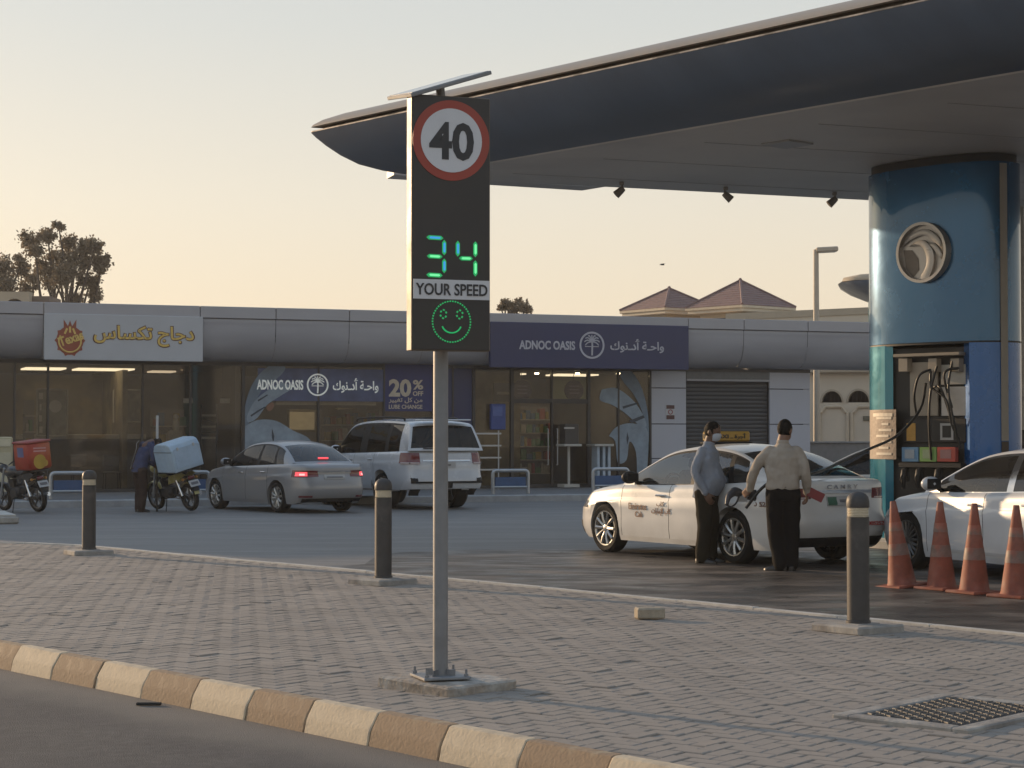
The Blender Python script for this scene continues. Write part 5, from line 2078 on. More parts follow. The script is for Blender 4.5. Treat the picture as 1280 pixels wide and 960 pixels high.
# tip of a second canopy far behind, on a teal pylon
Y = 74.0
c = atd(1120, 360, Y)
t = thing('far_canopy', 'tip of a second wing shaped canopy far behind the blue pylon', 'canopy', (c.x, c.y, 0), radians(-12))
k = F_PX / Y
ze = zat(357, Y)
xt = -70 / k
up = [(xt, 0.0), (xt + 0.25, 0.16), (xt + 0.9, 0.3), (xt + 2.0, 0.36), (6, 0.4)]
lo = [(xt, -0.03), (xt + 0.35, -0.22), (xt + 1.0, -0.52), (xt + 1.6, -0.74), (xt + 2.2, -0.8), (6, -0.8)]
for nm, pr, mat, zlid in (('upper_shell', up, M_VILLA, -0.01), ('blue_shell', lo, M_UNDER, -0.03)):
    rows = []
    for y_, sc in ((-3.2, 0.0), (-3.0, 0.5), (-2.4, 0.85), (-1.2, 1.0), (1.2, 1.0), (2.4, 0.85), (3.0, 0.5), (3.2, 0.0)):
        rows.append([(max(x_, xt + (1 - sc) * 1.3), y_, ze + z_ * (0.25 + 0.75 * sc)) for x_, z_ in pr])
    mb = MB()
    mb.grid(rows)
    mb.build(nm, mat, t, 60)
mb = MB()
mb.lathe([(0.9, 0), (0.9, ze - 0.6)], 24, M=Matrix.Translation((hx(0) * 0 + (1112 - 1120) / k, 0, 0)), sx=0.9)
mb.build('teal_pylon', M_TEAL, t, 50)

# beige parapet with a round arch over the shop roof at the far left
Y = 78.0
c = atd(10, 545, Y)
k = F_PX / Y
t = thing('arched_parapet', 'sandy parapet with a dark round arch over the shop roof by the trees', 'parapet', (c.x, c.y, 0))
mb = MB()
zt = zat(364.5, Y)
zb = 0
xl, xr = -80 / k, 25 / k
ac, ar = 7 / k, 12 / k
pts = [(xl, zt - 0.4)] + [(ac + ar * cos(pi - pi * u / 14), zt - 0.62 + ar * 0.85 * sin(pi - pi * u / 14)) for u in range(15)] + [(xr, zt - 0.4)]
rows = [[(x_, y_, max(z_, 0)) for x_, z_ in [(xl, zt - 0.62)] + pts[1:-1] + [(xr, zt - 0.62)]] for y_ in (0, 0.4)]
mb.grid([rows[0], [(p[0], 0, zt) for p in rows[0]]])
mb.grid(rows)
mb.grid([[(p[0], 0, zt) for p in rows[0]], [(p[0], 0.6, zt) for p in rows[0]]])
mb.add([(xl, 0, 0), (xr, 0, 0), (xr, 0, zt - 0.62), (xl, 0, zt - 0.62)], [(0, 1, 2, 3)])
mb.add([(xr, 0, 0), (xr, 0.6, 0), (xr, 0.6, zt), (xr, 0, zt)], [(0, 1, 2, 3)])
mb.build('wall', M_VILLA, t)
mb = MB()
mb.add([(xl, 0.5, 0), (xr, 0.5, 0), (xr, 0.5, zt - 0.05), (xl, 0.5, zt - 0.05)], [(0, 1, 2, 3)])
mb.build('arch_back', M_SHADE, t)
mb = MB()
mb.box((xr + 11 / k, 1.5, zat(369, Y) / 2), (22 / k, 2.0, zat(369, Y)))
mb.build('dark_block', pbr('parapet_brown', (0.16, 0.12, 0.095), 0.8), t)

# ------------------------------------------------------------------ trees
M_BARK = pbr('bark', (0.085, 0.065, 0.05), 0.9, var=0.3, scale=6)


def leaf_mat(name, c0, c1):
    m = pbr(name, c0, 0.65, var=0.35, scale=1.1, col2=c1, c2scale=0.6)
    nt = m.node_tree
    b = nt.nodes['Principled BSDF']
    tl = nt.nodes.new('ShaderNodeBsdfTranslucent')
    tl.inputs[0].default_value = (*[x * 1.3 for x in c0], 1)
    ms = nt.nodes.new('ShaderNodeMixShader')
    ms.inputs[0].default_value = 0.3
    nt.links.new(b.outputs[0], ms.inputs[1])
    nt.links.new(tl.outputs[0], ms.inputs[2])
    nt.links.new(ms.outputs[0], nt.nodes['Material Output'].inputs[0])
    return m


M_LEAF = leaf_mat('dusty_leaves', (0.20, 0.155, 0.10), (0.14, 0.11, 0.07))


def tree(px, ybot, Y, trunk_h, lobes, label, seed, leaf=0.15, nleaf=270, group='trees behind the shops'):
    """lobes: (px, py, radius in pixels, depth shift) of the foliage masses; limbs run to each"""
    rnd = random.Random(seed)
    k = F_PX / Y
    c = atd(px, 545, Y)
    t = thing('tree', label, 'tree', (c.x, c.y, 0), 0, group)
    fork = Vector((0, 0, trunk_h))
    tr = MB()
    tr.tube(catmull([(0.1, 0, 0), (-0.05, 0, trunk_h * 0.5), fork], 4), [0.3 - 0.1 * i / 8 for i in range(9)], 9)
    fo = MB()
    for (lx, ly, lr, dy) in lobes:
        lr *= 1.12
        e = Vector(((lx - px) / k, dy, zat(ly, Y)))
        mid = fork.lerp(e, 0.5) + Vector((rnd.uniform(-0.4, 0.4), rnd.uniform(-0.4, 0.4), rnd.uniform(0.1, 0.5)))
        P_ = catmull([fork - Vector((0, 0, 0.4)), mid, e], 5)
        tr.tube(P_, [lerp(0.12, 0.025, i / (len(P_) - 1)) for i in range(len(P_))], 6)
        R_ = lr / k
        nsub = max(6, int(lr * 1.2))
        for s_ in range(nsub):
            v = Vector((rnd.gauss(0, 1), rnd.gauss(0, 1), rnd.gauss(0, 1))).normalized() * (R_ * rnd.uniform(0.3, 1.15))
            v.z *= 0.85
            q = e + v
            tr.tube([e.lerp(q, 0.0), e.lerp(q, 0.55) + Vector((0, 0, 0.08)), q], [0.03, 0.02, 0.008], 4)
            cl = R_ * rnd.uniform(0.28, 0.5)
            for _ in range(int(nleaf * rnd.uniform(0.5, 1.3) / 5)):
                w_ = Vector((rnd.gauss(0, 0.55), rnd.gauss(0, 0.55), rnd.gauss(0, 0.6))) * cl
                p = q + w_
                ax = Vector((rnd.gauss(0, 1), rnd.gauss(0, 1), rnd.gauss(0, 0.8) + 0.4)).normalized()
                bx = ax.cross(Vector((rnd.gauss(0, 1), rnd.gauss(0, 1), rnd.gauss(0, 1)))).normalized()
                l_, w2 = leaf * rnd.uniform(0.6, 1.3), leaf * rnd.uniform(0.22, 0.4)
                fo.add([p, p + ax * l_ * 0.5 + bx * w2, p + ax * l_, p + ax * l_ * 0.5 - bx * w2], [(0, 1, 2, 3)])
    tr.build('trunk', M_BARK, t, 60)
    o = fo.build('crown', M_LEAF, t, recalc=False)
    tag(o, kind='stuff')
    return t


tree(77, 378, 88, 4.6, [(58, 296, 11, 0), (66, 322, 15, 0.6), (47, 316, 10, -0.6), (82, 304, 9, 0.5), (92, 330, 16, 0), (108, 322, 13, 0.5), (120, 308, 9, -0.5), (124, 335, 10, 0.2), (84, 348, 15, -0.8), (62, 346, 14, 0.2), (108, 352, 12, 0.5), (114, 368, 10, 0.6), (46, 334, 10, 0.6), (100, 308, 8, 0.2), (30, 302, 10, 0.3), (92, 372, 9, 0.4), (72, 284, 6, 0), (128, 322, 6, 0.3)], 'bushy brown tinged tree with spreading limbs above the chicken shop roof', 11)
tree(8, 378, 92, 4.2, [(4, 335, 14, 0), (22, 342, 12, 0.5), (-12, 340, 14, 0), (14, 358, 13, -0.5), (34, 360, 9, 0.4), (24, 326, 8, 0.2), (-10, 362, 14, 0), (40, 350, 7, 0.2)], 'darker tree partly cut off by the picture edge behind the arched parapet', 12)
tree(641, 392, 96, 4.6, [(632, 381, 6, 0), (645, 380, 7, 0.2), (655, 384, 6, -0.2), (640, 388, 7, 0.1), (626, 386, 5, 0), (660, 388, 4, 0)], 'small tree top peeping over the shop roof beside the speed sign', 13, group=None)

# a bird high over the roofs
c = atd(828, 331, 70)
t = thing('bird', 'tiny dark bird flying in the sky above the villa roofs', 'bird', c, 0.5)
mb = MB()
mb = MB()
mb.tube([(0.16, 0, 0), (0.08, 0, 0.01), (-0.05, 0, 0), (-0.2, 0, -0.01)], [0.01, 0.04, 0.035, 0.01], 8)
for s_ in (-1, 1):
    mb.add([(0.06, s_ * 0.02, 0.01), (0.09, s_ * 0.16, 0.09), (0.0, s_ * 0.32, 0.05), (-0.06, s_ * 0.14, 0.07), (-0.05, s_ * 0.02, 0.01)], [(0, 1, 2, 3, 4)])
for i_ in range(len(mb.v)):
    mb.v[i_] = tuple(0.6 * q for q in mb.v[i_])
mb.build('body', M_BLACK, t, 180)


# ================================================================== cars
def paint(name, col, metal=0.0, rough=0.28, dust=(0.30, 0.26, 0.21), amount=0.25):
    """Lacquer over colour, with road dust thickening towards the sills."""
    m = pbr(name, col, rough, metal, var=0.04, scale=2.0, coat=0.6, rvar=0.05)
    nt = m.node_tree
    N, L = nt.nodes, nt.links
    b = N['Principled BSDF']
    src = b.inputs['Base Color'].links[0].from_socket
    tc = N.new('ShaderNodeTexCoord')
    sp = N.new('ShaderNodeSeparateXYZ')
    L.new(tc.outputs['Object'], sp.inputs[0])
    mr = N.new('ShaderNodeMapRange')
    mr.inputs[1].default_value, mr.inputs[2].default_value = 0.75, 0.2
    mr.inputs[3].default_value, mr.inputs[4].default_value = 0.03, amount
    L.new(sp.outputs[2], mr.inputs[0])
    nz = N.new('ShaderNodeTexNoise')
    nz.inputs['Scale'].default_value = 3.0
    nz.inputs['Detail'].default_value = 6
    L.new(tc.outputs['Object'], nz.inputs['Vector'])
    mu = N.new('ShaderNodeMath')
    mu.operation = 'MULTIPLY'
    L.new(mr.outputs[0], mu.inputs[0])
    m2 = N.new('ShaderNodeMapRange')
    m2.inputs[1].default_value, m2.inputs[2].default_value = 0.3, 0.7
    m2.inputs[3].default_value, m2.inputs[4].default_value = 0.4, 1.4
    L.new(nz.outputs[0], m2.inputs[0])
    L.new(m2.outputs[0], mu.inputs[1])
    mx = N.new('ShaderNodeMix')
    mx.data_type = 'RGBA'
    L.new(mu.outputs[0], mx.inputs[0])
    L.new(src, mx.inputs[6])
    mx.inputs[7].default_value = (*dust, 1)
    L.new(mx.outputs[2], b.inputs['Base Color'])
    return m


M_TYRE = pbr('tyre_rubber', (0.016, 0.0155, 0.015), 0.85, spec=0.2, var=0.3, scale=12, bump=0.001, bscale=60)
M_RIM = pbr('alloy_rim', (0.46, 0.45, 0.43), 0.3, 0.8, var=0.1)
M_RIMD = pbr('dark_rim', (0.11, 0.11, 0.11), 0.35, 0.7, var=0.1)
M_WELL = pbr('wheel_well', (0.012, 0.012, 0.012), 0.9)
M_TRIM = pbr('black_trim', (0.014, 0.014, 0.015), 0.55, var=0.1, spec=0.25)
M_CHROME = pbr('chrome', (0.62, 0.62, 0.62), 0.12, 1.0, var=0.04)
M_TAIL = pbr('tail_lens', (0.13, 0.008, 0.010), 0.15, coat=0.8)
M_TAILW = pbr('tail_lens_clear', (0.5, 0.42, 0.42), 0.2, coat=0.6)
M_BRAKE = pbr('brake_lamp_lit', (0.5, 0.02, 0.03), 0.3, emit=(1.0, 0.10, 0.12), estr=1.1)
M_BRAKEC = pbr('brake_lamp_core', (0.8, 0.3, 0.3), 0.3, emit=(1.0, 0.32, 0.30), estr=1.6)
M_HEAD = pbr('headlamp', (0.35, 0.35, 0.34), 0.1, 0.3, coat=0.8)
M_PLATE = pbr('number_plate', (0.42, 0.42, 0.42), 0.5, var=0.06)
M_PINK = pbr('plate_print_grey', (0.16, 0.16, 0.17), 0.5)
M_PLATE_G = pbr('number_plate_green', (0.05, 0.15, 0.10), 0.5, var=0.06)
M_GLASS_T = glassy('car_glass_tinted', (0.06, 0.06, 0.06), 0.0, 0.02, dust=0.025, ior=1.38)
M_GLASS_L = glassy('car_glass_light', (0.55, 0.62, 0.60), 0.08, 0.02, dust=0.08)
M_GLASS_M = glassy('car_glass_mid', (0.22, 0.25, 0.25), 0.02, 0.02, dust=0.05, ior=1.45)
M_CABIN = pbr('cabin_dark', (0.035, 0.033, 0.032), 0.8, var=0.2)
M_SEAT = pbr('seat_cloth', (0.06, 0.058, 0.055), 0.85, var=0.2)


def wheel_meshes(R, w, spokes, twin, rim_mat, name):
    rr = R * 0.70
    ty = MB()
    pr = [(rr, -w / 2 + 0.01), (rr + 0.02, -w / 2), (R - 0.035, -w / 2 - 0.004), (R - 0.008, -w / 2 + 0.022), (R, -w / 4)]
    pr = pr + [(r, -z) for r, z in reversed(pr)]
    RX90 = Matrix.Rotation(-pi / 2, 4, 'X')           # wheel axis along y, outer face towards +y
    ty.lathe(pr, 36, M=RX90, caps=False)
    tyre = ty.mesh('tyre', M_TYRE, 45)
    rm = MB()
    rm.lathe([(rr + 0.004, w / 2 - 0.004), (rr - 0.012, w / 2 - 0.006), (rr - 0.028, w / 2 - 0.03), (rr - 0.035, -w / 2 + 0.03)], 36, M=RX90, caps=False)
    for k in range(spokes):
        an = 2 * pi * k / spokes
        for s in ((-1, 1) if twin else (0,)):
            a0, a1 = an + s * 0.10, an + s * (pi / spokes) * (0.52 if twin else 0)
            p0 = (0.055 * cos(a0), w / 2 - 0.03, 0.055 * sin(a0))
            p1 = (rr * 0.55 * cos(lerp(a0, a1, 0.6)), w / 2 - 0.012, rr * 0.55 * sin(lerp(a0, a1, 0.6)))
            p2 = ((rr - 0.018) * cos(a1), w / 2 - 0.014, (rr - 0.018) * sin(a1))
            rm.tube([p0, p1, p2], [0.024, 0.017 if twin else 0.022, 0.016 if twin else 0.026], 6)
    rm.lathe([(0.075, w / 2 - 0.05), (0.07, w / 2 - 0.022), (0.04, w / 2 - 0.010), (0.001, w / 2 - 0.008)], 16, M=RX90)
    rim = rm.mesh('rim', rim_mat, 40)
    bk = MB()
    bk.lathe([(rr - 0.03, w / 2 - 0.085), (0.001, w / 2 - 0.08)], 28, M=RX90)
    disc_ = bk.mesh('brake_disc', M_WELL)
    return tyre, rim, disc_


def car(name, label, cat, sp, body_mat, glass, group=None, extras=None):
    """A car from its side outline, plan and cabin arch. Local +x is forward, +y the driver's left, z up from the road."""
    t = thing(name, label, cat, group=group)
    hl, hw = sp['L'] / 2, sp['W'] / 2
    nf, nr = sp.get('nf', 5.0), sp.get('nr', 8.0)
    belt, sill = pchip(sp['belt']), sp['sill']
    xf = hl - sp['fo']
    xr = xf - sp['wb']
    R = sp['R']
    RA = sp.get('RA', R + 0.045)
    efr, ere = pchip(sp['efront']), pchip(sp['erear'])
    prof = pchip(sp.get('prof', [(-0.3, 0.10), (0, 0.045), (0.12, 0.018), (0.3, 0.004), (0.5, 0.008), (0.64, 0.0), (0.70, -0.010), (0.74, 0.008), (0.9, 0.028), (0.96, 0.042), (1.0, 0.075)]))

    def CP(th):
        c, s = cos(th), sin(th)
        n = nf if c >= 0 else nr
        ex = 2.0 / n
        x = hl * (1 if c >= 0 else -1) * abs(c) ** ex
        X = x / hl
        tp = 1 - sp.get('tapf', 0.05) * max(0, X) ** 2 - sp.get('tapr', 0.05) * max(0, -X) ** 2
        return x, hw * abs(s) ** ex * tp

    def NM(th):
        x, y = CP(th)
        n = nf if x >= 0 else nr
        gx = (1 if x >= 0 else -1) * abs(x / hl) ** (n - 1) / hl
        gy = abs(y / hw) ** (n - 1) / hw
        l = sqrt(gx * gx + gy * gy) or 1
        return gx / l, gy / l

    def th_of_x(x):
        n = nf if x >= 0 else nr
        c = min(1.0, abs(x) / hl) ** (n / 2.0)
        return math.acos(c if x >= 0 else -c)

    def SP(th, z, off=0.0):
        x, y = CP(th)
        nx, ny = NM(th)
        bz_ = belt(x)
        q = (z - sill) / (bz_ - sill)
        o = off - prof(q)
        w_ = sstep(0.72, 1.0, abs(x) / hl)
        e = (efr(z) if x >= 0 else ere(z)) * w_
        return Vector((x - (1 if x >= 0 else -1) * e + nx * o, y + ny * o, z))

    def th_end(y, end):                                # contour parameter at half-width y near an end
        n = nf if end > 0 else nr
        s = min(0.9999, max(0.0, abs(y) / hw)) ** (n / 2.0)
        a = math.asin(s)
        return a if end > 0 else pi - a

    # ---- columns round the left half, from tail centre to nose centre
    cols = []                                          # (theta, zlow, x)
    xe_r, xe_f = -hl * 0.93, hl * 0.90
    ths = [th_end(hw * f, -1) for f in (0.0, 0.12, 0.25, 0.38, 0.5, 0.6, 0.69, 0.77, 0.84, 0.895)]
    for th in ths:
        if CP(th)[0] < xe_r - 0.01:
            cols.append((th, None))
    xs = []
    for xc in (xr, xf):
        xs.append((xc - RA, sill))
        for k in range(13):
            an = pi - pi * k / 12
            xs.append((xc + RA * cos(an), R + RA * sin(an) if k not in (0, 12) else R))
        xs.append((xc + RA, sill))
    cuts = sp['cuts']                                  # door edges, front to back
    g_ = 0.005
    for c in cuts:
        xs += [(c - g_, None), (c + g_, None)]
    x = xe_r
    while x < xe_f:
        if all(abs(x - q[0]) > 0.06 for q in xs) and all(abs(x - c) > RA for c in (xr, xf)):
            xs.append((x, None))
        x += 0.12
    order = {}
    seq = []
    for i, (x, z) in enumerate(xs):
        seq.append((round(x, 5), i, z))
    # keep the doubled columns at the arch feet in the right order
    seq.sort(key=lambda q: (q[0], q[1]))
    for x, _, z in seq:
        cols.append((th_of_x(x), z))
    for th in reversed([th_end(hw * f, 1) for f in (0.0, 0.12, 0.25, 0.38, 0.5, 0.6, 0.69, 0.77, 0.84, 0.895, 0.94)]):
        if CP(th)[0] > xe_f + 0.01:
            cols.append((th, None))
    fr_low = [0, 0.12, 0.35, 0.6, 0.8, 1.0]
    fr_up = [0.12, 0.25, 0.45, 0.65, 0.82, 0.93, 1.0]
    grid = []
    for th, zl in cols:
        x = CP(th)[0]
        b = belt(x)
        zm = sill + 0.72 * (b - sill)
        if zl is None:
            zl = sill
            w_ = sstep(0.85, 1.0, abs(x) / hl)
            zl += w_ * sp.get('lift', 0.05)
        col = [SP(th, lerp(zl, zm, f)) for f in fr_low] + [SP(th, lerp(zm, b, f)) for f in fr_up]
        grid.append(col)
    nC, nR = len(grid), len(grid[0])
    cx_ = [CP(th)[0] for th, _ in cols]
    body = MB()
    doors = [MB() for _ in range(len(cuts) - 1)]
    mir = lambda p: Vector((p.x, -p.y, p.z))

    def which(i):
        xm = (cx_[i] + cx_[i + 1]) / 2
        for c in cuts:
            if abs(xm - c) < g_ * 0.9:
                return 'gap'
        for d in range(len(cuts) - 1):
            if cuts[d + 1] < xm < cuts[d]:
                return d
        return None

    dv = [{}, {}]
    door_mb = {}
    for i in range(nC - 1):
        wch = which(i)
        for side in (0, 1):
            f = (lambda p: p) if side == 0 else mir
            for j in range(nR - 1):
                q = [f(grid[i][j]), f(grid[i + 1][j]), f(grid[i + 1][j + 1]), f(grid[i][j + 1])]
                if j >= 1 and wch == 'gap':
                    continue
                if j >= 1 and wch is not None:
                    door_mb.setdefault((wch, side), MB()).add(q, [(0, 1, 2, 3)])
                else:
                    body.add(q, [(0, 1, 2, 3)])
    # arch lips turned inwards
    for side in (0, 1):
        f = (lambda p: p) if side == 0 else mir
        row0 = [grid[i][0] for i in range(nC)]
        for i in range(nC - 1):
            a, b = row0[i], row0[i + 1]
            ia, ib = Vector((a.x, a.y * 0.80, a.z)), Vector((b.x, b.y * 0.80, b.z))
            body.add([f(a), f(b), f(ib), f(ia)], [(0, 1, 2, 3)])
    # bonnet and boot lid
    A = catmull([(x, z, y) for x, z, y in sp['arch']], 5)
    arch = [Vector((p.x, p.z, p.y)) for p in A]
    x_cowl, x_deck = sp['arch'][0][0], sp['arch'][-1][0]
    vs_ = [-1, -0.95, -0.86, -0.7, -0.45, -0.2, 0, 0.2, 0.45, 0.7, 0.86, 0.95, 1]
    for rng, crown, end in (([i for i in range(nC) if cx_[i] >= x_cowl - 0.30], sp.get('hood', 0.075), 1), ([i for i in range(nC) if cx_[i] <= x_deck + 0.22], sp.get('deck', 0.035), -1)):
        if len(rng) < 2:
            continue
        rows = []
        for i in rng:
            e = grid[i][-1]
            w_ = 1 - sstep(0.80, 1.0, abs(cx_[i]) / hl) * 0.75
            rows.append([Vector((e.x, e.y * v, e.z + crown * w_ * (1 - abs(v) ** 2.6))) for v in vs_])
        body.grid(rows)
    o = body.build('body', body_mat, t, 38, weld=0.0006)
    handles = []
    for (d, side), mb in sorted(door_mb.items()):
        dr = mb.build('door', body_mat, t, 38, weld=0.0006)
        hx_ = cuts[d + 1] + 0.17
        zz = sill + 0.82 * (belt(hx_) - sill)
        p = SP(th_of_x(hx_), zz, 0.02)
        h = MB()
        sg = 1 if side == 0 else -1
        h.box((p.x, sg * (p.y + 0.008), p.z), (0.19, 0.024, 0.026), ch=0.009)
        h.box((p.x - 0.075, sg * (p.y - 0.012), p.z), (0.03, 0.03, 0.024), ch=0.006)
        h.build('handle', sp.get('handle_mat', M_CHROME), dr)
    # dark inner shell behind the seams, floor and wheel wells
    inn = MB()
    for side in (0, 1):
        f = (lambda p: p) if side == 0 else mir
        rows = [[f(Vector((p.x, p.y - 0.03, p.z))) for p in grid[i][1:]] for i in range(nC) if cuts[-1] - 0.1 < cx_[i] < cuts[0] + 0.1 and cols[i][1] in (None, sill)]
        if len(rows) > 1:
            inn.grid(rows)
    wI = hw - 0.30
    inn.box((0, 0, (sill + 0.16 + 0.66) / 2), (sp['L'] * 0.90, wI * 2, 0.66 - sill - 0.06))
    inn.box((0, 0, sill + 0.06), (sp['wb'] - 2 * RA - 0.02, hw * 2 - 0.16, 0.12))
    inn.build('underbody', M_WELL, t)
    # ---- cabin
    nA = len(arch)
    keyi = lambda k: int(round(k * 5))
    ks_w0, ks_w1, ks_r0, ks_r1 = [keyi(k) for k in sp['glass_keys']]
    vt = [-1, -0.93, -0.7, -0.4, -0.13, 0.13, 0.4, 0.7, 0.93, 1]
    rows = []
    for i, p in enumerate(arch):
        u = i / (nA - 1)
        bow = sp.get('bow_f', 0.13) * (1 - sstep(0, ks_w1 / nA * 1.3, u)) - sp.get('bow_r', 0.10) * sstep(ks_r0 / nA * 0.9, 1.0, u)
        cr = sp.get('roof_crown', 0.055) * sin(pi * min(1, max(0, u))) ** 0.5
        rows.append([Vector((p.x + bow * (1 - v * v), p.y * v, p.z + cr * (1 - abs(v) ** 2.4))) for v in vt])
    cab, glf, glr = MB(), MB(), MB()
    for i in range(nA - 1):
        for k in range(len(vt) - 1):
            q = [rows[i][k], rows[i][k + 1], rows[i + 1][k + 1], rows[i + 1][k]]
            inner = 0 < k < len(vt) - 2
            if inner and ks_w0 <= i < ks_w1:
                glf.add(q, [(0, 1, 2, 3)])
            elif inner and ks_r0 <= i < ks_r1:
                glr.add(q, [(0, 1, 2, 3)])
            else:
                cab.add(q, [(0, 1, 2, 3)])
    rake = pchip(sp['rake'])                           # how far forward/back the foot of each line stands
    rr_ = [0, 0.06, 0.12, 0.35, 0.6, 0.85, 0.97, 1.0]
    bel = []
    lines = []
    for i, p in enumerate(arch):
        xb = min(x_cowl, max(x_deck, p.x + rake(p.x)))
        e = SP(th_of_x(xb), belt(xb))
        e = Vector((e.x, e.y - 0.004, e.z - 0.004))
        ln = []
        for r in rr_:
            q = p.lerp(e, r)
            q.y += 0.03 * sin(pi * r) * min(1, max(0, (p.z - e.z)) / 0.3)
            ln.append(q)
        lines.append(ln)
    win = sp['windows']                                # key ranges of each side window, front to back
    sides = {}
    black = MB()
    for i in range(nA - 1):
        kk = (i + 0.5) / 5.0
        wn_ = None
        for w_i, (a, b) in enumerate(win):
            if a < kk < b:
                wn_ = w_i
        inblack = win[0][0] < kk < win[-1][1] and wn_ is None
        for side in (0, 1):
            f = (lambda p: p) if side == 0 else mir
            for j in range(len(rr_) - 1):
                q = [f(lines[i][j]), f(lines[i + 1][j]), f(lines[i + 1][j + 1]), f(lines[i][j + 1])]
                if wn_ is not None and 2 <= j <= 5:
                    sides.setdefault((wn_, side), MB()).add(q, [(0, 1, 2, 3)])
                elif (inblack and j >= 1) or (wn_ is not None and j in (1, 6)):
                    black.add(q, [(0, 1, 2, 3)])
                else:
                    cab.add(q, [(0, 1, 2, 3)])
    cab.build('roof', body_mat, t, 45, weld=0.0006)
    black.build('window_frame', sp.get('frame_mat', M_TRIM), t, 45, weld=0.0006)
    glf.build('windscreen', glass[0], t, 60, weld=0.0006)
    glr.build('rear_window', glass[2], t, 60, weld=0.0006)
    for (k, side), mb in sorted(sides.items()):
        mb.build('side_window', glass[1], t, 60, weld=0.0006)
    # seats and shelf inside
    st_ = MB()
    zb_ = belt(0)
    for (sx, sy) in sp.get('seats', ((0.15, 0.38), (0.15, -0.38))):
        Rm = Matrix.Rotation(-0.28, 3, 'Y')
        st_.box((sx, sy, zb_ - 0.10), (0.14, 0.48, 0.60), ch=0.05, M=Rm)
        st_.box((sx - 0.12, sy, zb_ + 0.29), (0.09, 0.25, 0.17), ch=0.04, M=Rm)
    st_.box((sp.get('rear_seat', -0.75), 0, zb_ - 0.12), (0.16, 1.25, 0.55), ch=0.05, M=Matrix.Rotation(-0.3, 3, 'Y'))
    st_.build('seats', M_SEAT, t)
    cb_ = MB()
    cb_.box(((x_cowl + x_deck) / 2, 0, zb_ - 0.2), (x_cowl - x_deck, hw * 1.7, 0.03))
    cb_.box((x_cowl - 0.32, 0, zb_ - 0.09), (0.42, hw * 1.6, 0.18), ch=0.05)
    cb_.build('dashboard', M_CABIN, t)
    sw = MB()
    sw.lathe([(0.17, -0.012), (0.19, 0.0), (0.17, 0.012), (0.155, 0.0), (0.17, -0.012)], 20, M=Matrix.Translation((x_cowl - 0.62, 0.38, zb_ - 0.02)) @ Matrix.Rotation(-1.1, 4, 'Y'), caps=False)
    sw.build('steering_wheel', M_CABIN, t)
    # ---- wheels
    ty, rm, dk = wheel_meshes(R, sp.get('tw', 0.215), sp['spokes'], sp.get('twin', False), sp.get('rim_mat', M_RIM), name)
    for (x, sy) in ((xf, 1), (xf, -1), (xr, 1), (xr, -1)):
        yw = hw * (0.985 if x < 0 else 0.98) - sp.get('tw', 0.215) / 2 - sp.get('wheel_in', 0.03)
        w_ = link('wheel', ty, t, (x, sy * yw, R), (random.uniform(0, 0.01), random.uniform(0, 2), 0 if sy > 0 else pi))
        w_.rotation_euler = (0, random.uniform(0, 2), (0 if sy > 0 else pi) + (sp.get('steer', 0) if x > 0 else 0))
        w_.rotation_mode = 'XYZ'
        r_ = link('rim', rm, w_)
        link('brake_disc', dk, w_)
    # ---- mirrors
    for sy in (1, -1):
        mx = sp['mirror_x']
        e = SP(th_of_x(mx), belt(mx))
        m = MB()
        mc = Vector((mx - 0.02, sy * (e.y + 0.15), e.z + 0.10))
        m.ball(mc, (0.085, 0.125, 0.085), n=10)
        m2 = MB()
        m2.tube([(mx + 0.02, sy * (e.y - 0.04), e.z + 0.01), (mx, sy * (e.y + 0.04), e.z + 0.05), mc], [0.03, 0.026, 0.02], 8)
        mo = m.build('mirror', sp.get('mirror_mat', body_mat), t, 180)
        m2.build('mirror_arm', M_TRIM, mo, 60)
        gm = MB()
        gm.box((mc.x - 0.072, mc.y, mc.z), (0.02, 0.19, 0.12), ch=0.009)
        gm.build('mirror_glass', M_TRIM, mo)

    # ---- patches on the ends: y from/to on the left or right, z from/to
    def patch(nm, end, y0, y1, z0, z1, mat, off=0.006, parent=None, ny=8, nz=4, taper=0.0, th_ext=None):
        mb = MB()
        rows = []
        for k in range(nz + 1):
            row = []
            for i in range(ny + 1):
                f = i / ny
                y = lerp(y0, y1, f)
                za, zb__ = lerp(z0, z0 + taper, f), lerp(z1, z1 - taper, f)
                z = lerp(za, zb__, k / nz)
                ay = abs(y)
                if ay <= hw * 0.985:
                    th = th_end(ay, end)
                else:                                   # wraps on along the side
                    back = (ay - hw * 0.985)
                    x_e = CP(th_end(hw * 0.985, end))[0]
                    th = th_of_x(x_e - end * back)
                p = SP(th, z, off)
                row.append(Vector((p.x, p.y if y >= 0 else -p.y, p.z)))
            rows.append(row)
        mb.grid(rows)
        rim_ = []
        n0 = len(mb.v)
        # thin edge back to the body
        loop = rows[0] + [r[-1] for r in rows[1:]] + rows[-1][::-1][1:] + [r[0] for r in rows[::-1]][1:-1]
        e_ = Vector((-0.02 * end, 0, 0))
        mb.grid([loop + [loop[0]], [p + e_ for p in loop] + [loop[0] + e_]])
        return mb.build(nm, mat, parent or t, 50)

    t_info = dict(SP=SP, CP=CP, th_end=th_end, th_of_x=th_of_x, patch=patch, belt=belt, xf=xf, xr=xr, hl=hl, hw=hw, arch=arch, NM=NM, cuts=cuts, t=t)
    if extras:
        extras(t, t_info)
    return t, t_info


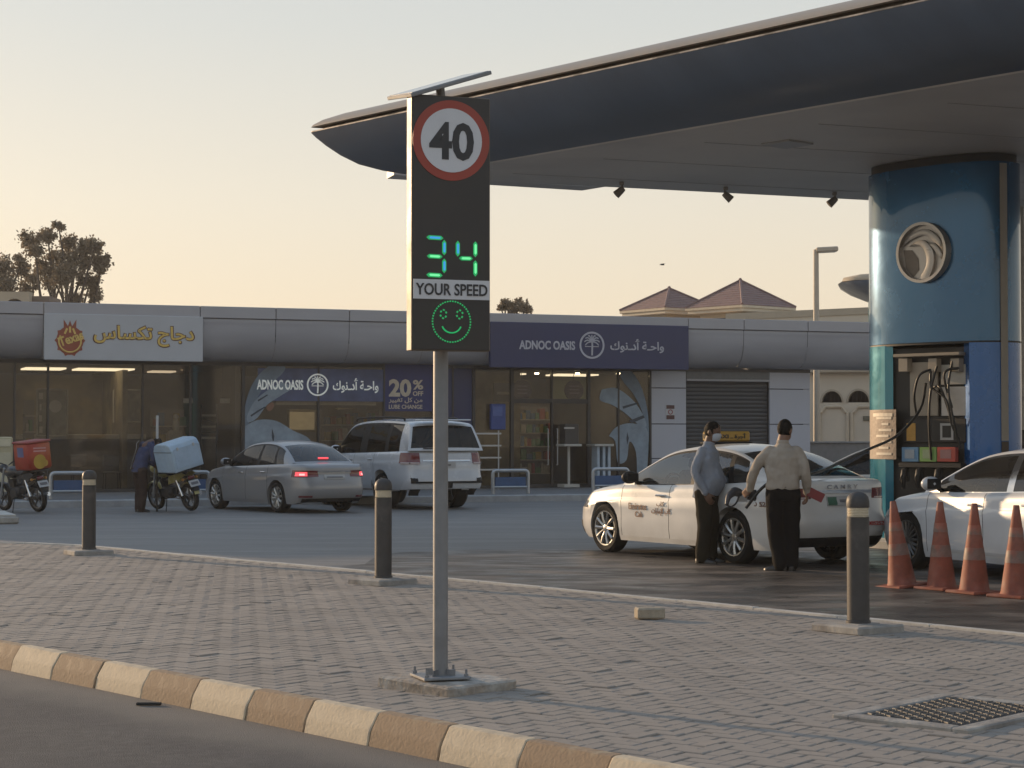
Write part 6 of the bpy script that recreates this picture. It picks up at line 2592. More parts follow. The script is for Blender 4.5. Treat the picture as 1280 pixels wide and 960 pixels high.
def place_car(t, info, pf, pr, z, side=1):
    """stand the car with the near wheels' ground contacts at the two picture points (front, rear)"""
    a, b = at(*pf, z), at(*pr, z)
    d = (a - b)
    d.z = 0
    d.normalize()
    lt = Vector((-d.y, d.x, 0)) * side
    m = (a + b) / 2
    off = (info['xf'] + info['xr']) / 2
    t.location = m - d * off - lt * (info['hw'] - 0.13)
    t.location.z = z
    t.rotation_euler.z = atan2(d.y, d.x)


def side_text(info, parent, s, x, z, w, h, mat, bold=0.02, side=1):
    p = info['SP'](info['th_of_x'](x), z, 0.008)
    flat_text(s, w, h, bold=bold, depth=0.002).build('door_lettering', mat, parent, loc=(p.x, p.y * side, p.z), rot=(0, 0, pi if side > 0 else 0))


# ------------------------------------------------------------------ the saloons' shared outline
def saloon(**kw):
    sp = dict(L=4.88, W=1.84, wb=2.80, fo=0.98, R=0.335, sill=0.19,
              belt=[(2.44, 0.66), (2.25, 0.75), (1.9, 0.835), (1.4, 0.90), (1.0, 0.935), (0.0, 0.955), (-0.9, 0.985), (-1.5, 1.015), (-2.0, 1.045), (-2.3, 1.055), (-2.44, 1.03)],
              efront=[(0.15, 0.14), (0.3, 0.04), (0.42, 0.0), (0.55, 0.02), (0.66, 0.08), (0.8, 0.2)],
              erear=[(0.2, 0.16), (0.34, 0.05), (0.5, 0.0), (0.62, 0.0), (0.66, 0.045), (0.8, 0.06), (0.95, 0.035), (1.03, 0.02), (1.1, 0.05)],
              arch=[(1.08, 0.965, 0.80), (0.62, 1.20, 0.715), (0.18, 1.385, 0.625), (-0.35, 1.445, 0.585), (-0.85, 1.425, 0.58), (-1.25, 1.345, 0.61), (-1.62, 1.205, 0.68), (-1.98, 1.065, 0.76)],
              glass_keys=(0.2, 1.8, 4.8, 6.8), rake=[(1.1, 0.0), (0.2, -0.05), (-0.35, -0.08), (-0.9, -0.15), (-1.3, -0.25), (-2.0, 0.0)],
              windows=[(0.6, 3.0), (3.2, 4.4), (4.6, 5.4)], cuts=[1.02, -0.06, -1.02], spokes=10, twin=False, mirror_x=0.72)
    sp.update(kw)
    return sp


TAXI_WHITE = paint('taxi_pearl_paint', (0.66, 0.655, 0.635), rough=0.32)
M_TXT = pbr('taxi_lettering', (0.16, 0.07, 0.045), 0.5)


def taxi_extras(t, I):
    P = I['patch']
    hw, hl = I['hw'], I['hl']
    for s in (1, -1):
        lamp = P('tail_light', -1, s * 0.52, s * 0.885, 0.83, 0.955, M_TAIL, taper=-0.01, ny=14)
        P('lamp_clear_band', -1, s * 0.56, s * 0.84, 0.832, 0.85, M_TAILW, off=0.010, parent=lamp)
        P('headlight', 1, s * 0.46, s * 0.85, 0.61, 0.70, M_HEAD, ny=12)
        P('fog_lamp', 1, s * 0.55, s * 0.76, 0.33, 0.42, M_TRIM)
    P('boot_bar', -1, -0.5, 0.5, 0.895, 0.935, M_CHROME, off=0.012)
    P('bumper_insert', -1, -0.8, 0.8, 0.24, 0.36, M_TRIM, off=0.004, ny=16)
    pl = P('number_plate', -1, -0.26, 0.26, 0.74, 0.86, M_PLATE, off=0.012)
    P('plate_green_field', -1, 0.10, 0.25, 0.75, 0.85, M_PLATE_G, off=0.016, parent=pl)
    P('plate_digits', -1, -0.2, 0.05, 0.785, 0.82, M_PINK, off=0.016, parent=pl)
    P('grille', 1, -0.45, 0.45, 0.42, 0.62, M_TRIM, ny=10)
    P('bumper_intake', 1, -0.75, 0.75, 0.24, 0.36, M_TRIM, ny=12)
    # word on the boot bar and red word on the bumper
    for s_, y, z, w_, mat in (('CAMRY', 0.0, 0.975, 0.5, M_CHROME), ('600525252', -0.52, 0.52, 0.4, pbr('taxi_red_lettering', (0.42, 0.05, 0.04), 0.5))):
        p = I['SP'](I['th_end'](abs(y), -1), z, 0.01)
        flat_text('C A M R Y' if s_ == 'CAMRY' else s_, w_, 0.05, bold=0.02, depth=0.003).build('boot_lettering', mat, t, loc=(p.x - 0.004, y, p.z), rot=(0, 0, -pi / 2))
    side_text(I, t, 'Emirates', 0.62, 0.66, 0.40, 0.085, M_TXT, 0.01)
    side_text(I, t, 'Cab', 0.60, 0.555, 0.17, 0.075, M_TXT, 0.01)
    side_text(I, t, '\ufe8d\ufe95\ufe8d\ufead\ufe8e\ufee3\ufef9\ufe8d \ufe8f\ufe8e\ufedb'.replace('\ufe8d\ufe95', '\ufe95'), 0.10, 0.60, 0.42, 0.10, M_TXT, 0.01)
    side_text(I, t, '\ufe8f\ufe8e\ufedb', 0.10, 0.70, 0.16, 0.075, M_TXT, 0.01)
    side_text(I, t, '600 525252', -1.95, 0.76, 0.62, 0.06, M_TXT, 0.02)
    # open fuel flap with its dark recess
    xq = -1.72
    p = I['SP'](I['th_of_x'](xq), 0.86, 0.004)
    mb = MB()
    mb.box((p.x, p.y, 0.86), (0.17, 0.02, 0.15), ch=0.008)
    mb.build('fuel_recess', M_WELL, t)
    mb = MB()
    mb.box((p.x + 0.085, p.y + 0.085, 0.86), (0.012, 0.16, 0.15), ch=0.005)
    mb.build('fuel_flap', TAXI_WHITE, t)
    # roof sign
    zr = 1.49
    mb = MB()
    mb.box((-0.12, 0, zr + 0.015), (0.20, 0.75, 0.03), ch=0.01)
    rs = mb.build('roof_sign_base', M_TRIM, t)
    mb = MB()
    mb.box((-0.12, 0, zr + 0.10), (0.15, 0.70, 0.135), ch=0.02)
    rb_ = mb.build('roof_sign', pbr('roof_sign_yellow', (0.46, 0.27, 0.05), 0.4, var=0.1), t)
    for sy, rz, xo in ((-1, -pi / 2, -0.20),):
        flat_text('TAXI \u0640 \ufe93\ufead\ufe9f\ufe83', 0.56, 0.085, bold=0.03, depth=0.003).build('roof_sign_lettering', M_INK, rb_, loc=(xo - 0.0, 0, zr + 0.10), rot=(0, 0, rz))
    for sy in (1, -1):
        flat_text('TAXI', 0.10, 0.06, bold=0.03, depth=0.003).build('roof_sign_lettering', M_INK, rb_, loc=(-0.12, sy * 0.353, zr + 0.10), rot=(0, 0, pi if sy > 0 else 0))


TAXI, TI = car('taxi', 'white taxi being refuelled, with a yellow roof sign and dark door lettering', 'taxi', saloon(handle_mat=M_CHROME, mirror_mat=M_TRIM), TAXI_WHITE, (M_GLASS_L, M_GLASS_L, M_GLASS_M), extras=taxi_extras)
place_car(TAXI, TI, (763.5, 690.5), (920.5, 704.5), -0.045)


def corolla_extras(t, I):
    P = I['patch']
    for s in (1, -1):
        l_ = P('tail_light', -1, s * 0.40, s * 0.855, 0.76, 0.88, M_TAIL, taper=-0.01, ny=14)
        b_ = P('brake_lamp', -1, s * 0.66, s * 0.83, 0.772, 0.855, M_BRAKE, off=0.011, parent=l_)
        P('lamp_core', -1, s * 0.71, s * 0.79, 0.785, 0.825, M_BRAKEC, off=0.014, parent=l_)
        P('reflector', -1, s * 0.55, s * 0.80, 0.33, 0.37, M_TAIL, off=0.008)
        P('headlight', 1, s * 0.46, s * 0.82, 0.61, 0.70, M_HEAD, ny=12)
    P('boot_bar', -1, -0.42, 0.42, 0.83, 0.875, M_CHROME, off=0.014)
    pl = P('number_plate', -1, -0.26, 0.26, 0.70, 0.80, M_PLATE, off=0.012)
    P('plate_digits', -1, -0.2, 0.2, 0.735, 0.765, M_PINK, off=0.016, parent=pl, ny=6)
    P('bumper_insert', -1, -0.75, 0.75, 0.23, 0.31, M_TRIM, off=0.004, ny=16)
    # high brake light behind the rear glass
    p = I['arch'][-9]
    mb = MB()
    mb.box((-1.80, 0, 1.135), (0.05, 0.24, 0.035), ch=0.01)
    mb.build('high_brake_lamp', M_BRAKE, t)


SILVER = paint('silver_paint', (0.27, 0.275, 0.29), metal=0.25, rough=0.34)
SIL, SI = car('sedan', 'silver sedan with its brake lights on, parked behind the middle bollard', 'car',
              saloon(L=4.62, W=1.78, wb=2.70, fo=0.95, R=0.32, belt=[(2.31, 0.66), (2.1, 0.755), (1.75, 0.84), (1.25, 0.91), (0.95, 0.935), (0.0, 0.96), (-0.9, 0.99), (-1.5, 1.01), (-1.9, 1.02), (-2.2, 1.01), (-2.31, 0.98)],
                     arch=[(1.02, 0.965, 0.77), (0.58, 1.21, 0.69), (0.16, 1.40, 0.60), (-0.35, 1.455, 0.56), (-0.82, 1.435, 0.56), (-1.2, 1.35, 0.59), (-1.52, 1.20, 0.65), (-1.82, 1.035, 0.73)],
                     rake=[(1.05, 0.0), (0.2, -0.05), (-0.35, -0.08), (-0.9, -0.15), (-1.25, -0.22), (-1.85, 0.0)],
                     cuts=[0.98, -0.06, -0.98], mirror_x=0.68, handle_mat=M_CHROME, spokes=10), SILVER, (M_GLASS_T, M_GLASS_T, M_GLASS_M), extras=corolla_extras)
place_car(SIL, SI, (273, 636), (350.5, 641), -0.045)


# ------------------------------------------------------------------ big white off-roader seen from behind
def suv_extras(t, I):
    P = I['patch']
    hl, hw = I['hl'], I['hw']
    for s in (1, -1):
        l_ = P('tail_light', -1, s * 0.64, s * 0.965, 0.98, 1.20, M_TAIL, ny=12)
        P('lamp_clear_band', -1, s * 0.66, s * 0.955, 0.955, 1.0, M_TAILW, off=0.011, parent=l_)
        P('fog_lamp', -1, s * 0.72, s * 0.86, 0.60, 0.72, M_TRIM, off=0.012)
        P('headlight', 1, s * 0.50, s * 0.9, 0.85, 1.0, M_HEAD)
        P('mud_flap', -1, s * 0.60, s * 0.88, 0.30, 0.46, M_TRIM, off=-0.06)
    P('tailgate_bar', -1, -0.58, 0.58, 1.02, 1.055, M_CHROME, off=0.016)
    pl = P('number_plate', -1, -0.22, 0.34, 0.88, 1.0, M_PLATE, off=0.014)
    P('plate_digits', -1, -0.1, 0.26, 0.92, 0.96, M_PINK, off=0.018, parent=pl, ny=6)
    P('bumper_step', -1, -0.86, 0.86, 0.56, 0.60, M_TRIM, off=0.03, ny=18)
    P('tow_cover', -1, -0.12, 0.12, 0.46, 0.56, M_TRIM, off=0.014)
    P('rear_seam', -1, -0.80, 0.80, 0.755, 0.765, M_TRIM, off=0.004, ny=18)
    for s in (1, -1):
        mb = MB()
        mb.tube(catmull([(0.55, s * 0.63, 1.875), (0.42, s * 0.63, 1.93), (-0.5, s * 0.63, 1.95), (-1.6, s * 0.63, 1.93), (-1.75, s * 0.63, 1.87)], 4), 0.022, 8)
        mb.build('roof_rail', M_TRIM, t, 60)
    mb = MB()
    mb.box((-hl + 0.22, 0, 1.885), (0.22, 1.2, 0.035), ch=0.012)
    mb.build('roof_spoiler', SUVW, t)
    mb = MB()
    mb.tube([(-hl + 0.10, 0.0, 1.26), (-hl + 0.05, 0.28, 1.29), (-hl + 0.05, 0.55, 1.29)], 0.012, 6)
    mb.build('rear_wiper', M_TRIM, t)


SUVW = paint('suv_white_paint', (0.52, 0.54, 0.57), rough=0.26)
suv_sp = dict(L=4.95, W=1.97, wb=2.85, fo=0.89, R=0.39, RA=0.45, sill=0.42, nf=6, nr=11, tapf=0.04, tapr=0.05, lift=0.02,
              belt=[(2.475, 1.0), (2.3, 1.07), (1.6, 1.14), (1.1, 1.16), (0.0, 1.18), (-1.0, 1.20), (-2.2, 1.23), (-2.475, 1.24)],
              efront=[(0.3, 0.12), (0.5, 0.02), (0.7, 0.0), (0.9, 0.05), (1.1, 0.2)],
              erear=[(0.35, 0.10), (0.48, 0.0), (0.62, 0.0), (0.70, 0.055), (0.9, 0.07), (1.2, 0.085), (1.3, 0.1)],
              arch=[(1.12, 1.18, 0.88), (0.80, 1.50, 0.80), (0.50, 1.76, 0.735), (0.0, 1.855, 0.705), (-0.8, 1.875, 0.70), (-1.6, 1.855, 0.705), (-2.12, 1.80, 0.715), (-2.26, 1.60, 0.775), (-2.37, 1.24, 0.88)],
              glass_keys=(0.2, 1.8, 6.4, 7.8), rake=[(1.2, 0.0), (0.4, -0.02), (-1.0, -0.02), (-2.0, -0.03), (-2.4, 0.0)],
              windows=[(0.6, 3.3), (3.5, 4.6), (4.8, 5.7)], cuts=[1.0, 0.0, -0.95], spokes=6, mirror_x=0.75, tw=0.28, bow_f=0.1, bow_r=0.05, hood=0.06, deck=0.0, roof_crown=0.05,
              seats=((0.1, 0.4), (0.1, -0.4)), rear_seat=-0.8, handle_mat=None)
suv_sp['handle_mat'] = SUVW
SUV, UI = car('suv', 'big white off-road SUV with dark windows seen from behind, in front of the shops', 'SUV', suv_sp, SUVW, (M_GLASS_T, M_GLASS_T, M_GLASS_T), extras=suv_extras)
hd = radians(90 + 30)
rc = at(554, 637, -0.045)
SUV.rotation_euler.z = hd
fw = Vector((cos(hd), sin(hd), 0))
SUV.scale = (1.05, 1.05, 1.03)
SUV.location = rc + fw * (UI['hl'] - 0.10)
SUV.location.z = -0.045

# ------------------------------------------------------------------ white saloon behind the cones
WPAINT = paint('white_saloon_paint', (0.56, 0.585, 0.62), rough=0.32)


def lexus_extras(t, I):
    P = I['patch']
    for s in (1, -1):
        P('headlight', 1, s * 0.50, s * 0.86, 0.61, 0.69, M_HEAD, ny=12)
        P('tail_light', -1, s * 0.45, s * 0.89, 0.80, 0.93, M_TAIL, ny=12)
    P('grille', 1, -0.5, 0.5, 0.32, 0.64, M_TRIM, ny=10)
    pl = P('number_plate', 1, -0.26, 0.26, 0.42, 0.52, M_PLATE, off=0.014)
    # bright strip along the sill
    mb = MB()
    rows = []
    for k in range(13):
        x = lerp(0.98, -1.0, k / 12)
        rows.append([I['SP'](I['th_of_x'](x), z, 0.006) for z in (0.255, 0.29)])
    mb.grid(rows)
    mb.build('sill_strip', M_PLATE, t, 60)


LEX, LI = car('saloon_car', 'white saloon with dark multi-spoke wheels behind the row of cones', 'car',
              saloon(L=4.96, W=1.87, wb=2.87, fo=0.95, R=0.345, sill=0.17, spokes=10, twin=True, rim_mat=M_RIMD, mirror_x=0.86, mirror_mat=WPAINT,
                     arch=[(1.20, 0.955, 0.82), (0.70, 1.19, 0.725), (0.22, 1.37, 0.63), (-0.32, 1.43, 0.585), (-0.85, 1.41, 0.58), (-1.3, 1.33, 0.61), (-1.7, 1.19, 0.68), (-2.05, 1.065, 0.76)],
                     cuts=[1.06, -0.06, -1.04], handle_mat=WPAINT, frame_mat=M_CHROME), WPAINT, (M_GLASS_M, M_GLASS_M, M_GLASS_M), extras=lexus_extras)
hd = radians(90 + 22)
fw = Vector((cos(hd), sin(hd), 0))
lt = Vector((-fw.y, fw.x, 0))
LEX.rotation_euler.z = hd
LEX.location = at(1140, 711, -0.045) - fw * LI['xf'] - lt * (LI['hw'] - 0.13)
LEX.location.z = -0.045

# ------------------------------------------------------------------ pale car beyond the pump, mostly hidden
PALE = paint('pale_blue_paint', (0.36, 0.41, 0.44), rough=0.3)
HID, HI = car('hatchback', 'pale car on the far side of the pump, mostly hidden by the taxi tail', 'car', saloon(spokes=5, cuts=[1.02, -0.06, -1.02]), PALE, (M_GLASS_M, M_GLASS_T, M_GLASS_T))
hd = radians(90 + 48)
HID.rotation_euler.z = hd
HID.location = atd(1118, 545, 32.5)
HID.location.z = -0.045

# ------------------------------------------------------------------ the filling hose from the pump to the taxi
hz0 = pump.location + Matrix.Rotation(pump.rotation_euler.z, 3, 'Z') @ Vector((pxz(1166, 480)[0], -0.22, pxz(1166, 480)[1]))
RT = Matrix.Rotation(TAXI.rotation_euler.z, 3, 'Z')
fill = TAXI.location + RT @ Vector((-1.72, TI['hw'] - 0.02, 0.86))
hp = [hz0, atd(1150, 512, 26.6), atd(1122, 544, 26.1), atd(1085, 562, 25.4), atd(1046, 580, 24.4), TAXI.location + RT @ Vector((-2.25, 0.35, 1.135)), TAXI.location + RT @ Vector((-2.12, 0.93, 1.03)), TAXI.location + RT @ Vector((-1.95, 1.16, 0.72))]
mb = MB()
mb.tube(catmull(hp, 8), 0.019, 10)
tag(mb.build('fuel_hose', M_HOSE, None, 60), 'black filling hose drooping from the pump across the taxi boot', 'hose')


# ================================================================== people
M_SKIN = pbr('skin_brown', (0.20, 0.105, 0.064), 0.55, var=0.1, scale=12)
M_SKIN2 = pbr('skin_dark', (0.125, 0.066, 0.042), 0.55, var=0.1, scale=12)
M_HAIR = pbr('hair_black', (0.008, 0.007, 0.006), 0.75, spec=0.12, var=0.3, scale=30, bump=0.002, bscale=120)
M_SHOE = pbr('shoe_black', (0.016, 0.014, 0.013), 0.35, var=0.15)


def cloth(name, c, sc=60):
    return pbr(name, c, 0.9, spec=0.12, var=0.12, scale=5, bump=0.002, bscale=18)


def limb(mb, pts, rad, flat=1.0, n=14):
    P_ = catmull(pts, 5)
    rs = []
    k = len(rad) - 1
    for i in range(len(P_)):
        u = i / (len(P_) - 1) * k
        a = min(int(u), k - 1)
        f = u - a
        rs.append(lerp(rad[a], rad[a + 1], f * f * (3 - 2 * f)))
    mb.tube(P_, rs, n, flat=flat)
    for p, r in ((P_[0], rs[0]), (P_[-1], rs[-1])):
        mb.ball(p, r * 0.98, n=8)


def torso(mb, secs, n=20):
    """secs: (centre, half width across, half depth, turn) from the hips up; closed at both ends"""
    S_ = []
    for i in range(len(secs) - 1):
        for k in range(5):
            t = k / 5
            S_.append([secs[i][0].lerp(secs[i + 1][0], t)] + [lerp(secs[i][j], secs[i + 1][j], t * t * (3 - 2 * t)) for j in (1, 2, 3)])
    S_.append(list(secs[-1]))
    rows = []
    for c, a, b, tw in S_:
        rows.append([c + Matrix.Rotation(tw, 3, 'Z') @ Vector((b * (abs(cos(u)) ** 0.85) * (1 if cos(u) > 0 else -1), a * (abs(sin(u)) ** 0.85) * (1 if sin(u) > 0 else -1), 0)) for u in [2 * pi * k / n for k in range(n)]])
    mb.grid(rows, close=True)
    mb.poly(rows[0][::-1])
    mb.poly(rows[-1])


def hand(mb, wrist, d, palm_n, curl, size=0.185, thumb_side=1):
    """palm, four unequal fingers bent by `curl` and a thumb, pointing along d; palm_n is the way the palm faces"""
    d, nrm = d.normalized(), palm_n.normalized()
    nrm = (nrm - d * nrm.dot(d)).normalized()
    s = d.cross(nrm)
    pl = size * 0.48
    for k in range(4):
        o = (k - 1.5) * 0.021
        mb.tube([wrist + s * o * 0.7, wrist + d * pl * 0.6 + s * o, wrist + d * pl + s * o * 1.05], [0.017, 0.017, 0.013], 8)
        L = size * (0.42, 0.50, 0.46, 0.36)[k]
        p = wrist + d * pl + s * o * 1.05
        dd = d.copy()
        seq = [p]
        for j, f in enumerate((0.42, 0.33, 0.25)):
            an = curl * (0.6 + 0.25 * j) + 0.06 * k
            dd = (dd * cos(an) + nrm * sin(an)).normalized()
            nrm_l = nrm
            p = p + dd * L * f
            seq.append(p)
        mb.tube(seq, [0.0115, 0.0105, 0.0095, 0.007], 7)
    tb = wrist + d * pl * 0.25 + s * 0.034 * thumb_side
    td = (d * 0.75 + s * 0.5 * thumb_side + nrm * (0.25 + 0.4 * curl)).normalized()
    t1 = tb + td * 0.045
    t2 = t1 + (td * 0.7 + d * 0.5 + nrm * 0.3 * curl).normalized() * 0.035
    mb.tube([tb - td * 0.01, t1, t2], [0.015, 0.0125, 0.009], 7)


def head(mb, c, f, up=Vector((0, 0, 1)), r=0.106):
    """skull, jaw, nose, brow and ears; c is the middle of the head, f the way the face looks"""
    f = f.normalized()
    s = up.cross(f).normalized()
    u = f.cross(s)
    Rm = Matrix((f, s, u)).transposed()
    mb.ball(c + u * 0.02, (r * 0.98, r * 0.78, r * 1.08), n=14, M=Rm)
    mb.ball(c - u * 0.055 + f * 0.022, (r * 0.70, r * 0.60, r * 0.68), n=12, M=Rm)
    mb.ball(c - u * 0.095 + f * 0.052, (0.03, 0.034, 0.026), n=8, M=Rm)
    mb.tube([c + u * 0.012 + f * 0.088, c - u * 0.018 + f * 0.108, c - u * 0.03 + f * 0.108], [0.010, 0.014, 0.016], 8)
    mb.tube([c + u * 0.025 + f * 0.082 + s * 0.045, c + u * 0.03 + f * 0.094, c + u * 0.025 + f * 0.082 - s * 0.045], 0.011, 6)
    mb.tube([c - u * 0.052 + f * 0.086 + s * 0.022, c - u * 0.05 + f * 0.096, c - u * 0.052 + f * 0.086 - s * 0.022], 0.009, 6)
    for k in (1, -1):
        mb.ball(c + s * (r * 0.78 * k) - u * 0.005 - f * 0.008, (0.022, 0.010, 0.033), n=8, M=Rm)
    return Rm, s, u


def hair_cap(c, f, r=0.106, back=-0.045, mat=None, parent=None, top_only=False):
    s = Vector((0, 0, 1)).cross(f).normalized()
    u = f.cross(s)
    Rm = Matrix((f, s, u)).transposed()
    mb = MB()
    mb.ball(c + u * 0.023 - f * 0.006, (r * 1.01, r * 0.80, r * 1.09), n=18, M=Rm)
    keep = []
    lim = []
    for fc in mb.f:
        m = sum((Vector(mb.v[i]) for i in fc), Vector()) / len(fc) - c
        x, z = m.dot(f), m.dot(u)
        line = lerp(back, 0.07, sstep(-0.03, 0.085, x))
        if z > line:
            keep.append(fc)
    mb.f = keep
    mb.m = [0] * len(keep)
    ripple(mb, 0.005, 45)
    return mb.build('hair', mat or M_HAIR, parent, 180)


def person(label, loc, rz, pose, M):
    """pose: joints in local metres (x forward, y left, z up). M: materials. Body is one fused skin; clothing and hair are its children."""
    root = thing('person', label, 'person', loc, rz)
    J = {k: Vector(v) for k, v in pose.items() if not k.startswith('_')}
    hf = Vector(pose.get('_face', (1, 0, 0))).normalized()
    # ---- skin
    b = MB()
    Rm, s, u = head(b, J['head'], hf)
    limb(b, [J['chest'] + Vector((0, 0, 0.05)), J['neck'], J['head'] - Vector((0, 0, 0.05)) - hf * 0.02], [0.085, 0.068, 0.062])
    torso(b, [(J['hips'], 0.14, 0.10, 0), (J['waist'], 0.13, 0.10, 0), (J['chest'], 0.15, 0.10, 0), (J['chest'].lerp(J['neck'], 0.5), 0.08, 0.065, 0)])
    for sd in ('l', 'r'):
        limb(b, [J['sh_' + sd].lerp(J['chest'], 0.12) - Vector((0, 0, 0.055)), J['el_' + sd], J['wr_' + sd]], [0.046, 0.038, 0.027])
        d = J['wr_' + sd] - J['el_' + sd]
        hd_ = Vector(pose.get('_hand_' + sd, tuple(d.normalized())))
        hand(b, J['wr_' + sd] + d.normalized() * 0.005, hd_, Vector(pose['_palm_' + sd]), pose.get('_curl_' + sd, 0.5), thumb_side=pose.get('_thumb_' + sd, 1))
        limb(b, [J['hp_' + sd], J['kn_' + sd], J['an_' + sd]], [0.085, 0.058, 0.042])
        toe = Vector(pose['_toe_' + sd]).normalized()
        limb(b, [J['an_' + sd] - Vector((0, 0, 0.03)), J['an_' + sd] + toe * 0.10 - Vector((0, 0, 0.05))], [0.04, 0.03])
    fz = fuse(b, 0.0085, 3)
    fz.build('body', M['skin'], root, 180)
    body = [c for c in root.children][-1]
    body.name = 'body'
    # eyes and brows
    for k in (1, -1):
        e = MB()
        e.ball(J['head'] + u * 0.006 + hf * 0.083 + s * (0.033 * k), 0.012, n=8)
        e.build('eye', M_SHOE, body, 180)
    hair_cap(J['head'], hf, parent=root, back=pose.get('_hairback', -0.05))
    # ---- shirt: torso, sleeves, collar
    sh = MB()
    w_, dp, bl = pose.get('_w', 1.0), pose.get('_d', 1.0), pose.get('_belly', 0.0)
    tw = pose.get('_twist', 0.0)
    hem = J['hips'] + (J['hips'] - J['waist']).normalized() * pose.get('_hem', 0.03)
    fwd = Vector((cos(tw), sin(tw), 0))
    torso(sh, [(hem, 0.175 * w_, 0.125 * dp, tw), (J['hips'].lerp(J['waist'], 0.4) + fwd * bl * 0.5, 0.180 * w_, 0.132 * dp + bl * 0.5, tw), (J['waist'] + fwd * bl * 0.6, 0.172 * w_, 0.125 * dp + bl * 0.6, tw), (J['waist'].lerp(J['chest'], 0.6) + fwd * bl * 0.2, 0.183 * w_, 0.128 * dp + bl * 0.2, tw), (J['chest'], 0.190 * w_, 0.125 * dp, tw), (J['chest'].lerp(J['neck'], 0.42), 0.158 * w_, 0.105 * dp, tw), (J['chest'].lerp(J['neck'], 0.75), 0.105, 0.085, tw), (J['chest'].lerp(J['neck'], 0.95), 0.072, 0.072, tw)])
    for sd in ('l', 'r'):
        cuff = J['el_' + sd].lerp(J['wr_' + sd], pose.get('_sleeve', 0.93))
        inn = J['sh_' + sd].lerp(J['chest'], 0.28) + Vector((0, 0, 0.02))
        limb(sh, [inn, J['sh_' + sd].lerp(J['chest'], 0.08) - Vector((0, 0, 0.045)), J['sh_' + sd].lerp(J['el_' + sd], 0.5), J['el_' + sd], cuff], [0.07, 0.073, 0.070, 0.062, 0.046])
    fs = ripple(fuse(sh, 0.0105, 4), 0.013, 8, len(label) % 7)
    ripple(fs, 0.006, 19, 3)
    fs.build('shirt', M['shirt'], root, 180)
    col = MB()
    cn = J['chest'].lerp(J['neck'], 0.97)
    col.lathe([(0.070, -0.015), (0.074, 0.0), (0.070, 0.03), (0.064, 0.034), (0.064, 0.0)], 18, M=Matrix.Translation(cn), caps=False)
    col.build('collar', M.get('collar', M['shirt']), root, 60)
    # ---- trousers and belt
    tr = MB()
    top = J['hips'].lerp(J['waist'], pose.get('_rise', 0.35))
    torso(tr, [(J['hips'] - Vector((0, 0, 0.10)), 0.150, 0.125 * dp, tw), (J['hips'], 0.168 * w_, 0.128 * dp, tw), (top, 0.160 * w_, 0.120 * dp + bl * 0.2, tw)])
    for sd in ('l', 'r'):
        an = J['kn_' + sd].lerp(J['an_' + sd], 1.02)
        limb(tr, [J['hp_' + sd] + Vector((0, 0, 0.02)), J['hp_' + sd].lerp(J['kn_' + sd], 0.5), J['kn_' + sd], J['kn_' + sd].lerp(an, 0.6), an], [0.122, 0.112, 0.098, 0.092, 0.090])
    ft = ripple(fuse(tr, 0.0105, 4), 0.012, 8, 1.7)
    ft.build('trousers', M['trousers'], root, 180)
    bt_ = MB()
    bt_.lathe([(1.0, -0.018), (1.02, -0.015), (1.02, 0.015), (1.0, 0.018)], 24, M=Matrix.Translation(top + fwd * bl * 0.1) @ Matrix.Rotation(tw, 4, 'Z'), sx=0.125 * dp + bl * 0.2, sy=0.164 * w_, caps=False)
    bt_.build('belt', M_SHOE, root, 60)
    # ---- shoes
    for sd in ('l', 'r'):
        toe = Vector(pose['_toe_' + sd]).normalized()
        ak = J['an_' + sd]
        sd_ = Vector((-toe.y, toe.x, 0))
        m = MB()
        g0 = Vector((ak.x, ak.y, 0))
        rows = []
        for (f_, w2, h) in ((-0.085, 0.02, 0.05), (-0.075, 0.034, 0.085), (-0.02, 0.038, 0.10), (0.05, 0.043, 0.085), (0.11, 0.049, 0.062), (0.16, 0.044, 0.05), (0.19, 0.028, 0.038), (0.20, 0.008, 0.028)):
            c = g0 + toe * f_
            rows.append([c + sd_ * (w2 * a_) + Vector((0, 0, h * b_)) for a_, b_ in ((-0.95, 0.0), (-1.0, 0.25), (-0.85, 0.7), (-0.4, 0.98), (0.4, 0.98), (0.85, 0.7), (1.0, 0.25), (0.95, 0.0))])
        m.grid(rows, close=True)
        m.poly(rows[0])
        m.poly(rows[-1])
        m.build('shoe', M_SHOE, root, 60, recalc=True)
    return root, J


# ---- the man in the grey blue shirt and face mask, seen from his right side, standing by the rear door
p1 = at(884, 704, -0.045)
pose1 = dict(head=(0.075, 0, 1.645), neck=(0.03, 0, 1.50), chest=(0.0, 0, 1.30), waist=(0.01, 0, 1.06), hips=(-0.01, 0, 0.92),
             sh_l=(0.0, 0.20, 1.40), el_l=(0.05, 0.245, 1.12), wr_l=(0.24, 0.16, 1.00), sh_r=(-0.03, -0.20, 1.40), el_r=(-0.07, -0.245, 1.11), wr_r=(0.05, -0.22, 0.88),
             hp_l=(0.0, 0.095, 0.89), kn_l=(0.03, 0.11, 0.48), an_l=(0.0, 0.12, 0.085), hp_r=(-0.01, -0.095, 0.89), kn_r=(0.0, -0.11, 0.48), an_r=(-0.03, -0.12, 0.085),
             _face=(0.93, -0.12, -0.18), _palm_l=(0, -1, -0.3), _palm_r=(0.2, 1, 0), _curl_l=0.6, _curl_r=0.55, _thumb_l=-1, _thumb_r=1, _toe_l=(1, 0.2, 0), _toe_r=(1, -0.15, 0), _belly=0.06, _w=1.14, _d=1.18, _hem=0.10, _rise=0.2, _hairback=-0.07)
man1, J1 = person('man in a grey blue shirt, dark trousers and white face mask beside the taxi', p1, radians(-22), pose1,
                  dict(skin=M_SKIN2, shirt=cloth('shirt_grey_blue', (0.24, 0.265, 0.31)), trousers=cloth('trousers_olive_black', (0.024, 0.020, 0.014))))
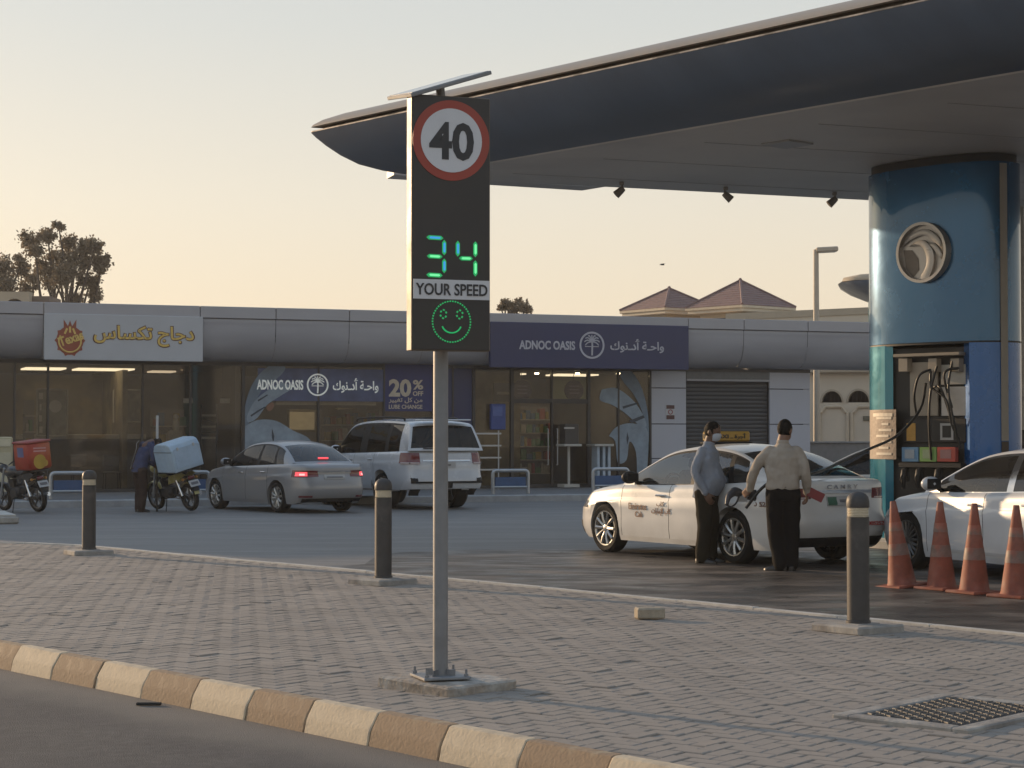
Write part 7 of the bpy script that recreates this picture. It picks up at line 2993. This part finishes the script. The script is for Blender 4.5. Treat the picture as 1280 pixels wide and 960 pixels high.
f_ = Vector(pose1['_face']).normalized()
s_ = Vector((0, 0, 1)).cross(f_).normalized()
u_ = f_.cross(s_)
mk = MB()
rows = []
for k, (h, w2, d_) in enumerate(((0.0, 0.060, 0.085), (-0.015, 0.068, 0.10), (-0.05, 0.070, 0.098), (-0.085, 0.062, 0.085), (-0.105, 0.046, 0.06))):
    rows.append([J1['head'] + u_ * h + s_ * (w2 * sin(an)) + f_ * (0.028 + (d_ - 0.005) * cos(an)) for an in [lerp(-1.45, 1.45, i / 12) for i in range(13)]])
mk.grid(rows)
mk.build('face_mask', pbr('mask_pale', (0.42, 0.46, 0.52), 0.85, var=0.08), man1, 180)
for k in (1, -1):
    m = MB()
    m.tube([J1['head'] + u_ * -0.02 + s_ * (0.066 * k) + f_ * 0.04, J1['head'] + u_ * 0.01 + s_ * (0.082 * k) - f_ * 0.02], 0.003, 5)
    m.build('mask_strap', M_PLATE, man1)

# ---- the man in the cream shirt with his back turned: left hand on the filling gun, a red wallet in the right
p2 = at(979, 714, -0.045)
pose2 = dict(head=(0.03, -0.03, 1.66), neck=(0.0, 0, 1.52), chest=(0.0, 0.0, 1.32), waist=(-0.01, 0, 1.08), hips=(0.0, 0, 0.945),
             sh_l=(0.0, 0.205, 1.425), el_l=(0.06, 0.33, 1.16), wr_l=(0.16, 0.385, 0.95), sh_r=(0.0, -0.205, 1.425), el_r=(-0.05, -0.265, 1.14), wr_r=(0.05, -0.29, 0.915),
             hp_l=(0, 0.09, 0.91), kn_l=(0.02, 0.085, 0.49), an_l=(0.0, 0.035, 0.085), hp_r=(0, -0.09, 0.91), kn_r=(0.04, -0.10, 0.49), an_r=(0.03, -0.10, 0.085),
             _face=(0.86, -0.50, -0.06), _palm_l=(0.6, -0.8, 0.2), _palm_r=(0.3, 0.9, 0), _curl_l=0.95, _curl_r=0.8, _thumb_l=-1, _thumb_r=1, _hand_l=(0.5, 0.55, -0.45), _hand_r=(0.55, -0.05, -0.8), _toe_l=(0.35, 0.9, 0), _toe_r=(1, -0.1, 0), _w=1.13, _d=1.05, _hem=-0.02, _rise=0.45, _hairback=-0.075)
man2, J2 = person('man in a cream shirt seen from behind, holding a filling gun and red wallet', p2, radians(86), pose2,
                  dict(skin=M_SKIN, shirt=cloth('shirt_cream', (0.36, 0.315, 0.265)), trousers=cloth('trousers_black', (0.011, 0.0095, 0.0095))))
W2 = lambda v: man2.location + Matrix.Rotation(man2.rotation_euler.z, 3, 'Z') @ Vector(v)
# red wallet held in the right hand
wl = W2((0.03, -0.335, 0.885))
t = thing('wallet', 'red folder wallet held in the hand of the man in the cream shirt', 'wallet', wl, man2.rotation_euler.z)
for k, a_ in ((0, 0.0), (1, 0.22)):
    m = MB()
    m.box((0.0, -0.05, 0.015), (0.02, 0.20, 0.11), ch=0.004, M=Matrix.Rotation(a_, 3, 'Z') @ Matrix.Rotation(0.45, 3, 'X'))
    m.build('cover', pbr('wallet_red', (0.20, 0.022, 0.026), 0.45, var=0.1), t)
m = MB()
m.box((0.012, -0.05, 0.016), (0.016, 0.18, 0.095), M=Matrix.Rotation(0.11, 3, 'Z') @ Matrix.Rotation(0.45, 3, 'X'))
m.build('paper', M_PLATE, t)
# filling gun in the tank mouth
gun = thing('filling_gun', 'dark filling gun between the hand of the cream shirt man and the taxi flank', 'fuel nozzle', fill, TAXI.rotation_euler.z)
M_GUN = pbr('gun_grey', (0.055, 0.055, 0.06), 0.5, 0.2, var=0.25, scale=20)
m = MB()
m.tube(catmull([(0, -0.05, 0.0), (0, 0.08, 0.01), (0.0, 0.17, 0.03)], 4), [0.014, 0.014, 0.015, 0.016, 0.02, 0.024, 0.028, 0.032, 0.034], 10)
m.build('spout', M_CHROME, gun, 50)
m = MB()
m.tube(catmull([(0, 0.15, 0.03), (-0.01, 0.25, 0.05), (-0.03, 0.36, 0.0), (-0.06, 0.42, -0.10)], 5), [0.036, 0.045, 0.052, 0.055, 0.055, 0.052, 0.05, 0.048, 0.045, 0.042, 0.038, 0.034, 0.03, 0.027, 0.024, 0.022], 12)
m.ball((0.0, 0.24, 0.06), (0.05, 0.075, 0.05), n=8)
m.build('gun_body', M_GUN, gun, 50)
m = MB()
m.tube(catmull([(-0.01, 0.19, -0.01), (-0.01, 0.24, -0.09), (-0.03, 0.33, -0.13), (-0.055, 0.42, -0.10)], 4), 0.012, 8)
m.build('trigger_guard', M_GUN, gun, 50)

# ---- the rider in a navy jacket bending over the yellow motorcycle
p3 = at(176, 640, -0.045)
pose3 = dict(head=(0.36, -0.02, 1.43), neck=(0.25, 0, 1.46), chest=(0.11, 0, 1.33), waist=(0.0, 0, 1.06), hips=(-0.04, 0, 0.90),
             sh_l=(0.14, 0.20, 1.42), el_l=(0.20, 0.25, 1.12), wr_l=(0.40, 0.16, 0.98), sh_r=(0.14, -0.20, 1.42), el_r=(0.14, -0.26, 1.12), wr_r=(0.34, -0.18, 0.96),
             hp_l=(-0.03, 0.09, 0.87), kn_l=(0.03, 0.10, 0.47), an_l=(0.02, 0.11, 0.085), hp_r=(-0.04, -0.09, 0.87), kn_r=(-0.01, -0.10, 0.47), an_r=(-0.06, -0.11, 0.085),
             _face=(0.6, 0.0, -0.8), _palm_l=(0, -1, -0.3), _palm_r=(0, 1, -0.3), _curl_l=0.7, _curl_r=0.7, _thumb_l=-1, _thumb_r=1, _toe_l=(1, 0.1, 0), _toe_r=(1, -0.1, 0), _w=1.05, _d=1.05, _hem=0.06)
man3, J3 = person('rider in a navy jacket with a white side stripe bending beside the yellow motorcycle', p3, radians(42), pose3,
                  dict(skin=M_SKIN2, shirt=cloth('jacket_navy', (0.05, 0.06, 0.115)), trousers=cloth('trousers_brown', (0.042, 0.028, 0.024))))
m = MB()
rows = []
for an in (2.05, 2.35, 2.65):
    rows.append([])
    for (c, a_, b_) in ((J3['hips'] + Vector((0.0, 0, 0.0)), 0.192, 0.145), (J3['waist'], 0.19, 0.142), (J3['waist'].lerp(J3['chest'], 0.5), 0.198, 0.142), (J3['chest'] + Vector((0, 0.01, 0)), 0.206, 0.14), (J3['sh_l'] + Vector((-0.03, -0.2, 0.02)), 0.22, 0.13), (J3['sh_l'] + Vector((-0.02, -0.2, 0.075)), 0.17, 0.10)):
        rows[-1].append(c + Vector((b_ * cos(an) * 1.22, a_ * sin(an) * 1.2, 0)))
m.grid(rows)
m.build('side_stripe', pbr('jacket_white', (0.50, 0.50, 0.50), 0.8), man3, 180)


# ================================================================== motorcycles
def motorbike(label, body_col, box_col, box_kind):
    t = thing('motorcycle', label, 'motorcycle', group='delivery motorcycles in front of the chicken shop')
    M_B = pbr('bike_panel', body_col, 0.3, var=0.12, coat=0.4)
    R = 0.295
    for x, nm in ((0.64, 'front'), (-0.64, 'rear')):
        RXm = Matrix.Rotation(pi / 2, 4, 'X')
        m = MB()
        m.lathe([(R - 0.075, -0.04), (R - 0.03, -0.052), (R - 0.005, -0.028), (R, 0), (R - 0.005, 0.028), (R - 0.03, 0.052), (R - 0.075, 0.04)], 30, M=RXm, caps=False)
        w_ = m.build('wheel', M_TYRE, t, 50, loc=(x, 0, R))
        m = MB()
        m.lathe([(R - 0.07, -0.035), (R - 0.092, -0.03), (R - 0.092, 0.03), (R - 0.07, 0.035)], 30, M=RXm, caps=False)
        for k in range(5):
            an = 2 * pi * k / 5 + 0.3
            m.tube([(0.04 * cos(an), 0, 0.04 * sin(an)), ((R - 0.085) * cos(an), 0, (R - 0.085) * sin(an))], [0.022, 0.016], 6)
        m.lathe([(0.05, -0.06), (0.05, 0.06)], 14, M=RXm)
        m.build('rim', M_RIMD, w_, 40)
        m = MB()
        m.lathe([(0.10, 0.04), (0.10, 0.046), (0.05, 0.046)], 20, M=RXm, caps=False)
        m.build('brake_disc', M_STEEL, w_)
        m = MB()
        a0, a1 = (0.3, 2.6) if x > 0 else (0.7, 2.9)
        rows = []
        for k in range(13):
            an = lerp(a0, a1, k / 12)
            rows.append([((R + 0.035 - 0.012 * abs(v)) * cos(an) + x, 0.058 * v, (R + 0.035 - 0.02 * v * v) * sin(an) + R) for v in (-1, -0.5, 0, 0.5, 1)])
        m.grid(rows)
        m.build('mudguard', M_B, t, 180)
    for s in (1, -1):
        m = MB()
        m.tube([(0.64, s * 0.075, R), (0.47, s * 0.075, 0.72), (0.40, s * 0.07, 0.92)], [0.022, 0.026, 0.026], 8)
        m.build('fork', M_STEEL, t, 50)
        m = MB()
        m.tube([(-0.64, s * 0.075, R), (-0.2, s * 0.08, 0.36)], 0.022, 8)
        m.build('swing_arm', M_DARKMETAL, t, 50)
        m = MB()
        m.tube([(-0.56, s * 0.12, 0.34), (-0.42, s * 0.12, 0.68)], [0.032, 0.028], 8)
        m.build('shock', M_CHROME, t, 50)
    m = MB()
    m.tube(catmull([(0.42, 0, 0.82), (0.3, 0, 0.45), (0.05, 0, 0.28), (-0.2, 0, 0.36), (-0.28, 0, 0.66), (-0.7, 0, 0.74)], 5), 0.024, 8)
    m.tube(catmull([(0.42, 0, 0.86), (0.1, 0, 0.72), (-0.28, 0, 0.66)], 5), 0.024, 8)
    m.build('frame', M_DARKMETAL, t, 50)
    m = MB()
    m.box((0.08, 0, 0.40), (0.34, 0.24, 0.26), ch=0.05)
    for k in range(6):
        m.box((0.14, 0, 0.53 + 0.026 * k), (0.17, 0.2, 0.012), M=Matrix.Rotation(-0.25, 3, 'Y'))
    m.build('engine', M_DARKMETAL, t, 40)
    m = MB()
    m.tube(catmull([(0.2, -0.1, 0.5), (0.22, -0.13, 0.3), (0.0, -0.15, 0.22), (-0.35, -0.16, 0.28), (-0.8, -0.17, 0.36)], 4), [0.022] * 9 + [0.035] * 3 + [0.045] * 5, 10)
    m.build('exhaust', M_CHROME, t, 50)
    m = MB()
    m.ball((0.2, 0, 0.83), (0.25, 0.15, 0.13), n=14)
    ripple(m, 0.006, 6)
    m.build('fuel_tank', M_B, t, 180)
    m = MB()
    m.box((-0.28, 0, 0.81), (0.56, 0.24, 0.10), ch=0.045)
    m.build('seat', M_BLACK, t, 60)
    for s in (1, -1):
        m = MB()
        m.prism([(-0.1, 0.58), (-0.15, 0.76), (-0.62, 0.84), (-0.78, 0.80), (-0.5, 0.66)], 0.0, 0.02, 0, Matrix.Translation((0, s * 0.13, 0)) @ Matrix.Rotation(pi / 2, 4, 'X'))
        m.build('side_panel', M_B, t)
        m = MB()
        m.tube(catmull([(0.38, s * 0.03, 0.97), (0.36, s * 0.18, 1.04), (0.22, s * 0.36, 1.03)], 4), 0.013, 8)
        m.build('handlebar', M_DARKMETAL, t, 60)
        m = MB()
        m.tube([(0.26, s * 0.31, 1.033), (0.2, s * 0.40, 1.028)], 0.019, 8)
        m.build('grip', M_BLACK, t, 60)
        m = MB()
        m.tube([(0.33, s * 0.25, 1.04), (0.3, s * 0.30, 1.2)], 0.006, 6)
        m.ball((0.29, s * 0.33, 1.23), (0.014, 0.065, 0.04), n=8)
        m.build('mirror', M_BLACK, t, 60)
        m = MB()
        m.ball((-0.74, s * 0.17, 0.70), (0.035, 0.03, 0.03), n=8)
        m.tube([(-0.72, s * 0.05, 0.70), (-0.73, s * 0.16, 0.70)], 0.008, 5)
        m.build('indicator', pbr('indicator_amber', (0.45, 0.22, 0.05), 0.3), t, 60)
        m = MB()
        m.tube([(-0.05, s * 0.1, 0.3), (-0.08, s * 0.28, 0.3)], 0.016, 6)
        m.build('foot_peg', M_BLACK, t)
    m = MB()
    m.ball((0.53, 0, 0.90), (0.10, 0.11, 0.10), n=12)
    m.build('headlamp_shell', M_B, t, 180)
    m = MB()
    m.lathe([(0.085, 0), (0.07, 0.02), (0.001, 0.03)], 18, M=Matrix.Translation((0.60, 0, 0.90)) @ Matrix.Rotation(pi / 2, 4, 'Y'))
    m.build('headlamp', M_HEAD, t, 50)
    m = MB()
    m.box((-0.80, 0, 0.72), (0.05, 0.16, 0.08), ch=0.02)
    m.build('tail_lamp', M_TAIL, t, 50)
    m = MB()
    m.prism([(-0.76, 0.72), (-0.93, 0.50), (-0.95, 0.44), (-0.92, 0.44), (-0.72, 0.66)], -0.07, 0.07, 0, Matrix.Rotation(pi / 2, 4, 'X'))
    m.build('plate_holder', M_BLACK, t)
    m = MB()
    m.box((-0.90, 0, 0.60), (0.012, 0.24, 0.15), ch=0.003, M=Matrix.Rotation(0.55, 3, 'Y'))
    pl = m.build('number_plate', M_PLATE, t)
    m = MB()
    m.box((-0.909, 0, 0.604), (0.006, 0.17, 0.06), M=Matrix.Rotation(0.55, 3, 'Y'))
    m.build('plate_digits', pbr('plate_ink', (0.10, 0.10, 0.11), 0.5), pl)
    m = MB()
    m.tube([(0.05, 0.12, 0.3), (-0.06, 0.26, 0.02)], 0.012, 6)
    m.box((-0.06, 0.27, 0.012), (0.06, 0.05, 0.012))
    m.build('side_stand', M_DARKMETAL, t)
    m = MB()
    for s in (1, -1):
        m.tube([(-0.25, s * 0.12, 0.80), (-0.5, s * 0.15, 0.88), (-0.95, s * 0.15, 0.88), (-0.95, 0, 0.88)], 0.011, 6)
    m.tube([(-0.6, -0.15, 0.88), (-0.6, 0.15, 0.88)], 0.011, 6)
    m.build('rack', M_DARKMETAL, t, 60)
    if box_kind == 'red':
        m = MB()
        m.box((-0.60, 0, 1.18), (0.56, 0.56, 0.56), ch=0.04)
        b_ = m.build('delivery_box', pbr('box_red', (0.33, 0.035, 0.018), 0.5, var=0.15, scale=3, col2=(0.40, 0.09, 0.02), c2scale=2), t, 50)
        m = MB()
        m.box((-0.60, 0, 1.475), (0.585, 0.585, 0.05), ch=0.02)
        m.build('box_lid', pbr('box_lid_red', (0.30, 0.06, 0.05), 0.5), b_, 50)
        for s in (1,):
            for (x, z, sx, sz, c) in ((-0.66, 1.07, 0.20, 0.22, (0.42, 0.26, 0.03)), (-0.50, 1.05, 0.12, 0.12, (0.5, 0.18, 0.03))):
                m = MB()
                disc(m, x, z, sx * 0.55, -0.281 * s, 0.003, 18)
                m.build('print_patch', pbr('print_yellow', c, 0.5), b_)
            for k in range(2):
                m = MB()
                m.box((-0.62, -0.2815, 1.30 - 0.055 * k), (0.24, 0.004, 0.03), M=Matrix.Rotation(0.08, 3, 'Y'))
                m.build('text_bar', pbr('print_pink', (0.50, 0.22, 0.22), 0.5), b_)
        m = MB()
        disc(m, -0.60, 1.12, 0.14, -0.281, 0.0028, 20)
        for yy, zz, r_, c in ((0.02, 1.06, 0.15, (0.42, 0.26, 0.03)), (-0.1, 1.02, 0.07, (0.5, 0.3, 0.05))):
            m = MB()
            disc(m, 0, 0, r_, 0, 0.003, 20)
            m2 = MB()
            m2.join(m, Matrix.Translation((-0.8815, yy, zz)) @ Matrix.Rotation(-pi / 2, 4, 'Z'))
            m2.build('print_patch', pbr('print_yellow', c, 0.5), b_)
        for k in range(2):
            m = MB()
            m.box((-0.8815, 0.0, 1.34 - 0.06 * k), (0.004, 0.30, 0.03), M=Matrix.Rotation(0.08, 3, 'X'))
            m.build('text_bar', pbr('print_pink', (0.50, 0.25, 0.24), 0.5), b_)
        m = MB()
        m.box((-0.60, 0.282, 1.28), (0.22, 0.005, 0.2))
        m.build('blue_sticker', pbr('print_blue', (0.10, 0.11, 0.24), 0.5), b_)
    else:
        m = MB()
        pr = [(-0.34, -0.30), (-0.34, 0.16), (-0.28, 0.27), (-0.18, 0.31), (0.18, 0.31), (0.28, 0.27), (0.34, 0.16), (0.34, -0.30)]
        m.prism(pr, -0.36, 0.36, 0, Matrix.Translation((-0.58, 0, 1.22)) @ Matrix.Rotation(pi / 2, 4, 'X'))
        b_ = m.build('delivery_box', pbr('box_pale_blue', (0.36, 0.46, 0.55), 0.5, var=0.14, scale=3, col2=(0.28, 0.38, 0.50), c2scale=1.6), t)
        md = b_.modifiers.new('edge', 'BEVEL')
        md.width, md.segments = 0.02, 2
        m = MB()
        m.box((-0.58, 0, 0.915), (0.66, 0.74, 0.03), ch=0.01)
        m.build('box_tray', M_BLACK, b_)
        m = MB()
        m.box((-0.924, 0, 1.2), (0.008, 0.60, 0.42), ch=0.003)
        m.build('box_door', pbr('box_door_blue', (0.33, 0.43, 0.54), 0.5, var=0.1), b_)
        for s in (1, -1):
            m = MB()
            m.box((-0.58, s * 0.362, 1.36), (0.66, 0.008, 0.012))
            m.build('box_seam', M_RIMD, b_)
            m = MB()
            m.box((-0.926, s * 0.2, 1.40), (0.02, 0.05, 0.07), ch=0.006)
            m.build('box_latch', M_STEEL, b_)
    return t


bk1 = motorbike('black motorcycle with a red and yellow delivery box parked beside the cream cabinet', (0.02, 0.02, 0.022), None, 'red')
h1 = radians(90 + 47)
rp = at(49, 641, -0.045)
bk1.rotation_euler = (radians(-7), 0, h1)
bk1.location = rp + Vector((cos(h1), sin(h1), 0)) * 0.64
bk1.location.z = -0.03
bk2 = motorbike('yellowish motorcycle with a big pale blue delivery box tilting to one side', (0.34, 0.29, 0.09), None, 'blue')
h2 = radians(90 + 43)
rp = at(240, 640, -0.045)
bk2.rotation_euler = (radians(-11), 0, h2)
bk2.location = rp + Vector((cos(h2), sin(h2), 0)) * 0.64
bk2.location.z = -0.02
for ch in bk2.children:
    if ch.name.startswith('delivery_box'):
        ch.rotation_euler.x = radians(-4)

# upright white staff beside the blue delivery box
c = at(196, 639.5, -0.045)
t = thing('marker_staff', 'thin upright white staff standing between the rider and the pale blue box', 'staff', c)
k = F_PX / c.y
m = MB()
m.tube([(0, 0, (639 - 565) / k), (0, 0, (639 - 519) / k)], 0.028, 8)
m.build('white_staff', pbr('staff_white', (0.42, 0.42, 0.42), 0.5), t, 60)
m = MB()
m.tube([(0, 0, 0), (0, 0, (639 - 565) / k)], 0.02, 8)
m.ball((0, 0, (639 - 566) / k), 0.05, n=8)
m.build('dark_foot', M_BLACK, t, 60)


# ================================================================== dusty evening air
hb = MB()
hb.box((0, 140, 6.0), (600, 600, 15.0))
haze = hb.build('haze', [], None)
mhz = bpy.data.materials.new('haze_air')
mhz.use_nodes = True
hn = mhz.node_tree.nodes
hn.remove(hn['Principled BSDF'])
pv = hn.new('ShaderNodeVolumePrincipled')
pv.inputs['Color'].default_value = (0.92, 0.94, 0.97, 1)
pv.inputs['Density'].default_value = 0.0005
pv.inputs['Anisotropy'].default_value = 0.35
mhz.node_tree.links.new(pv.outputs[0], hn['Material Output'].inputs['Volume'])
haze.data.materials.append(mhz)
tag(haze, kind='stuff')
